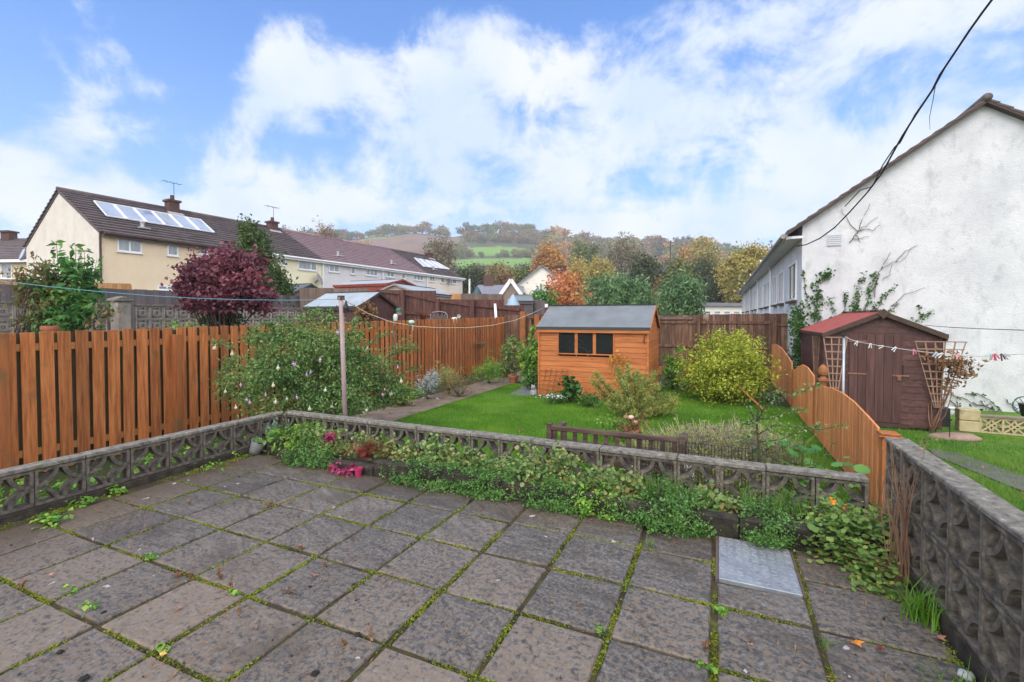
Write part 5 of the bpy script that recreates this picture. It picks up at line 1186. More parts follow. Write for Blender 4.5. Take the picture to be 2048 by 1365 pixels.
def white_house():
    xw=PY(1603,600,YH).x; rp=PY(1967,205,YH); zr=rp.z; xr_=rp.x; ze=PY(1573,468,YH).z; xe=PY(1573,468,YH).x
    sl=(zr-ze)/(xr_-xe); zw=ze+sl*(xw-xe); x2=2*xr_-xw; Lh=29.
    root=empty('white_terrace','white roughcast end-of-terrace house with a large blank stained gable','house',(xw,YH,ZR-1.2)); off=root.location
    b=MB(); z0=ZR-1.2
    b.prism([(xw,z0),(x2,z0),(x2,zw-.03),(xr_,zr-.03),(xw,zw-.03)],YH,YH+6.5,'y'); b.build('wall',M['white_render'],root,off=off)
    # roof with stepped tile courses
    def roof(r,y0,y1,mt,o):
        b=MB()
        for s in (0,1):
            n=17; xa=xe if s==0 else 2*xr_-xe
            for i in range(n):
                t0=i/n; t1=(i+1)/n+.012; xA=xa+(xr_-xa)*t0; xB=xa+(xr_-xa)*min(1,t1); zA=ze+(zr-ze)*t0; zB=ze+(zr-ze)*min(1,t1)
                q=[(xA,y0,zA+.055),(xA,y1,zA+.055),(xB,y1,zB+.02),(xB,y0,zB+.02)]
                if s==0: q=q[::-1]
                b.slab(*q,.035)
        b.build('roof',mt,r,off=o)
    roof(root,YH-.16,YH+6.5,M['roof_dark'],off)
    b=MB(); b.tube([(xr_,YH-.17,zr+.04),(xr_,YH+6.5,zr+.04)],.085,10); b.build('ridge_tile',M['roof_dark'],root,off=off,smooth=True)
    b=MB()
    for s in (0,1):
        xa=xe if s==0 else 2*xr_-xe
        b.add([(xa,YH-.15,ze-.06),(xr_,YH-.15,zr-.06),(xr_,YH-.15,zr+.03),(xa,YH-.15,ze+.03),(xa,YH-.003,ze-.06),(xr_,YH-.003,zr-.06),(xr_,YH-.003,zr+.03),(xa,YH-.003,ze+.03)],[(0,1,2,3),(7,6,5,4),(0,4,5,1),(1,5,6,2),(2,6,7,3),(3,7,4,0)])
    b.build('verge_board',M['trim_brown'],root,off=off)
    # vent
    p=PY(1668,480,YH); b=MB()
    for k in range(6): b.box(p.x-.13,p.x+.13,YH-.03,YH-.002,p.z-.13+k*.045,p.z-.105+k*.045)
    b.box(p.x-.145,p.x+.145,YH-.014,YH-.001,p.z-.15,p.z+.15)
    b.build('air_vent',plain('vent_grey',(.55,.57,.6),.6),root,off=off)
    # facade with windows along the side
    def eave(r,y0,y1,o,mt):
        b=MB(); b.box(xe+.02,xw,y0,y1,zw-.36,zw-.30); b.box(xe+.0,xe+.03,y0,y1,zw-.37,ze+.0); b.build('soffit',M['white_facade'],r,off=o)
        b=MB(); n=2; b.tube([(xe-.07,y0,ze-.06),(xe-.07,y1,ze-.06)],.06,8); b.build('gutter',mt,r,off=o)
    eave(root,YH-.02,YH+6.5,off,plain('grey_gutter',(.3,.29,.27),.6))
    zb=PX(1580,600,xw).z
    for y0,y1 in ((YH+.75,YH+2.15),(YH+3.3,YH+4.4),(YH+5.1,YH+6.2)):
        window(root,y0-off.y,y1-off.y,1.95-off.z,2.95-off.z,xw-off.x,M['winglass_dark'],-1,'y')
    names=[('white_render','third'),('cream','')]
    labs=['second white house of the right-hand terrace, seen edge-on beyond the gable house','third house of the right-hand terrace with narrow windows under the eaves','fourth house of the right-hand terrace with greyer wall','farthest grey house of the right-hand terrace beside the low white building']
    for k in range(4):
        y0=YH+6.5+k*6.2; y1=y0+6.2; r2=empty('terraced_house',labs[k],'house',(xw,y0,ZR-1.2),group=None); o=r2.location
        b=MB(); b.prism([(xw,z0),(x2,z0),(x2,zw-.03),(xr_,zr-.03),(xw,zw-.03)],y0+.002,y1,'y'); b.build('wall',M['white_facade'] if k<2 else M['grey_render'],r2,off=o)
        roof(r2,y0,y1,M['roof_dark'],o); eave(r2,y0,y1,o,plain('gutter_'+str(k),(.34,.32,.29),.6))
        for a in (.6,2.2,4.4): window(r2,a,a+1.15,1.95-o.z,2.95-o.z,xw-o.x,M['winglass_dark'],-1,'y')
        b=MB(); b.tube([(xw-.42,y0+.3,zw-.1),(xw-.15,y0+.3,zw-.35),(xw-.06,y0+.3,zw-.5),(xw-.06,y0+.3,z0+.5)],.04,8); b.build('downpipe',M['white_plastic'],r2,off=o)
white_house()
# ivy and bare climbers on the gable
def climber(name,label,paths,leafm,lf=.05,y=YH-.03,cat='climber',dens=60,stem=.006,sp=.035,smt=None):
    p0=PY(paths[0][0][0],paths[0][0][1],y); root=empty(name,label,cat,(p0.x,y,p0.z)); b=MB(); pts=[]
    for path in paths:
        q=[PY(u,v,y+.0)-root.location for u,v in path]
        w=[]
        for a,c in zip(q,q[1:]):
            for t in (0,.33,.66): w.append(a.lerp(c,t)+Vector((rnd.gauss(0,.012),0,rnd.gauss(0,.012))))
        w.append(q[-1]); b.tube(w,stem,5,stem*.35)
        if leafm:
            L_=sum((c-a).length for a,c in zip(w,w[1:]))
            for _ in range(int(L_*dens)):
                i=rnd.randrange(len(w)-1); pp=w[i].lerp(w[i+1],rnd.random()); pts.append((pp.x+rnd.gauss(0,sp),rnd.uniform(-.05,.0),pp.z+rnd.gauss(0,sp)))
    b.build('stem',smt or M['deadwood'],root)
    if pts:
        P=np.array(pts); V,F=leaves(P,lf,.8,0,.3,np.tile([0,-1.5,0],(len(P),1))); np_obj('foliage',V,F,leafm,root)
    return root
climber('ivy','ivy strand curving up the left part of the white gable',[[(1630,640),(1637,600),(1632,570),(1645,555),(1658,548)],[(1632,600),(1640,590)],[(1632,640),(1637,610)]],L['ivy'],.055,dens=170,sp=.05)
climber('ivy','thin leafy ivy stem rising at the left edge of the white gable',[[(1620,618),(1612,590),(1607,560),(1605,540)],[(1630,612),(1617,590)]],L['ivy'],.05,dens=70,sp=.02)
climber('ivy','bushy ivy strands above the ridge of the red shed roof',[[(1710,628),(1712,600),(1720,570),(1728,545)],[(1725,628),(1735,595),(1747,565),(1750,548)],[(1712,620),(1706,598)],[(1690,625),(1690,600),(1690,585)],[(1670,625),(1662,610),(1657,595)],[(1735,625),(1755,610)]],L['ivy'],.05,dens=110,sp=.04)
climber('ivy','ivy branching right of the red roof on the white wall',[[(1750,625),(1762,600),(1775,585),(1790,572)],[(1782,625),(1790,612),(1800,605)],[(1835,642),(1850,632),(1866,620)],[(1843,635),(1838,612)],[(1826,640),(1828,633)],[(1848,634),(1862,627)]],L['ivy'],.045,dens=80,sp=.03)
climber('bare_climber','dark leafless creeper twigs near the vent high on the white gable',[[(1697,487),(1715,465),(1730,452),(1756,434)],[(1715,467),(1725,440),(1740,407)],[(1716,464),(1695,443),(1684,418)],[(1720,462),(1745,458),(1762,452)],[(1705,478),(1725,477),(1738,474)],[(1712,470),(1722,486)]],None,smt=M['deadwood'],stem=.009)
climber('bare_climber','leafless creeper branching across the middle of the white gable',[[(1748,596),(1757,545),(1775,530),(1800,522),(1835,490)],[(1790,525),(1812,502),(1832,492)],[(1762,540),(1773,520),(1782,505)],[(1758,548),(1752,570),(1745,595)],[(1765,560),(1778,550),(1785,528)],[(1784,612),(1810,590),(1850,575)]],None,smt=M['deadwood'],stem=.008)
climber('bramble','tangled dark creeper low on the white wall right of the shed',[[(1900,800),(1912,812),(1925,825),(1940,832)],[(1900,840),(1915,815),(1912,800)],[(1905,790),(1930,800),(1955,812)],[(1930,787),(1955,790),(1980,800),(2000,820),(2015,840)],[(1945,805),(1975,815),(2000,828),(2020,845)],[(1952,830),(1975,825),(1990,812)],[(2010,800),(2030,815),(2048,832)],[(2030,840),(2048,832)],[(1960,800),(1968,812),(1985,815)]],L['ivy'],.05,dens=22,sp=.03,stem=.01)
climber('ivy','dense ivy hanging at the corner of the white house beside the back fence',[[(1598,725),(1592,690),(1598,650),(1600,610)],[(1603,722),(1602,680),(1594,640)],[(1590,735),(1596,715),(1600,690)],[(1595,660),(1588,640),(1592,620)]],L['ivy'],.06,y=YH-.12,dens=330,sp=.09)
climber('ivy','ivy creeping along the back edge of the red shed roof',[[(1615,665),(1640,650),(1668,640),(1685,630),(1700,628)]],L['ivy'],.045,y=12.7,dens=120,sp=.03)
# yellow pierced wall, chair, pot and rock in the right garden
yb=block_mesh(.30,.27,.09,M['yellowblock'],'petal')
p=G(1951,865,ZR); ww=empty('garden_wall','low yellow concrete wall of flower-pattern blocks before the white gable','garden wall',(p.x,p.y,ZR),R(-3))
block_wall(ww,.05,9,.28,.0,.265,1,.09,yb,mat('yellow_coping',[(.13,.11,.08),(.26,.22,.16)],8,bump=.4,bscale=40),.04,.02)
for z in (0,.195): b=MB(); b.box(-.225,.045,-.05,.15,z+.003,z+.19); b.build('pier_block',M['yellowblock'],ww,bevel=.012)
b=MB(); b.box(-1.4,-.24,.3,.5,-.2,.33); b.build('return_wall',plain('dark_wall',(.05,.05,.055),.8),ww)
b=MB(); b.box(-.0,3.2,.6,.8,-.3,.16)
p=G(1893,845,ZR); root=empty('white_pot','white round pot on a plant stand at the corner of the dark shed','plant pot',(p.x,p.y+.02,ZR)); b=MB(); b.lathe([(.05,.12),(.10,.15),(.115,.21),(.10,.26),(.12,.27),(.12,.29),(0,.28)],18); b.build('pot',plain('white_glaze',(.72,.74,.72),.25),root,smooth=True)
b=MB(); b.tube([(.0,0,0),(0,0,.14)],.02,8); b.build('stand',M['black'],root)
lump_=MB(); p=G(1905,877,ZR); lump_.lathe([(.30,-.03),(.32,.02),(.22,.07),(0,.08)],14); lump_.v=[(x*1.15,y*.6,z+.02*math.sin(7*x)) for x,y,z in lump_.v]
o=lump_.build('flat_rock',mat('pink_rock',[(.20,.13,.10),(.33,.23,.18)],9,bump=.4,bscale=30),smooth=True,label='flat pinkish rock in the grass by the dark shed',cat='rock'); o.location=(p.x,p.y,ZR)
p=G(1899,880,ZR); b=MB(); b.tube([(0,0,0),(0,0,.30)],.006,6); b.lathe([(.0,.3),(.03,.31),(.03,.33),(0,.34)],8); o=b.build('garden_stake',M['black'],label='thin dark stake light in the grass before the flat rock',cat='stake'); o.location=(p.x,p.y,ZR)
def gchair():
    q=W(2050,812,8.6); root=empty('garden_chair','green metal chair with round scrolled back at the right edge before the white wall','chair',(q.x,q.y,ZR),R(-10)); g=plain('green_grey_metal',(.10,.17,.16),.45,.3); zc=q.z-ZR
    b=MB(); 
    b.tube([(.16*math.cos(a),0,zc+.0+.17*math.sin(a)) for a in [2*PI*k/20 for k in range(21)]],.014,6)
    for k in range(6): a=PI*k/6; b.tube([(.16*math.cos(a),0,zc+.17*math.sin(a)),(-.16*math.cos(a),0,zc-.17*math.sin(a))],.007,5)
    b.build('backrest',g,root); b=MB(); b.lathe([(.2,zc-.34),(.21,zc-.32),(0,zc-.31)],18,(0,-.18,0)); b.build('seat',g,root,smooth=True)
    for x,y in ((-.16,-.32),(.16,-.32),(-.15,0),(.15,0)): b=MB(); b.tube([(x,y,0),(x*.8,y,zc-.3)],.012,6); b.build('leg',g,root)
    q2=W(2052,832,8.3); b=MB(); b.lathe([(.10,0),(.14,.2),(.15,.22),(0,.2)],16); o=b.build('black_pot',M['black'],smooth=True,label='black pot beside the green metal chair at the right edge',cat='plant pot'); o.location=(q2.x,q2.y-.1,ZR+.2)
gchair()
# low white building beyond the fence
def low_building():
    d=48; a=W(1398,628,d); c=W(1600,628,d+4); an=math.atan2(c.y-a.y,c.x-a.x); L_=(c-a).length; zt=W(1398,608,d).z+.12
    root=empty('flat_roofed_building','low white flat-roofed building glimpsed beyond the back fence','building',(a.x,a.y,-.5),an)
    b=MB(); b.box(0,L_,0,8,0,zt+.5-.35); b.build('wall',M['cream_house'],root); b=MB(); b.box(-.3,L_+.3,-.3,8.3,zt+.151,zt+.5); b.build('roof',M['roof_slate'],root)
    z1=zt+.5-.85
    for k in range(9): 
        g=window(root,.6+k*1.25,1.45+k*1.25,z1-1.2,z1,0,M['winglass'] if k<5 else M['winglass_dark'],-1,'x',mull=(),trans=.3)
low_building()
# ---------------- terrace on the left ----------------
C0=W(202,468,22.); TD=W(0,0,1)*0
Xd=(CR*.4787+Vector((-math.sin(YAW),math.cos(YAW),0))*.878); TA=math.atan2(Xd.y,Xd.x)
ZT=.5
Tm=Matrix.Translation((C0.x,C0.y,ZT))@Matrix.Rotation(TA,4,'Z'); Ti=Tm.inverted(); Tn=(Tm.to_3x3()@Vector((0,-1,0)))
def ft(u,v):                        # facade point in terrace coordinates
    return Ti@PL(u,v,C0,Tn)
DP=9.2; EZ=C0.z-ZT+.17; RZ=(PL(120,380,Tm@Vector((0,DP/2,0)),Tm.to_3x3()@Vector((1,0,0))).z)-ZT
rn=Tm.to_3x3()@Vector((0,-(RZ-EZ),DP/2)).normalized()
def rt_(u,v): return Ti@PL(u,v,Tm@Vector((0,0,EZ)),rn)
def terrace():
    bounds=[0,6.25,ft(645,560).x,18.3,ft(853,570).x,ft(925,580).x]
    wm=['cream_render','pale_yellow_render','grey_render','grey_render','pink_render']; rm=['roof_dark','roof_dark','roof_purple','roof_purple','roof_dark']
    labs=['cream end-of-terrace house with stained blank gable and solar panels on its roof','pale yellow terraced house mostly hidden behind the dark green tree','grey-white pebbledashed terraced house next to the pale yellow one under the purple roof','second grey-white terraced house under the purple roof, with two small windows','pinkish cream house at the far end of the left terrace with a solar panel']
    wins=[[(234,283,477,507,(.5,)),(334,356,489,515,()),(399,415,494,512,()),(315,352,571,582,(.5,))],[(596,633,521,542,(.68,)),(563,571,514,535,())],[(657,678,529,546,(.5,)),(701,710,534,551,()),(731,755,538,553,(.33,.66))],[(773,788,543,556,(.5,)),(803,810,547,560,()),(827,846,550,562,(.33,.66))],[(859,869,552,565,(.5,)),(881,889,556,568,()),(899,913,558,569,(.4,))]]
    for i in range(5):
        x0,x1=bounds[i],bounds[i+1]; W_=x1-x0; root=empty('terraced_house',labs[i],'house',Tm@Vector((x0,0,0)),TA)
        b=MB(); b.prism([(0,-3),(DP,-3),(DP,EZ-.05),(DP/2,RZ-.05),(0,EZ-.05)],.0,W_-.003,'x'); b.build('wall',M[wm[i]],root)
        if i==0:
            b=MB(); b.prism([(-.004,-3),(DP+.004,-3),(DP+.004,EZ-.06),(DP/2,RZ-.06),(-.004,EZ-.06)],-.03,-.001,'x'); b.build('gable',M['gable_render'],root)
            b=MB(); b.bar((-.05,.0,EZ-.06),(-.05,DP/2,RZ-.06),.03,.18); b.bar((-.05,DP,EZ-.06),(-.05,DP/2,RZ-.06),.03,.18); b.build('verge_board',M['trim_brown'],root)
            b=MB(); b.tube([(-.06,-.07,EZ-.1),(-.06,-.07,-3)],.05,8); b.build('downpipe',M['trim_brown'],root)
        b=MB(); n=15; ov=.28; sl=(RZ-EZ)/(DP/2)
        for s in (0,1):
            ya=-ov if s==0 else DP+ov
            for k in range(n):
                t0=k/n; t1=min(1,(k+1)/n+.01); yA=ya+(DP/2-ya)*t0; yB=ya+(DP/2-ya)*t1; zA=EZ-sl*ov+(RZ-EZ+sl*ov)*t0; zB=EZ-sl*ov+(RZ-EZ+sl*ov)*t1
                q=[(-.12 if i==0 else 0,yA,zA+.10),(W_,yA,zA+.10),(W_,yB,zB+.015),(-.12 if i==0 else 0,yB,zB+.015)]
                if s: q=q[::-1]
                b.slab(*q,.05)
        rf=b.build('roof',M[rm[i]],root)
        b=MB(); b.tube([(-.12 if i==0 else 0,DP/2,RZ+.05),(W_,DP/2,RZ+.05)],.11,8); b.build('ridge_tile',M[rm[i]],rf,smooth=True)
        b=MB(); b.tube([(0,-ov-.06,EZ-sl*ov),(W_,-ov-.06,EZ-sl*ov)],.065,8); b.box(0,W_,-ov,-ov+.03,EZ-sl*ov-.16,EZ-sl*ov+.03); b.build('gutter',M['trim_brown'] if i==0 else M['white_plastic'],root,smooth=False)
        if i: b=MB(); b.box(-.06,.06,-.10,-.03,-2,EZ-.2); b.build('downpipe',M['white_plastic'],root)
        for (u0,u1,v0,v1,mu) in wins[i]:
            a=ft(u0,v0); c=ft(u1,v1); zt=a.z; zb=ft(u0,v1-(v1-v0)*.16).z
            window(root,a.x-x0,c.x-x0,zb,zt,0,M['winglass'],-1,'x',mull=mu)
        off=Vector((x0,0,0))
        for (us,vt,vb,w) in {0:[(345,398,430,.95)],1:[(545,441,468,.95)],4:[(858.5,505,522,.95)]}.get(i,[]):
            q=PL(us,vb,Tm@Vector((0,DP/2-.3,0)),Tn); h=PL(us,vt,Tm@Vector((0,DP/2-.3,0)),Tn); l=Ti@q; zt=(Ti@h).z
            b=MB(); b.box(l.x-x0-w*.30,l.x-x0+w*.30,DP/2-.55,DP/2+.0,l.z-.9,zt-.22); ch=b.build('chimney',M['brick_dark'],rf)
            b=MB(); b.box(l.x-x0-w*.38,l.x-x0+w*.38,DP/2-.63,DP/2+.08,zt-.219,zt-.10); b.build('chimney_cap',M['brick_dark'],rf)
            b=MB(); b.lathe([(.12,zt-.05),(.11,zt+.2),(0,zt+.2)],10,(l.x-x0,DP/2-.3,0)); b.build('chimney_pot',M['terracotta'] if 0 else M['brick_dark'],rf)
            b=MB(); b.box(l.x-x0-w*.45,l.x-x0+w*.45,DP/2-.85,DP/2-.56,l.z-.35,l.z-.0); b.v=[(x,y,RZ-abs(y-DP/2)*sl+(.1 if z>l.z-.2 else .0)) for x,y,z in b.v]; b.build('flashing',plain('lead_%d'%i,(.35,.35,.36),.5),rf)
            if i<2:
                b=MB(); b.tube([(l.x-x0+.1,DP/2-.3,zt),(l.x-x0+.1,DP/2-.3,zt+1.0)],.015,5)
                for k in range(4): b.tube([(l.x-x0-.45+k*.3,DP/2-.6,zt+.95),(l.x-x0-.45+k*.3,DP/2,zt+1.0)],.012,4)
                b.tube([(l.x-x0-.5,DP/2-.3,zt+.97),(l.x-x0+.5,DP/2-.3,zt+.97)],.012,4); b.build('aerial',M['black'],rf)
        nh=Vector((0,-sl,1)).normalized()*.13
        def panels(qs,n,o=off):
            A,B,C,D=[rt_(*p)-o for p in qs]
            for k in range(n):
                p=lambda t,P,Q:P.lerp(Q,t)
                a,b1,c1,d=p(k/n+.006,A,B),p((k+1)/n-.006,A,B),p((k+1)/n-.006,D,C),p(k/n+.006,D,C)
                b=MB(); b.slab(*[q+nh for q in (d,c1,b1,a)],.04); o2=b.build('solar_panel',M['solar'],rf)
                b=MB()
                for P,Q in ((a,b1),(b1,c1),(c1,d),(d,a)): b.bar(P+nh*1.1,Q+nh*1.1,.04,.05,tuple(nh))
                b.build('panel_frame',M['white_plastic'],o2)
        if i==0: panels([(185,407),(401,444),(429,470),(211,437)],6)
        if i==4: panels([(827,518.6),(872,526.5),(898.5,541.5),(846,536)],4)
        for (k,u,v) in ((0,285,458),(2,676,513),(3,783,529),(4,867,540)):
            if k==i:
                q=rt_(u,v)-off; b=MB(); b.lathe([(.09,-.1),(.08,.3),(.11,.31),(.11,.38),(0,.4)],10,q); b.box(q.x-.25,q.x+.25,q.y-.3,q.y+.1,q.z-.01,q.z+.05); b.build('vent_pipe',plain('vent_%d'%i,(.4,.4,.4),.5),rf)
        for (k,u,v,s) in ((0,372,505,.2),(1,630,560,.42),(2,773,562,.3),(4,895,563,.35)):
            if k==i and i!=0:
                q=ft(u,v)-off; b=MB(); Mr=Matrix.Translation((q.x,-.35,q.z))@Matrix.Rotation(R(65),4,'X')@Matrix.Rotation(R(30),4,'Y'); b.lathe([(0,.0),(s*.6,.03),(s,.1),(s*1.01,.11),(s*.6,.045),(0,.02)],20,(0,0,0),Mr); sd_=b.build('satellite_dish',plain('dish_%d'%i,(.33,.31,.3),.5),root,smooth=True)
                b=MB(); b.tube([(q.x,0,q.z-.2),(q.x,-.3,q.z-.05)],.03,6); b.build('bracket',M['black'],root)
    # far-left neighbour house
terrace()
def far_left():
    d=34.; a=W(-160,602,d); c=W(64,602,d-1); an=math.atan2(c.y-a.y,c.x-a.x); L_=(c-a).length+.5
    root=empty('terraced_house','peach coloured house with dark roof at the far left edge','house',(a.x,a.y,ZT),an); ze=W(0,522,d).z-ZT; zr=W(0,478,d+4).z-ZT
    b=MB(); b.prism([(0,-2),(8.4,-2),(8.4,ze-.05),(4.2,zr-.05),(0,ze-.05)],0,L_,'x'); b.build('wall',M['cream_render'],root)
    b=MB(); n=14; sl=(zr-ze)/4.2; ov=.3
    for s in (0,1):
        ya=-ov if s==0 else 8.4+ov
        for k in range(n):
            t0=k/n;t1=min(1,(k+1)/n+.01); yA=ya+(4.2-ya)*t0; yB=ya+(4.2-ya)*t1; zA=ze-sl*ov+(zr-ze+sl*ov)*t0; zB=ze-sl*ov+(zr-ze+sl*ov)*t1
            q=[(0,yA,zA+.07),(L_,yA,zA+.07),(L_,yB,zB+.015),(0,yB,zB+.015)]; q=q[::-1] if s else q; b.slab(*q,.05)
    rf=b.build('roof',M['roof_dark'],root)
    b=MB(); b.box(0,L_,-ov-.08,-ov,ze-.25,ze-.05); b.build('gutter',M['white_plastic'],root)
    q=(W(29,478,d+4)-root.location); q.rotate(Matrix.Rotation(-an,3,'Z')); b=MB(); b.box(q.x-.38,q.x+.38,3.6,4.2,zr-1.2,zr+.42); b.build('chimney',M['brick_dark'],rf)
    b=MB(); b.box(q.x-.46,q.x+.46,3.5,4.3,zr+.421,zr+.55); b.build('chimney_cap',M['brick_dark'],rf)
    for u0,u1 in ((-20,3),(27,52)):
        A=W(u0,525,d)-root.location; A.rotate(Matrix.Rotation(-an,3,'Z')); B=W(u1,545,d)-root.location; B.rotate(Matrix.Rotation(-an,3,'Z')); window(root,A.x,B.x,ze-1.35,ze-.25,0,M['winglass'],-1,'x',mull=())
    q=W(48,510,d-1.2)-root.location; q.rotate(Matrix.Rotation(-an,3,'Z')); b=MB(); Mr=Matrix.Translation(q)@Matrix.Rotation(R(70),4,'X')@Matrix.Rotation(R(-25),4,'Y'); b.lathe([(0,.0),(.25,.03),(.42,.1),(.43,.12),(.25,.05),(0,.02)],20,(0,0,0),Mr); b.tube([q,(q.x,0,q.z-.3)],.03,6); b.build('satellite_dish',plain('dish_l',(.4,.43,.47),.5),root,smooth=True)
far_left()
def simple_house(name,label,u0,u1,ve,va,d,ang_off,dep,wm,rm,gable,ex=0):
    """house whose gable (or long wall) spans u0..u1 at depth d"""
    a=W(u0,620,d); c=W(u1,620,d); an=math.atan2(c.y-a.y,c.x-a.x); L_=(c-a).length; z0=-.5
    root=empty(name,label,'house',(a.x,a.y,z0),an+ang_off); ze=W(u0,ve,d).z-z0; zr=W((u0+u1)/2,va,d).z-z0
    if gable:
        b=MB(); b.prism([(0,0),(L_,0),(L_,ze),(L_/2,zr),(0,ze)],0,dep,'y'); b.build('wall',wm,root)
        b=MB(); sl=(zr-ze)/(L_/2); o=.35
        b.slab((-o,-.25,ze-sl*o+.05),(L_/2,-.25,zr+.05),(L_/2,dep,zr+.05),(-o,dep,ze-sl*o+.05),.12); b.slab((L_/2,-.25,zr+.051),(L_+o,-.25,ze-sl*o+.05),(L_+o,dep,ze-sl*o+.05),(L_/2,dep,zr+.051),.12); rf=b.build('roof',rm,root)
        return root,L_,ze,zr,rf
    b=MB(); b.prism([(0,0),(dep,0),(dep,ze),(dep/2,zr),(0,ze)],0,L_,'x'); b.build('wall',wm,root)
    b=MB(); sl=(zr-ze)/(dep/2); o=.35
    b.slab((-.3,-o,ze-sl*o+.05),(L_+.3,-o,ze-sl*o+.05),(L_+.3,dep/2,zr+.05),(-.3,dep/2,zr+.05),.12); b.slab((L_+.3,dep+o,ze-sl*o+.05),(-.3,dep+o,ze-sl*o+.05),(-.3,dep/2,zr+.051),(L_+.3,dep/2,zr+.051),.12); rf=b.build('roof',rm,root)
    return root,L_,ze,zr,rf
r,L_,ze,zr,rf=simple_house('bungalow','bungalow with grey slate roof and a brown gable with white barge boards',957,1042,589,566,44,0,7,M['brownwall'],M['roof_slate'],False)
# projecting brown gable with white boards
a=W(1003,590,40.5); c=W(1040,590,40.5); bw=(c-a).length; zg=W(1021,561,40.5).z+.5; zee=W(1003,588,40.5).z+.5
g=Matrix.Rotation(-r.rotation_euler.z,4,'Z')@Matrix.Translation(-r.location); al=g@a
b=MB(); b.prism([(al.x,0),(al.x+bw,0),(al.x+bw,zee),(al.x+bw/2,zg),(al.x,zee)],al.y,2.,'y'); b.build('front_gable',M['brownwall'],r)
for x0,x1,s in ((al.x-.25,al.x+bw/2,0),(al.x+bw+.25,al.x+bw/2,1)):
    b=MB(); b.bar((x0,al.y-.1,zee-.3),(x1,al.y-.1,zg+.05),.10,.30); b.build('barge_board',M['white_plastic'],r)
    b=MB(); q=[(x0,al.y-.04,zee-.22),(x1,al.y-.04,zg+.13+.002*s),(x1,3,zg+.13+.002*s),(x0,3,zee-.22)]; q=q if s==0 else q[::-1]; b.slab(*q,.1); b.build('gable_roof',M['roof_slate'],r)
window(r,al.x+bw*.36,al.x+bw*.62,zee-1.6,zee-.5,al.y,M['winglass'],-1,'x')
q=W(955,573,46); b=MB(); b.box(-.5,.5,-.5,.5,-3,0); o=b.build('brick_stack',M['brick_dark'],rf); l=g@q; o.location=(0,0,0)
bb=MB(); bb.box(.3,1.3,3.0,3.8,zr-1,zr+1.0); o.data=bb.mesh('chimney',M['brick_dark']); o.name='chimney'
r,L_,ze,zr,rf=simple_house('house','cream rendered house with steep gable behind the red autumn tree',1034,1134,570,531,47,0,9,M['cream_house'],M['roof_slate'],True)
b=MB(); b.box(L_*.80,L_*.80+1.0,.6,1.6,ze,zr-.1); b.build('chimney',M['brick_dark'],rf)
b=MB(); b.box(L_*.80-.1,L_*.80+1.1,.5,1.7,zr-.099,zr+.1); b.build('chimney_cap',M['brick_dark'],rf)
window(r,L_*.38,L_*.52,ze-1.3,ze-.1,0,M['winglass'],-1,'x'); window(r,L_*.60,L_*.72,ze-1.3,ze-.1,0,M['winglass'],-1,'x')
# white cottages far away on the ridge
for u,v,lab in ((745,469,'tiny white cottage among trees on the left of the ridge'),(795,466,'tiny white cottage at the middle of the ridge')):
    q=onhill(u,v+2); b=MB(); b.prism([(0,-2),(6,-2),(6,3.2),(3,5.2),(0,3.2)],0,11,'x'); r=empty('cottage',lab,'house',(q.x,q.y,q.z),YAW); b.build('wall',M['cream_house'],r); b=MB(); b.slab((-.2,-.3,3.1),(11.2,-.3,3.1),(11.2,3,5.4),(-.2,3,5.4),.1); b.slab((11.2,6.3,3.1),(-.2,6.3,3.1),(-.2,3,5.41),(11.2,3,5.41),.1); b.build('roof',M['roof_slate'],r)
q=W(1341,482,120); r=empty('utility_pole','wooden utility pole standing among the wooded slope','utility pole',(q.x,q.y,0)); b=MB(); b.tube([(0,0,0),(0,0,q.z)],.16,8); b.build('pole',M['deadwood'],r); b=MB(); b.box(-1,1,-.06,.06,q.z-.6,q.z-.45); b.build('crossarm',M['deadwood'],r)
# ---------------- garden plants -----------------
def shrub_px(name,label,u0,u1,vt,vb,z0,mt,size,n,cat='shrub',smt='greenstem',depth=.8,aspect=.5,spread=.06,d=None,stems=12,sr=.008,blobs=6,shell=.35,droop=0,up=.5,lump=.2,trunk=None,tier=.42,group=None,parts=('foliage','stem'),per=26):
    """a shrub filling columns u0..u1 and rows vt..vb, standing on level z0"""
    p=G((u0+u1)/2,vb,z0) if d is None else W((u0+u1)/2,vb,d)
    h_=-math.sin(YAW)*p.x+math.cos(YAW)*p.y
    if d is not None: p.z=z0
    top=W((u0+u1)/2,vt,h_).z-z0; low=max(0,W((u0+u1)/2,vb,h_).z-z0); hw=(u1-u0)/2/FX*h_
    E=[(0,0,low+(top-low)*.5,hw*.72,hw*.72*depth,(top-low)*.5)]
    for k in range(blobs):
        a=2*PI*k/blobs+rnd.random(); s=rnd.uniform(.35,.55); E.append((math.cos(a)*hw*(1-s)*.95,math.sin(a)*hw*depth*(1-s),low+(top-low)*rnd.uniform(.25,.72),hw*s,hw*s*depth,(top-low)*rnd.uniform(.26,.34)))
    return plant(name,label,cat,(p.x,p.y,z0),E,mt,M[smt],nc=max(8,n//per),per=per,size=size,aspect=aspect,spread=spread,stems=stems,sr=sr,shell=shell,up=up,droop=droop,lump=lump,trunk=trunk,bottom=low,group=group,parts=parts)
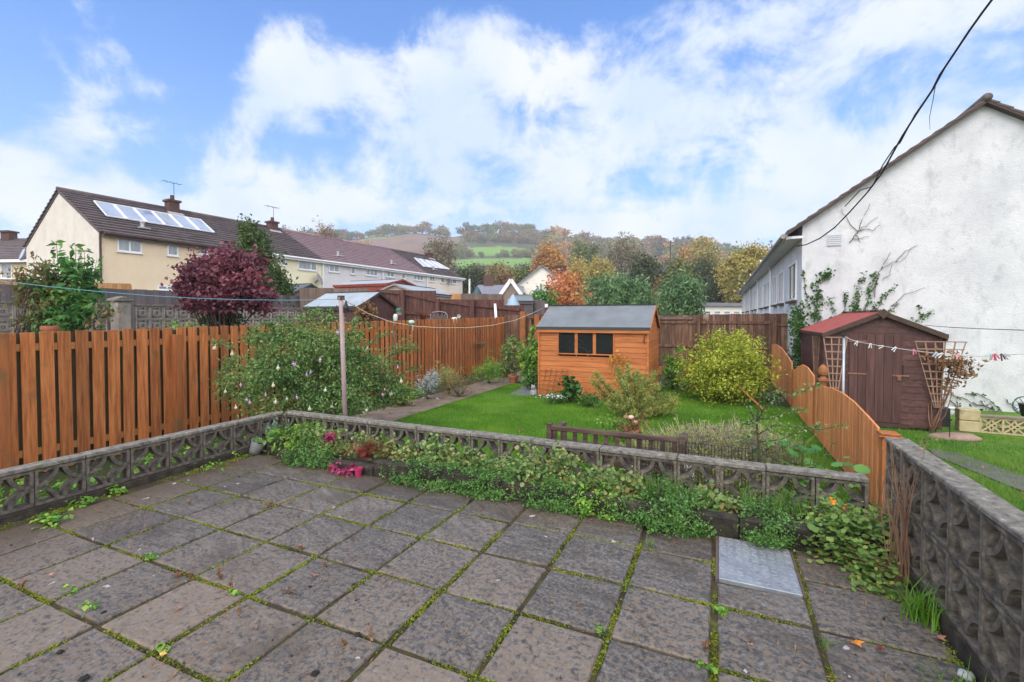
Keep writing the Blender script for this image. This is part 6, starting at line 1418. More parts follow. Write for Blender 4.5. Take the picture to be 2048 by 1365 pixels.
def fuchsia():
    c=W(600,832,7.0); D=7.0; root=empty('fuchsia_bush','large sprawling fuchsia bush with pink, purple and white drooping flowers before the orange fence','shrub',(c.x,c.y,ZL)); E=[]
    for u,v,rx,rz,dd in ((520,780,.45,.40,6.2),(600,760,.6,.5,6.6),(680,770,.55,.5,6.8),(560,715,.45,.35,6.5),(640,700,.5,.35,6.8),(700,690,.35,.3,7.0),(750,770,.45,.38,7.2),(480,760,.28,.36,6.2),(590,670,.36,.2,6.7),(720,730,.4,.3,7.),(640,640,.20,.16,6.9),(655,800,.6,.32,6.6),(790,780,.25,.2,7.4),(510,680,.22,.14,6.4),(780,700,.16,.07,7.2),(820,690,.12,.05,7.2)):
        q=W(u,v,dd)-root.location; E.append((q.x,q.y,q.z,rx,rx*.8,rz))
    P,cc,O=cloud(E,850,40,.06,.22,.17); P=P[P[:,2]>.0]; 
    # arching sprays round the outline
    sp=[]; b=MB()
    for u0,v0,u1,v1,dd in ((470,700,425,690,6.2),(480,720,450,735,6.2),(520,690,505,655,6.4),(560,690,545,650,6.5),(610,680,600,632,6.7),(650,660,665,615,6.9),(700,680,715,635,7.),(740,690,790,668,7.1),(770,720,835,700,7.2),(790,760,840,738,7.3),(540,700,480,680,6.3),(460,780,440,800,6.2),(800,790,850,790,7.4),(620,660,640,622,6.8),(690,650,745,655,7.),(500,740,440,745,6.2),(580,660,560,640,6.6),(470,760,435,770,6.1),(650,650,690,640,6.9),(560,670,520,650,6.5),(750,740,810,730,7.2)):
        a=W(u0,v0,dd)-root.location; q=W(u1,v1,dd)-root.location; m_=a.lerp(q,.55)+Vector((0,0,.06)); pts=[a,a.lerp(m_,.5)+Vector((0,0,.02)),m_,m_.lerp(q,.5)+Vector((0,0,.02)),q]; b.tube(pts,.005,4,.002)
        for _ in range(90):
            t=rnd.random(); i=min(3,int(t*4)); w=pts[i].lerp(pts[i+1],t*4-i); sp.append((w.x+rnd.gauss(0,.035),w.y+rnd.gauss(0,.035),w.z+rnd.gauss(0,.022)))
    P=np.vstack([P,np.array(sp)]); V,F=leaves(P,.040,.48,.6,.3); np_obj('foliage',V,F,L['fuchsia'],root)
    limbs((0,0,0),[tuple(x) for x in cc],40,.012,mb=b).build('stem',M['greenstem'],root,smooth=True)
    # hanging flowers
    def fl(mt,pet):
        P=[]; 
        for k in range(8): a=k*PI/4; P.append((.010*math.cos(a),.010*math.sin(a),-.02)); 
        b=MB()
        for k in range(6):
            a=k*PI/3; c_,s_=math.cos(a),math.sin(a); b.add([(0,0,0),(.016*c_-.008*s_,.016*s_+.008*c_,-.02),(.022*c_,.022*s_,-.045 if pet else -.02),(.016*c_+.008*s_,.016*s_-.008*c_,-.02)],[(0,1,2,3)])
        b.lathe([(.003,.02),(.004,0),(.011,-.02),(.010,-.045),(0,-.046)],7); return b.mesh('flower',mt)
    ms=[fl(L['creamp'],1),fl(L['purplep'],0)]
    pos=[(430,695,0),(440,698,0),(428,698,0),(463,707,0),(463,720,0),(432,790,0),(452,783,0),(483,770,1),(495,800,1),(470,815,0),(465,820,0),(500,805,1),(590,730,1),(585,728,1),(615,750,1),(622,745,1),(633,740,0),(530,790,1),(555,735,0),(600,750,0),(600,760,0),(650,780,0),(645,778,0),(592,795,1),(620,817,0),(580,805,0),(545,800,0),(550,803,0),(516,805,0),(515,800,0),(665,812,0),(698,815,0),(720,752,0),(735,820,0),(737,697,1),(742,696,0),(765,790,1),(770,780,1),(795,735,1),(800,762,0),(803,760,0),(785,788,1),(675,665,1),(457,692,0),(480,690,0),(574,798,0),(628,760,0),(640,720,1),(545,770,0),(690,790,0)]
    for i_,(u,v,k) in enumerate(pos):
        if k==0 and i_%3: continue
        u+=rnd.uniform(-2,2); dd=5.55+(u-430)/420*1.2+abs(u-640)/400*.2
        o=bpy.data.objects.new('flower',ms[k]); COL.objects.link(o); o.parent=root; o.location=W(u,v-3,dd)-root.location; s=rnd.uniform(.75,1.15); o.scale=(s,s,s); o.rotation_euler=(rnd.uniform(-.3,.3),rnd.uniform(-.3,.3),rnd.random()*6)
fuchsia()
# border along the orange fence
shrub_px('silver_bush','silver-white woolly bush at the edge of the border by the path',828,882,742,800,ZL,L['silver'],.05,1500,'plant',spread=.04,aspect=.3,up=.2,shell=.3)
shrub_px('border_shrub','low feathery green and brown shrub behind the silver bush',862,935,728,790,ZL,L['lav'],.07,1500,'shrub',aspect=.12,spread=.07,up=0,shell=.2)
shrub_px('border_shrub','reddish brown twiggy shrub beside the path, right of the silver bush',878,960,738,795,ZL,L['brown'],.05,900,'shrub',aspect=.15,spread=.07,up=0,shell=.2,stems=30)
shrub_px('border_shrub','yellow-green grassy perennials along the far border',945,1010,715,768,ZL,L['weed'],.10,1500,'plant',aspect=.1,spread=.08,up=-.2,droop=.3,shell=.2)
shrub_px('border_shrub','pale yellow leafy plant at the far end of the border',985,1030,722,755,ZL,L['geranium'],.07,800,'plant',aspect=.5)
shrub_px('border_shrub','low yellow-green groundcover at the foot of the fuchsia by the path',775,840,765,812,ZL,L['nast'],.045,1200,'plant',aspect=.7,spread=.05)
shrub_px('border_shrub','tall variegated cream-green shrub in the far corner before the orange fence',995,1062,660,735,ZL,L['geranium'],.07,1500,'shrub',d=13.2,aspect=.5,shell=.2,lump=.3)
shrub_px('climbing_vine','bright green vine climbing the brown corner posts',1052,1082,640,745,ZL,L['weed'],.11,420,'climber',d=14.2,aspect=.8,depth=.4,shell=.1)
shrub_px('border_shrub','bright green leafy mass left of the orange shed',1035,1085,700,760,ZL,L['weed'],.08,1500,'shrub',d=12.6,aspect=.7,depth=.6)
shrub_px('border_shrub','rounded green mint-like clump beside the orange shed corner',1044,1082,738,772,ZL,L['mat'],.05,1200,'plant',d=11.4,aspect=.7)
q=W(1027,742,12.6); root=empty('terracotta_pot','terracotta pot at the far end of the path','plant pot',(q.x,q.y,ZL)); b=MB(); b.lathe([(.08,0),(.125,.17),(.14,.17),(.14,.22),(.12,.22),(0,.20)],18); b.build('pot',M['terracotta'],root,smooth=False)
b=MB(); b.lathe([(0,.21),(.12,.215)],12); b.build('soil',M['soil'],root)
q=PX(961,688,XF+.2); root=empty('hanging_basket','brown dried-out hanging basket on the orange fence','hanging basket',(XF+.20,q.y,q.z)); P=[(rnd.gauss(0,.07),rnd.gauss(0,.10),rnd.uniform(-.02,.05)) for _ in range(420)]; V,F=leaves(np.array(P),.06,.2); np_obj('dry_foliage',V,F,L['brown'],root)
b=MB(); b.lathe([(0,-.15),(.09,-.10),(.15,0),(.14,.0),(.08,-.09),(0,-.13)],14); b.build('basket',M['twig'],root); b=MB()
for a in (0,2.1,4.2): b.tube([(.14*math.cos(a),.14*math.sin(a),0),(0,0,.42)],.004,4)
b.tube([(0,0,.42),(-.19,0,.5),(-.20,0,.3)],.008,5); b.build('chain',M['black'],root)
# edging, stones and cat by the orange shed
b=MB(); pts=[G(u,v,ZL) for u,v in ((1020,790),(1045,775),(1079,772),(1079,792),(1052,793))]; b.prism([(p.x,p.y) for p in pts],ZL,ZL+.02,'z'); o=b.build('grey_slabs',M['stone'],kind='structure')
q=G(1067,775,ZL); b=MB(); b.box(-.17,.17,-.1,.1,0,.08); o=b.build('stone_block',M['kerb'],bevel=.02,label='dark flat stone lying on grey slabs at the shed corner',cat='stone'); o.location=(q.x,q.y,ZL+.02); o.rotation_euler.z=.3
def cat():
    q=G(1068,792,ZL); root=empty('cat_statue','small grey and white stone cat ornament at the left corner of the orange shed','ornament',(q.x,q.y,ZL)); m_=mat('grey_stone_cat',[(.15,.15,.15),(.45,.45,.45)],25)
    b=MB(); b.lathe([(.07,0),(.085,.05),(.07,.13),(.045,.17),(0,.18)],14); b.v=[(x,y*1.25,z) for x,y,z in b.v]
    b.lathe([(0,-.055),(.04,-.04),(.055,0),(.04,.04),(0,.05)],12,(0,-.05,.2)); b.add([(-.045,-.05,.23),(-.015,-.05,.245),(-.035,-.05,.28)],[(0,1,2)]); b.add([(.045,-.05,.23),(.015,-.05,.245),(.035,-.05,.28)],[(0,2,1)])
    b.tube([(.06,.08,.02),(.12,.02,.02),(.1,-.08,.02)],.018,6,.01); b.build('body',m_,root,smooth=True)
cat()
r=shrub_px('white_flowers','low plant covered in small white flowers before the orange shed',1085,1132,785,808,ZL,L['mat'],.035,900,'plant',aspect=.5,spread=.035,blobs=3)
P=nr.normal(size=(150,3))*np.array([.16,.06,.02])+np.array([0,-.1,.17]); V,F=leaves(P,.028,.9,1.5); np_obj('blossom',V,F,L['white'],r)
shrub_px('garden_plant','clump of large blue-green leaves at the foot of the orange shed',1115,1165,762,806,ZL,L['ivy'],.10,260,'plant',aspect=.85,spread=.05,up=1.2)
shrub_px('garden_plant','low grey-green cushion beside the feathery bush',1150,1205,785,815,ZL,L['mat'],.04,900,'plant',aspect=.5,spread=.04)
def euph():
    q=G(1265,833,ZL); root=empty('feathery_bush','large feathery yellow-green bush spreading on the lawn before the orange shed','shrub',(q.x,q.y,ZL)); b=MB(); P=[];O=[]
    tips=[(1190,745,.0),(1183,760,.1),(1215,770,0),(1235,735,.1),(1255,730,0),(1275,742,-.1),(1290,750,.1),(1310,745,.3),(1318,770,.1),(1340,800,-.1),(1330,815,-.3),(1300,822,-.4),(1270,825,-.5),(1240,815,-.4),(1215,805,-.2),(1205,790,.2),(1250,770,-.3),(1285,780,-.3),(1300,795,-.4),(1260,800,-.5),(1235,790,-.4),(1245,750,.2),(1320,790,.2),(1295,765,.3),(1345,805,.0),(1270,760,.2)]
    for u,v,dy in tips:
        t=W(u,v,8.3+dy)-root.location; m_=t*.5+Vector((0,0,-.05)); b.tube([(0,0,.02),m_*.6,m_,t],.012,6,.004); n=520
        for _ in range(n):
            s=1-abs(rnd.gauss(0,.30)); s=max(.1,min(1.03,s)); w=(Vector((0,0,.02)).lerp(m_,s*2) if s<.5 else m_.lerp(t,(s-.5)*2)); r_=.085
            d=Vector((rnd.gauss(0,1),rnd.gauss(0,1),rnd.gauss(0,1))).normalized(); w=w+d*r_*rnd.random(); P.append(tuple(w))
    for u,v,rx,rz in ((1262,765,.28,.2),(1300,790,.26,.2),(1240,800,.24,.18),(1290,815,.3,.14),(1335,805,.16,.16)):
        q2=W(u,v,8.3)-root.location; P+=[tuple(x) for x in cloud([(q2.x,q2.y,q2.z,rx,rx,rz)],60,16,.045,.5)[0]]
    V,F=leaves(np.array(P),.06,.16,-.1,-.5); np_obj('foliage',V,F,L['euph'],root); b.build('stem',M['bark'],root,smooth=True)
euph()
climber('yellow_climber','sparse orange-yellow leafed twig against the front of the orange shed',[[(1235,770),(1228,740),(1222,715)],[(1232,750),(1250,720),(1262,712)],[(1222,730),(1228,720)],[(1226,740),(1245,700)]],leafmat('amber_leaf',[(.45,.22,.04),(.65,.38,.06)]),.05,y=s1.location.y-.08,dens=75,sp=.05,stem=.006,smt=M['twig'])
r=shrub_px('yellow_shrub','dense yellow and green variegated shrub with red touches before the back fence',1360,1544,664,805,ZL,L['yellowshrub'],.05,17000,'shrub','bark',spread=.075,depth=.8,aspect=.55,shell=.45,blobs=14,lump=.24,stems=16,sr=.015,up=.4)
P=[]
for u,v in ((1448,717),(1450,700),(1432,720),(1425,728),(1470,735),(1495,730),(1390,722),(1405,740),(1510,700),(1400,765),(1430,790),(1460,775),(1500,770),(1480,700),(1415,700),(1440,745)):
    q=W(u,v,10.4)-r.location
    for _ in range(16): P.append((q.x+rnd.gauss(0,.05),q.y-.45+rnd.gauss(0,.08),q.z+rnd.gauss(0,.045)))
V,F=leaves(np.array(P),.05,.6); np_obj('red_leaf',V,F,leafmat('crimson_leaf',[(.25,.02,.02),(.45,.08,.06)]),r,kind='stuff')
shrub_px('border_shrub','loose green plants between the orange shed and the yellow shrub',1322,1368,700,780,ZL,L['weed'],.07,900,'shrub',aspect=.6,shell=.1,lump=.3)
shrub_px('border_shrub','low weedy greenery under the back fence left of the yellow shrub',1340,1400,735,785,ZL,L['fuchsia'],.06,900,'plant',aspect=.6,shell=.1,lump=.3)
# bed behind the front wall: lavender, roses, young tree
def at_y(u,y): return PY(u,900,y).x
def lav(label,u0,u1,y0,y1,h,n,mt=None,cat='plant',name='lavender',heads=True):
    x0,x1=at_y(u0,(y0+y1)/2),at_y(u1,(y0+y1)/2); root=empty(name,label,cat,((x0+x1)/2,(y0+y1)/2,ZL)); P=np.zeros((n,3)); P[:,0]=nr.normal(size=n)*(x1-x0)/5; P[:,1]=nr.normal(size=n)*(y1-y0)/5
    V=[];F=[]; hd=[]
    for p in P:
        d=np.array([p[0]*.9,p[1]*.6,0])+nr.normal(size=3)*.06; hh=h*(.55+.5*nr.rand()); t=p+np.array([d[0],d[1],hh]); bb=np.array([.005,.002,0]); k=len(V); m_=p*.5+t*.5; V+=[p-bb,p+bb,t+bb*.6,t-bb*.6]; F.append((k,k+1,k+2,k+3)); hd.append(t)
        for _ in range(3): hd.append(p+(t-p)*nr.uniform(.3,.9)+nr.normal(size=3)*.02)
    np_obj('stalk',np.array(V),np.array(F),mt or L['lav'],root); V,F=leaves(np.array(hd),.045,.22,-.3); np_obj('foliage',V,F,mt or L['lav'],root)
    if heads:
        H=np.array(hd[::4]); V,F=leaves(H,.05,.3,-.4,-1); np_obj('flower_head',V,F,leafmat('spent_lavender',[(.14,.10,.11),(.27,.21,.22)]),root,kind='stuff')
lav('wide faded lavender bush with grey-purple heads behind the black wire mesh',1350,1500,4.9,6.3,.44,2600)
lav('left part of the lavender hedge behind the bench with dark spent heads',1285,1390,4.9,5.9,.36,1000)
lav('yellow-green thin-stalked bush between the lavender and the scalloped fence',1450,1560,4.9,6.3,.48,1500,L['lav'],'plant','herb_bush')
shrub_px('flowering_plant','loose low plants with small yellow and white flowers behind the bench',1195,1265,828,880,ZL,L['weed'],.05,700,'plant',aspect=.4,shell=.1,lump=.3,spread=.07)
q=G(1265,885,ZL); root=empty('rose_pot','terracotta pot with pale pink roses behind the bench','potted rose',(q.x,q.y,ZL)); b=MB(); b.lathe([(.08,0),(.11,.15),(.125,.15),(.125,.19),(0,.18)],18); b.build('pot',M['terracotta'],root)
P=nr.normal(size=(260,3))*np.array([.12,.12,.07])+np.array([0,0,.24]); V,F=leaves(P,.05,.6); np_obj('foliage',V,F,L['brown'],root); pm=plain('rose_petal',(.78,.42,.36),.6)
for u,v in ((1262,836),(1271,846)):
    w=W(u,v,-math.sin(YAW)*q.x+math.cos(YAW)*q.y)-root.location; b=MB(); b.lathe([(0,-.03),(.035,-.015),(.042,.015),(.02,.035),(0,.02)],10,w); b.build('flower',pm,root,smooth=True); b=MB(); b.tube([(0,0,.17),w],.005,5); b.build('stem',M['greenstem'],root)
def sapling():
    q=PY(1517,960,4.9); root=empty('young_tree','thin young tree with long straggling side branches in front of the scalloped fence','tree',(q.x,4.9,ZL)); b=MB(); P=lambda u,v,y=4.9:PY(u,v,y)-root.location; tr=[Vector((0,0,0)),P(1520,925),P(1516,880),P(1513,840),P(1520,800),P(1535,780)]; b.tube(tr,.014,6,.005); b.build('trunk',M['bark'],root,smooth=True); b=MB(); pts=[]
    for path in ([(1513,845),(1530,815),(1560,800),(1600,785),(1635,768)],[(1514,850),(1500,820),(1490,800)],[(1515,870),(1550,850),(1590,855),(1640,860),(1690,850)],[(1514,838),(1545,838),(1580,822),(1612,820)],[(1516,885),(1560,880),(1600,862),(1640,850)],[(1513,842),(1500,850),(1485,848)],[(1520,800),(1545,790),(1570,782)],[(1516,860),(1490,880),(1475,885)]):
        w=[P(u,v) for u,v in path]; b.tube(w,.006,5,.0025)
        for a,c in zip(w,w[1:]):
            for _ in range(26): k=a.lerp(c,rnd.random()); pts.append((k.x+rnd.gauss(0,.02),k.y+rnd.gauss(0,.03),k.z+rnd.gauss(0,.018)))
    b.build('branch',M['bark'],root,smooth=True); V,F=leaves(np.array(pts),.032,.5); np_obj('foliage',V,F,L['fuchsia'],root)
sapling()
def bigleaf(name,label,c,n,s,mt,rx,ry,h):
    root=empty(name,label,'plant',c); b=MB(); st=MB()
    for _ in range(n):
        a=rnd.uniform(0,6.28); r_=rnd.random()**.5; x,y=r_*rx*math.cos(a),r_*ry*math.sin(a); z=h*(.4+.6*rnd.random()); ss=s*rnd.uniform(.55,1.1); t=Matrix.Translation((x,y,z))@Matrix.Rotation(rnd.uniform(-.7,.7),4,'X')@Matrix.Rotation(rnd.uniform(-.7,.7),4,'Y'); vs=[t@Vector((0,0,-.12*ss))]
        for k in range(9): q=2*PI*k/9; vs.append(t@Vector((ss*.5*math.cos(q),ss*.5*math.sin(q)*(.85 if k%2 else 1),.02*ss*math.sin(3*q))))
        b.add(vs,[(0,k+1,(k+1)%9+1) for k in range(9)]); st.tube([(x*.3,y*.3,0),(x*.8,y*.8,z*.6),vs[0]],.004,4,.002)
    b.build('foliage',mt,root,smooth=True); st.build('stem',M['greenstem'],root)
q=PY(1640,930,4.55); bigleaf('broad_leaved_plant','plant with large round bright green leaves behind the low wall by the scalloped fence',(q.x,4.6,ZL),34,.125,L['broad'],.38,.25,.60)
q=PY(1590,900,5.1); bigleaf('broad_leaved_plant','leafy green plant with smaller round leaves beneath the young tree',(q.x,5.1,ZL),60,.10,L['laurel'],.42,.3,.66)
q=PY(1600,960,4.4); shrub=plant('variegated_ground_plant','pale variegated ground plant glimpsed through the pierced front wall','plant',(q.x,4.45,ZL),[(0,0,.1,.6,.25,.22)],L['geranium'],M['greenstem'],nc=60,per=14,size=.05,aspect=.5,spread=.05,stems=6,sr=.003,bottom=0)
# weeds between the left wall and the orange fence, grass strip behind the wall
for k,(u,y_,lab) in enumerate(((20,1.9,'weeds behind the left wall at the near end'),(110,2.3,'weeds behind the second pier of the left wall'),(200,2.75,'weeds behind the middle of the left wall'),(290,3.1,'weeds behind the far part of the left wall'),(370,3.6,'weeds by the foot of the fuchsia behind the left wall'))):
    plant('verge_weed',lab,'weed',(-5.45,y_,ZL+.0),[(0,0,.12,.45,.3,.16),(.1,.3,.1,.3,.25,.12)],L['weed'],M['greenstem'],nc=60,per=14,size=.05,aspect=.7,spread=.05,stems=6,sr=.003,shell=.2,bottom=0)
# ---------------- neighbour's shrubs on the left -------------
def neighbour_trees():
    d=8.6; p=W(100,655,d); root=empty('laurel_bush','tall leafy green shrub with upright shoots beyond the left end of the orange fence','shrub',(p.x,p.y,ZN)); E=[]
    for u,v,rx,rz in ((140,600,.42,.42),(110,640,.45,.3),(165,560,.3,.3),(125,545,.25,.25),(180,620,.25,.35),(150,650,.4,.25),(100,580,.28,.3)):
        q=W(u,v,d)-root.location; E.append((q.x,q.y,q.z,rx,rx*.7,rz))
    P,c,O=cloud(E,150,13,.08,.3); pts=[]; b=MB()
    for u0,v0,u1,v1 in ((118,560,113,485),(150,560,152,492),(168,560,170,500),(185,580,193,520),(140,560,135,512),(175,580,185,545)):
        a=W(u0,v0,d)-root.location; q=W(u1,v1,d)-root.location; b.tube([a,q],.008,5,.003)
        for k in range(13):
            t=k/12; m_=a.lerp(q,t)
            for s in (-1,1): pts.append((m_+Vector((s*.07*CR.x,s*.07*CR.y,.01))))
    P=np.vstack([P,np.array([tuple(x) for x in pts])]); V,F=leaves(P,.125,.42,.6,.0); np_obj('foliage',V,F,L['laurel'],root)
    limbs((0,0,0),[tuple(x) for x in c],22,.02,mb=b).build('stem',M['bark'],root,smooth=True)
    root=empty('bronze_bush','drooping bronze-leaved shrub left of the tall green laurel','shrub',(W(60,655,d).x,W(60,655,d).y,ZN)); E=[]
    for u,v,rx,rz in ((60,560,.3,.28),(85,540,.28,.22),(45,590,.22,.2),(75,620,.3,.35),(40,640,.22,.2),(90,570,.25,.3),(210,625,.25,.06),(190,640,.2,.08)):
        q=W(u,v,d-.2)-root.location; E.append((q.x,q.y,q.z,rx,rx*.7,rz))
    P,c,O=cloud(E,95,13,.075,.2,.22); V,F=leaves(P,.10,.34,.1,.9); np_obj('foliage',V,F,L['bronze'],root); limbs((0,0,0),[tuple(x) for x in c],18,.012).build('stem',M['bark'],root,smooth=True)
    q=W(100,657,7.9); b=MB(); root=empty('terracotta_pot','orange plant pot just above the fence under the left shrubs','plant pot',(q.x,q.y,1.10)); b.lathe([(.08,0),(.11,.2),(.12,.2),(.12,.26),(.1,.26),(0,.24)],16); b.build('pot',M['terracotta'],root); b=MB(); b.box(-.2,.2,-.2,.2,-1.3,-.002); b.build('pedestal',M['screen'],root)
    # maroon tree
    d=10.5; p=W(440,655,d); root=empty('maroon_tree','dense round-headed maroon-leaved small tree beyond the orange fence','tree',(p.x,p.y,ZN)); E=[]
    for u,v,rx,rz in ((445,560,.8,.5),(400,585,.5,.36),(500,580,.5,.38),(440,525,.6,.28),(480,530,.5,.25),(385,600,.3,.22),(520,600,.28,.25),(450,600,.8,.25),(400,545,.4,.25),(370,560,.15,.13)):
        q=W(u,v,d)-root.location; E.append((q.x,q.y,q.z,rx,rx*.85,rz))
    P,c,O=cloud(E,520,22,.085,.5,.13); V,F=leaves(P,.085,.7,.5,.2,O); np_obj('crown',V,F,L['maroon'],root); limbs((0,0,0),[tuple(x) for x in c],26,.06,trunk=.9).build('trunk',M['bark'],root,smooth=True)
    # dark green tree behind
    d=17.5; p=W(520,640,d); root=empty('evergreen_tree','tall pointed dark green tree behind the maroon one','tree',(p.x,p.y,.75)); E=[]
    for u,v,rx,rz in ((500,470,.38,.5),(507,500,.62,.6),(520,540,.85,.8),(540,580,.8,.6),(515,590,1.0,.7),(494,455,.18,.35),(500,530,.7,.6),(558,595,.5,.4)):
        q=W(u,v,d)-root.location; E.append((q.x,q.y,q.z,rx,rx*.85,rz))
    P,c,O=cloud(E,620,20,.13,.6,.1); V,F=leaves(P,.13,.5,.4,.3,O); np_obj('crown',V,F,L['holly'],root); limbs((0,0,0),[tuple(x) for x in c],18,.12,trunk=1.5).build('trunk',M['bark'],root,smooth=True)
    shrub_px('border_shrub','dark shrub under the maroon tree before the screen-block wall',395,500,618,660,ZN+.6,L['holly'],.08,900,'shrub',d=10.9,stems=6)
    shrub_px('border_shrub','brown and gold leaved shrub against the dark brown shed',712,750,610,646,ZN,L['brown'],.09,700,'shrub',d=11.5,stems=10,lump=.3)
    q=W(847,634,12.7); r=tuft('spiky_plant','orange-brown spiky plant peeping over the orange fence',(q.x,q.y,q.z-.12),70,.5,.02,L['rust'],.03,1.3); r['category']='plant'
    shrub_px('garden_plant','low pinkish flowering plants just over the fence left of the fuchsia',335,420,645,668,ZN+.9,L['geranium'],.06,350,'plant',d=8.4)
neighbour_trees()
# ---------------- trees beyond the fence ------------------
def tree_px(name,label,u0,u1,vt,vb,d,mt,n,size,cone=False,trunk=True,depth=.8,aspect=.55,shell=.5,lump=.13,blobs=9,zb=None,limbs_n=14,group=None,droop=.1,clump=None,low=.18):
    p=W((u0+u1)/2,vb,d); z0=land(p) if zb is None else zb; top=W((u0+u1)/2,vt,d).z-z0; hw=(u1-u0)/2/FX*d; root=empty(name,label,'tree',(p.x,p.y,z0)); E=[]; cb=top*low; ch=(top-cb)
    if cone:
        for k in range(9): t=k/8; E.append((rnd.uniform(-.08,.08)*hw,0,cb+ch*t*.86+ch*.05,hw*(1-t*.9),hw*(1-t*.9)*depth,ch*.13))
    else:
        E.append((0,0,cb+ch*.5,hw*.66,hw*.66*depth,ch*.46))
        for k in range(blobs):
            a=2*PI*k/blobs+rnd.random(); s=rnd.uniform(.28,.48); hgt=rnd.uniform(.25,.78); wid=math.sqrt(max(.1,1-(2*hgt-.95)**2)); E.append((math.cos(a)*hw*(1-s)*wid,math.sin(a)*hw*depth*(1-s)*wid,cb+ch*hgt,hw*s,hw*s*depth,ch*rnd.uniform(.16,.24)))
    per=18; P,c,O=cloud(E,n//per,per,(clump or size*1.1),shell,lump); V,F=leaves(P,size,aspect,.45,droop,O); np_obj('crown',V,F,mt,root)
    limbs((0,0,0),[tuple(x) for x in c],limbs_n,max(.03,hw*.06),trunk=max(.3,top*.35)).build('trunk',M['bark'],root,smooth=True); return root
def lm(nm,*c,s=.25,t=.2): return leafmat(nm,list(c),s,t,.6,.5)
T={'green':lm('tree_green',(.054,.084,.022),(.119,.160,.040),(.200,.235,.064),(.272,.269,.080)),
 'dark':lm('tree_dark',(.036,.054,.022),(.076,.097,.035),(.135,.151,.056)),
 'olive':lm('tree_olive',(.100,.101,.032),(.200,.185,.056),(.308,.260,.080),(.272,.168,.064)),
 'brown':lm('tree_brown',(.135,.084,.035),(.254,.151,.064),(.345,.202,.080),(.200,.151,.064)),
 'orange':lm('tree_orange',(.246,.125,.040),(.462,.234,.064),(.617,.328,.092),(.339,.219,.092)),
 'yellow':lm('tree_yellow',(.185,.188,.055),(.339,.312,.083),(.524,.422,.110),(.432,.266,.092)),
 'grey':lm('tree_grey',(.109,.093,.056),(.200,.168,.096),(.272,.218,.128),(.181,.168,.080))}
tree_px('red_tree','red and orange autumn tree behind the orange shed',1082,1178,534,612,24,L['redtree'],3000,.15,zb=0,shell=.15,lump=.26,blobs=12,limbs_n=30,clump=.3)
tree_px('green_shrub','dark green bushy shrub at the foot of the red tree',1062,1112,568,612,22,L['laurel'],1600,.16,zb=0,low=.3)
for k,(u0,u1,vt,d,lab) in enumerate(((1172,1245,553,30,'left one of the clump of feathery cypresses behind the orange shed'),(1205,1275,545,31,'middle tallest feathery cypress behind the orange shed'),(1248,1314,556,30,'right one of the clump of feathery cypresses behind the orange shed'),(1322,1404,552,27,'separate bushy blue-green cypress right of the orange shed'))):
    tree_px('cypress_tree',lab,u0,u1,vt,640,d,L['cypress'],12000,.24,zb=0,aspect=.28,droop=1.0,shell=.72,lump=.09,low=.02,blobs=12,depth=.9,limbs_n=8,clump=.22)
mid=[('brown twiggy small tree between the cypresses',1300,1335,555,600,35,'brown',900,.3),
 ('orange autumn tree left of the cypresses',1064,1136,482,600,78,'orange',4200,.6),('rounded green tree on the slope behind the orange tree',1132,1200,478,590,120,'green',3400,.9),
 ('yellowing birch behind the red tree',1165,1225,503,600,70,'yellow',2200,.5),('small yellow tree left of the birch',1128,1178,515,600,66,'yellow',1600,.5),('tall bare-topped grey-brown tree behind the cypresses',1204,1292,466,600,95,'grey',2600,.6),
 ('dark green tree above the cypresses',1248,1325,506,610,62,'dark',4200,.5),('olive oak right of the cypresses',1318,1385,512,615,60,'green',3800,.5),('broad dark olive oak behind the low white building',1360,1460,520,615,64,'dark',5200,.55),
 ('yellow-green tree standing high on the wooded slope',1376,1440,472,560,120,'yellow',2600,.9),('orange-brown tree on the wooded slope',1345,1385,486,560,118,'orange',1500,.9),('olive tree below the yellow-green one',1385,1455,498,600,85,'olive',2800,.65),
 ('large yellow-green tree beside the white terrace',1438,1545,484,615,52,'yellow',6500,.45),('brownish tree crown rising over the white terrace eaves',1480,1560,486,600,75,'brown',3600,.6),('dark evergreen at the foot of the large yellow-green tree',1400,1492,560,618,56,'dark',3000,.5),
 ('green tree far right of the wood behind the terrace',1455,1500,490,560,130,'green',1500,1.),
 ('pale grey-green tree behind the end of the left terrace',836,915,470,600,100,'grey',3800,.75),('yellow-green bushy tree above the purple roof',695,758,473,560,130,'yellow',2400,.9),
 ('dark green tree right of the left terrace end',925,975,528,600,66,'dark',2600,.5),('olive tree in the belt above the bungalow roof',965,1025,520,600,76,'olive',2600,.55),('green tree in the belt left of the orange tree',1012,1062,532,600,64,'green',2300,.5),
 ('dark tree close to the end of the left terrace',905,945,535,600,60,'dark',1800,.5),('brown hedge tree behind the bungalow',985,1045,545,600,58,'brown',2000,.45),
 ('small dark tree between bungalow and cream house',1030,1070,525,590,90,'dark',1300,.6),('round tree behind the second chimney of the left terrace',557,592,443,560,95,'green',1500,.6),('large brown-green tree above the purple roof on the left',620,682,437,560,120,'brown',3200,.8),('dark tree above the roof left of the large brown one',592,625,450,560,115,'dark',1200,.8)]
for lab,u0,u1,vt,vb,d,k,n,s in mid: tree_px('tree',lab,u0,u1,vt,vb,d,T[k],int(n*2.6),s*.58,limbs_n=26 if k=='grey' else 12,shell=.35 if k in('grey','brown','yellow') else .6,lump=.1,clump=s*.7)
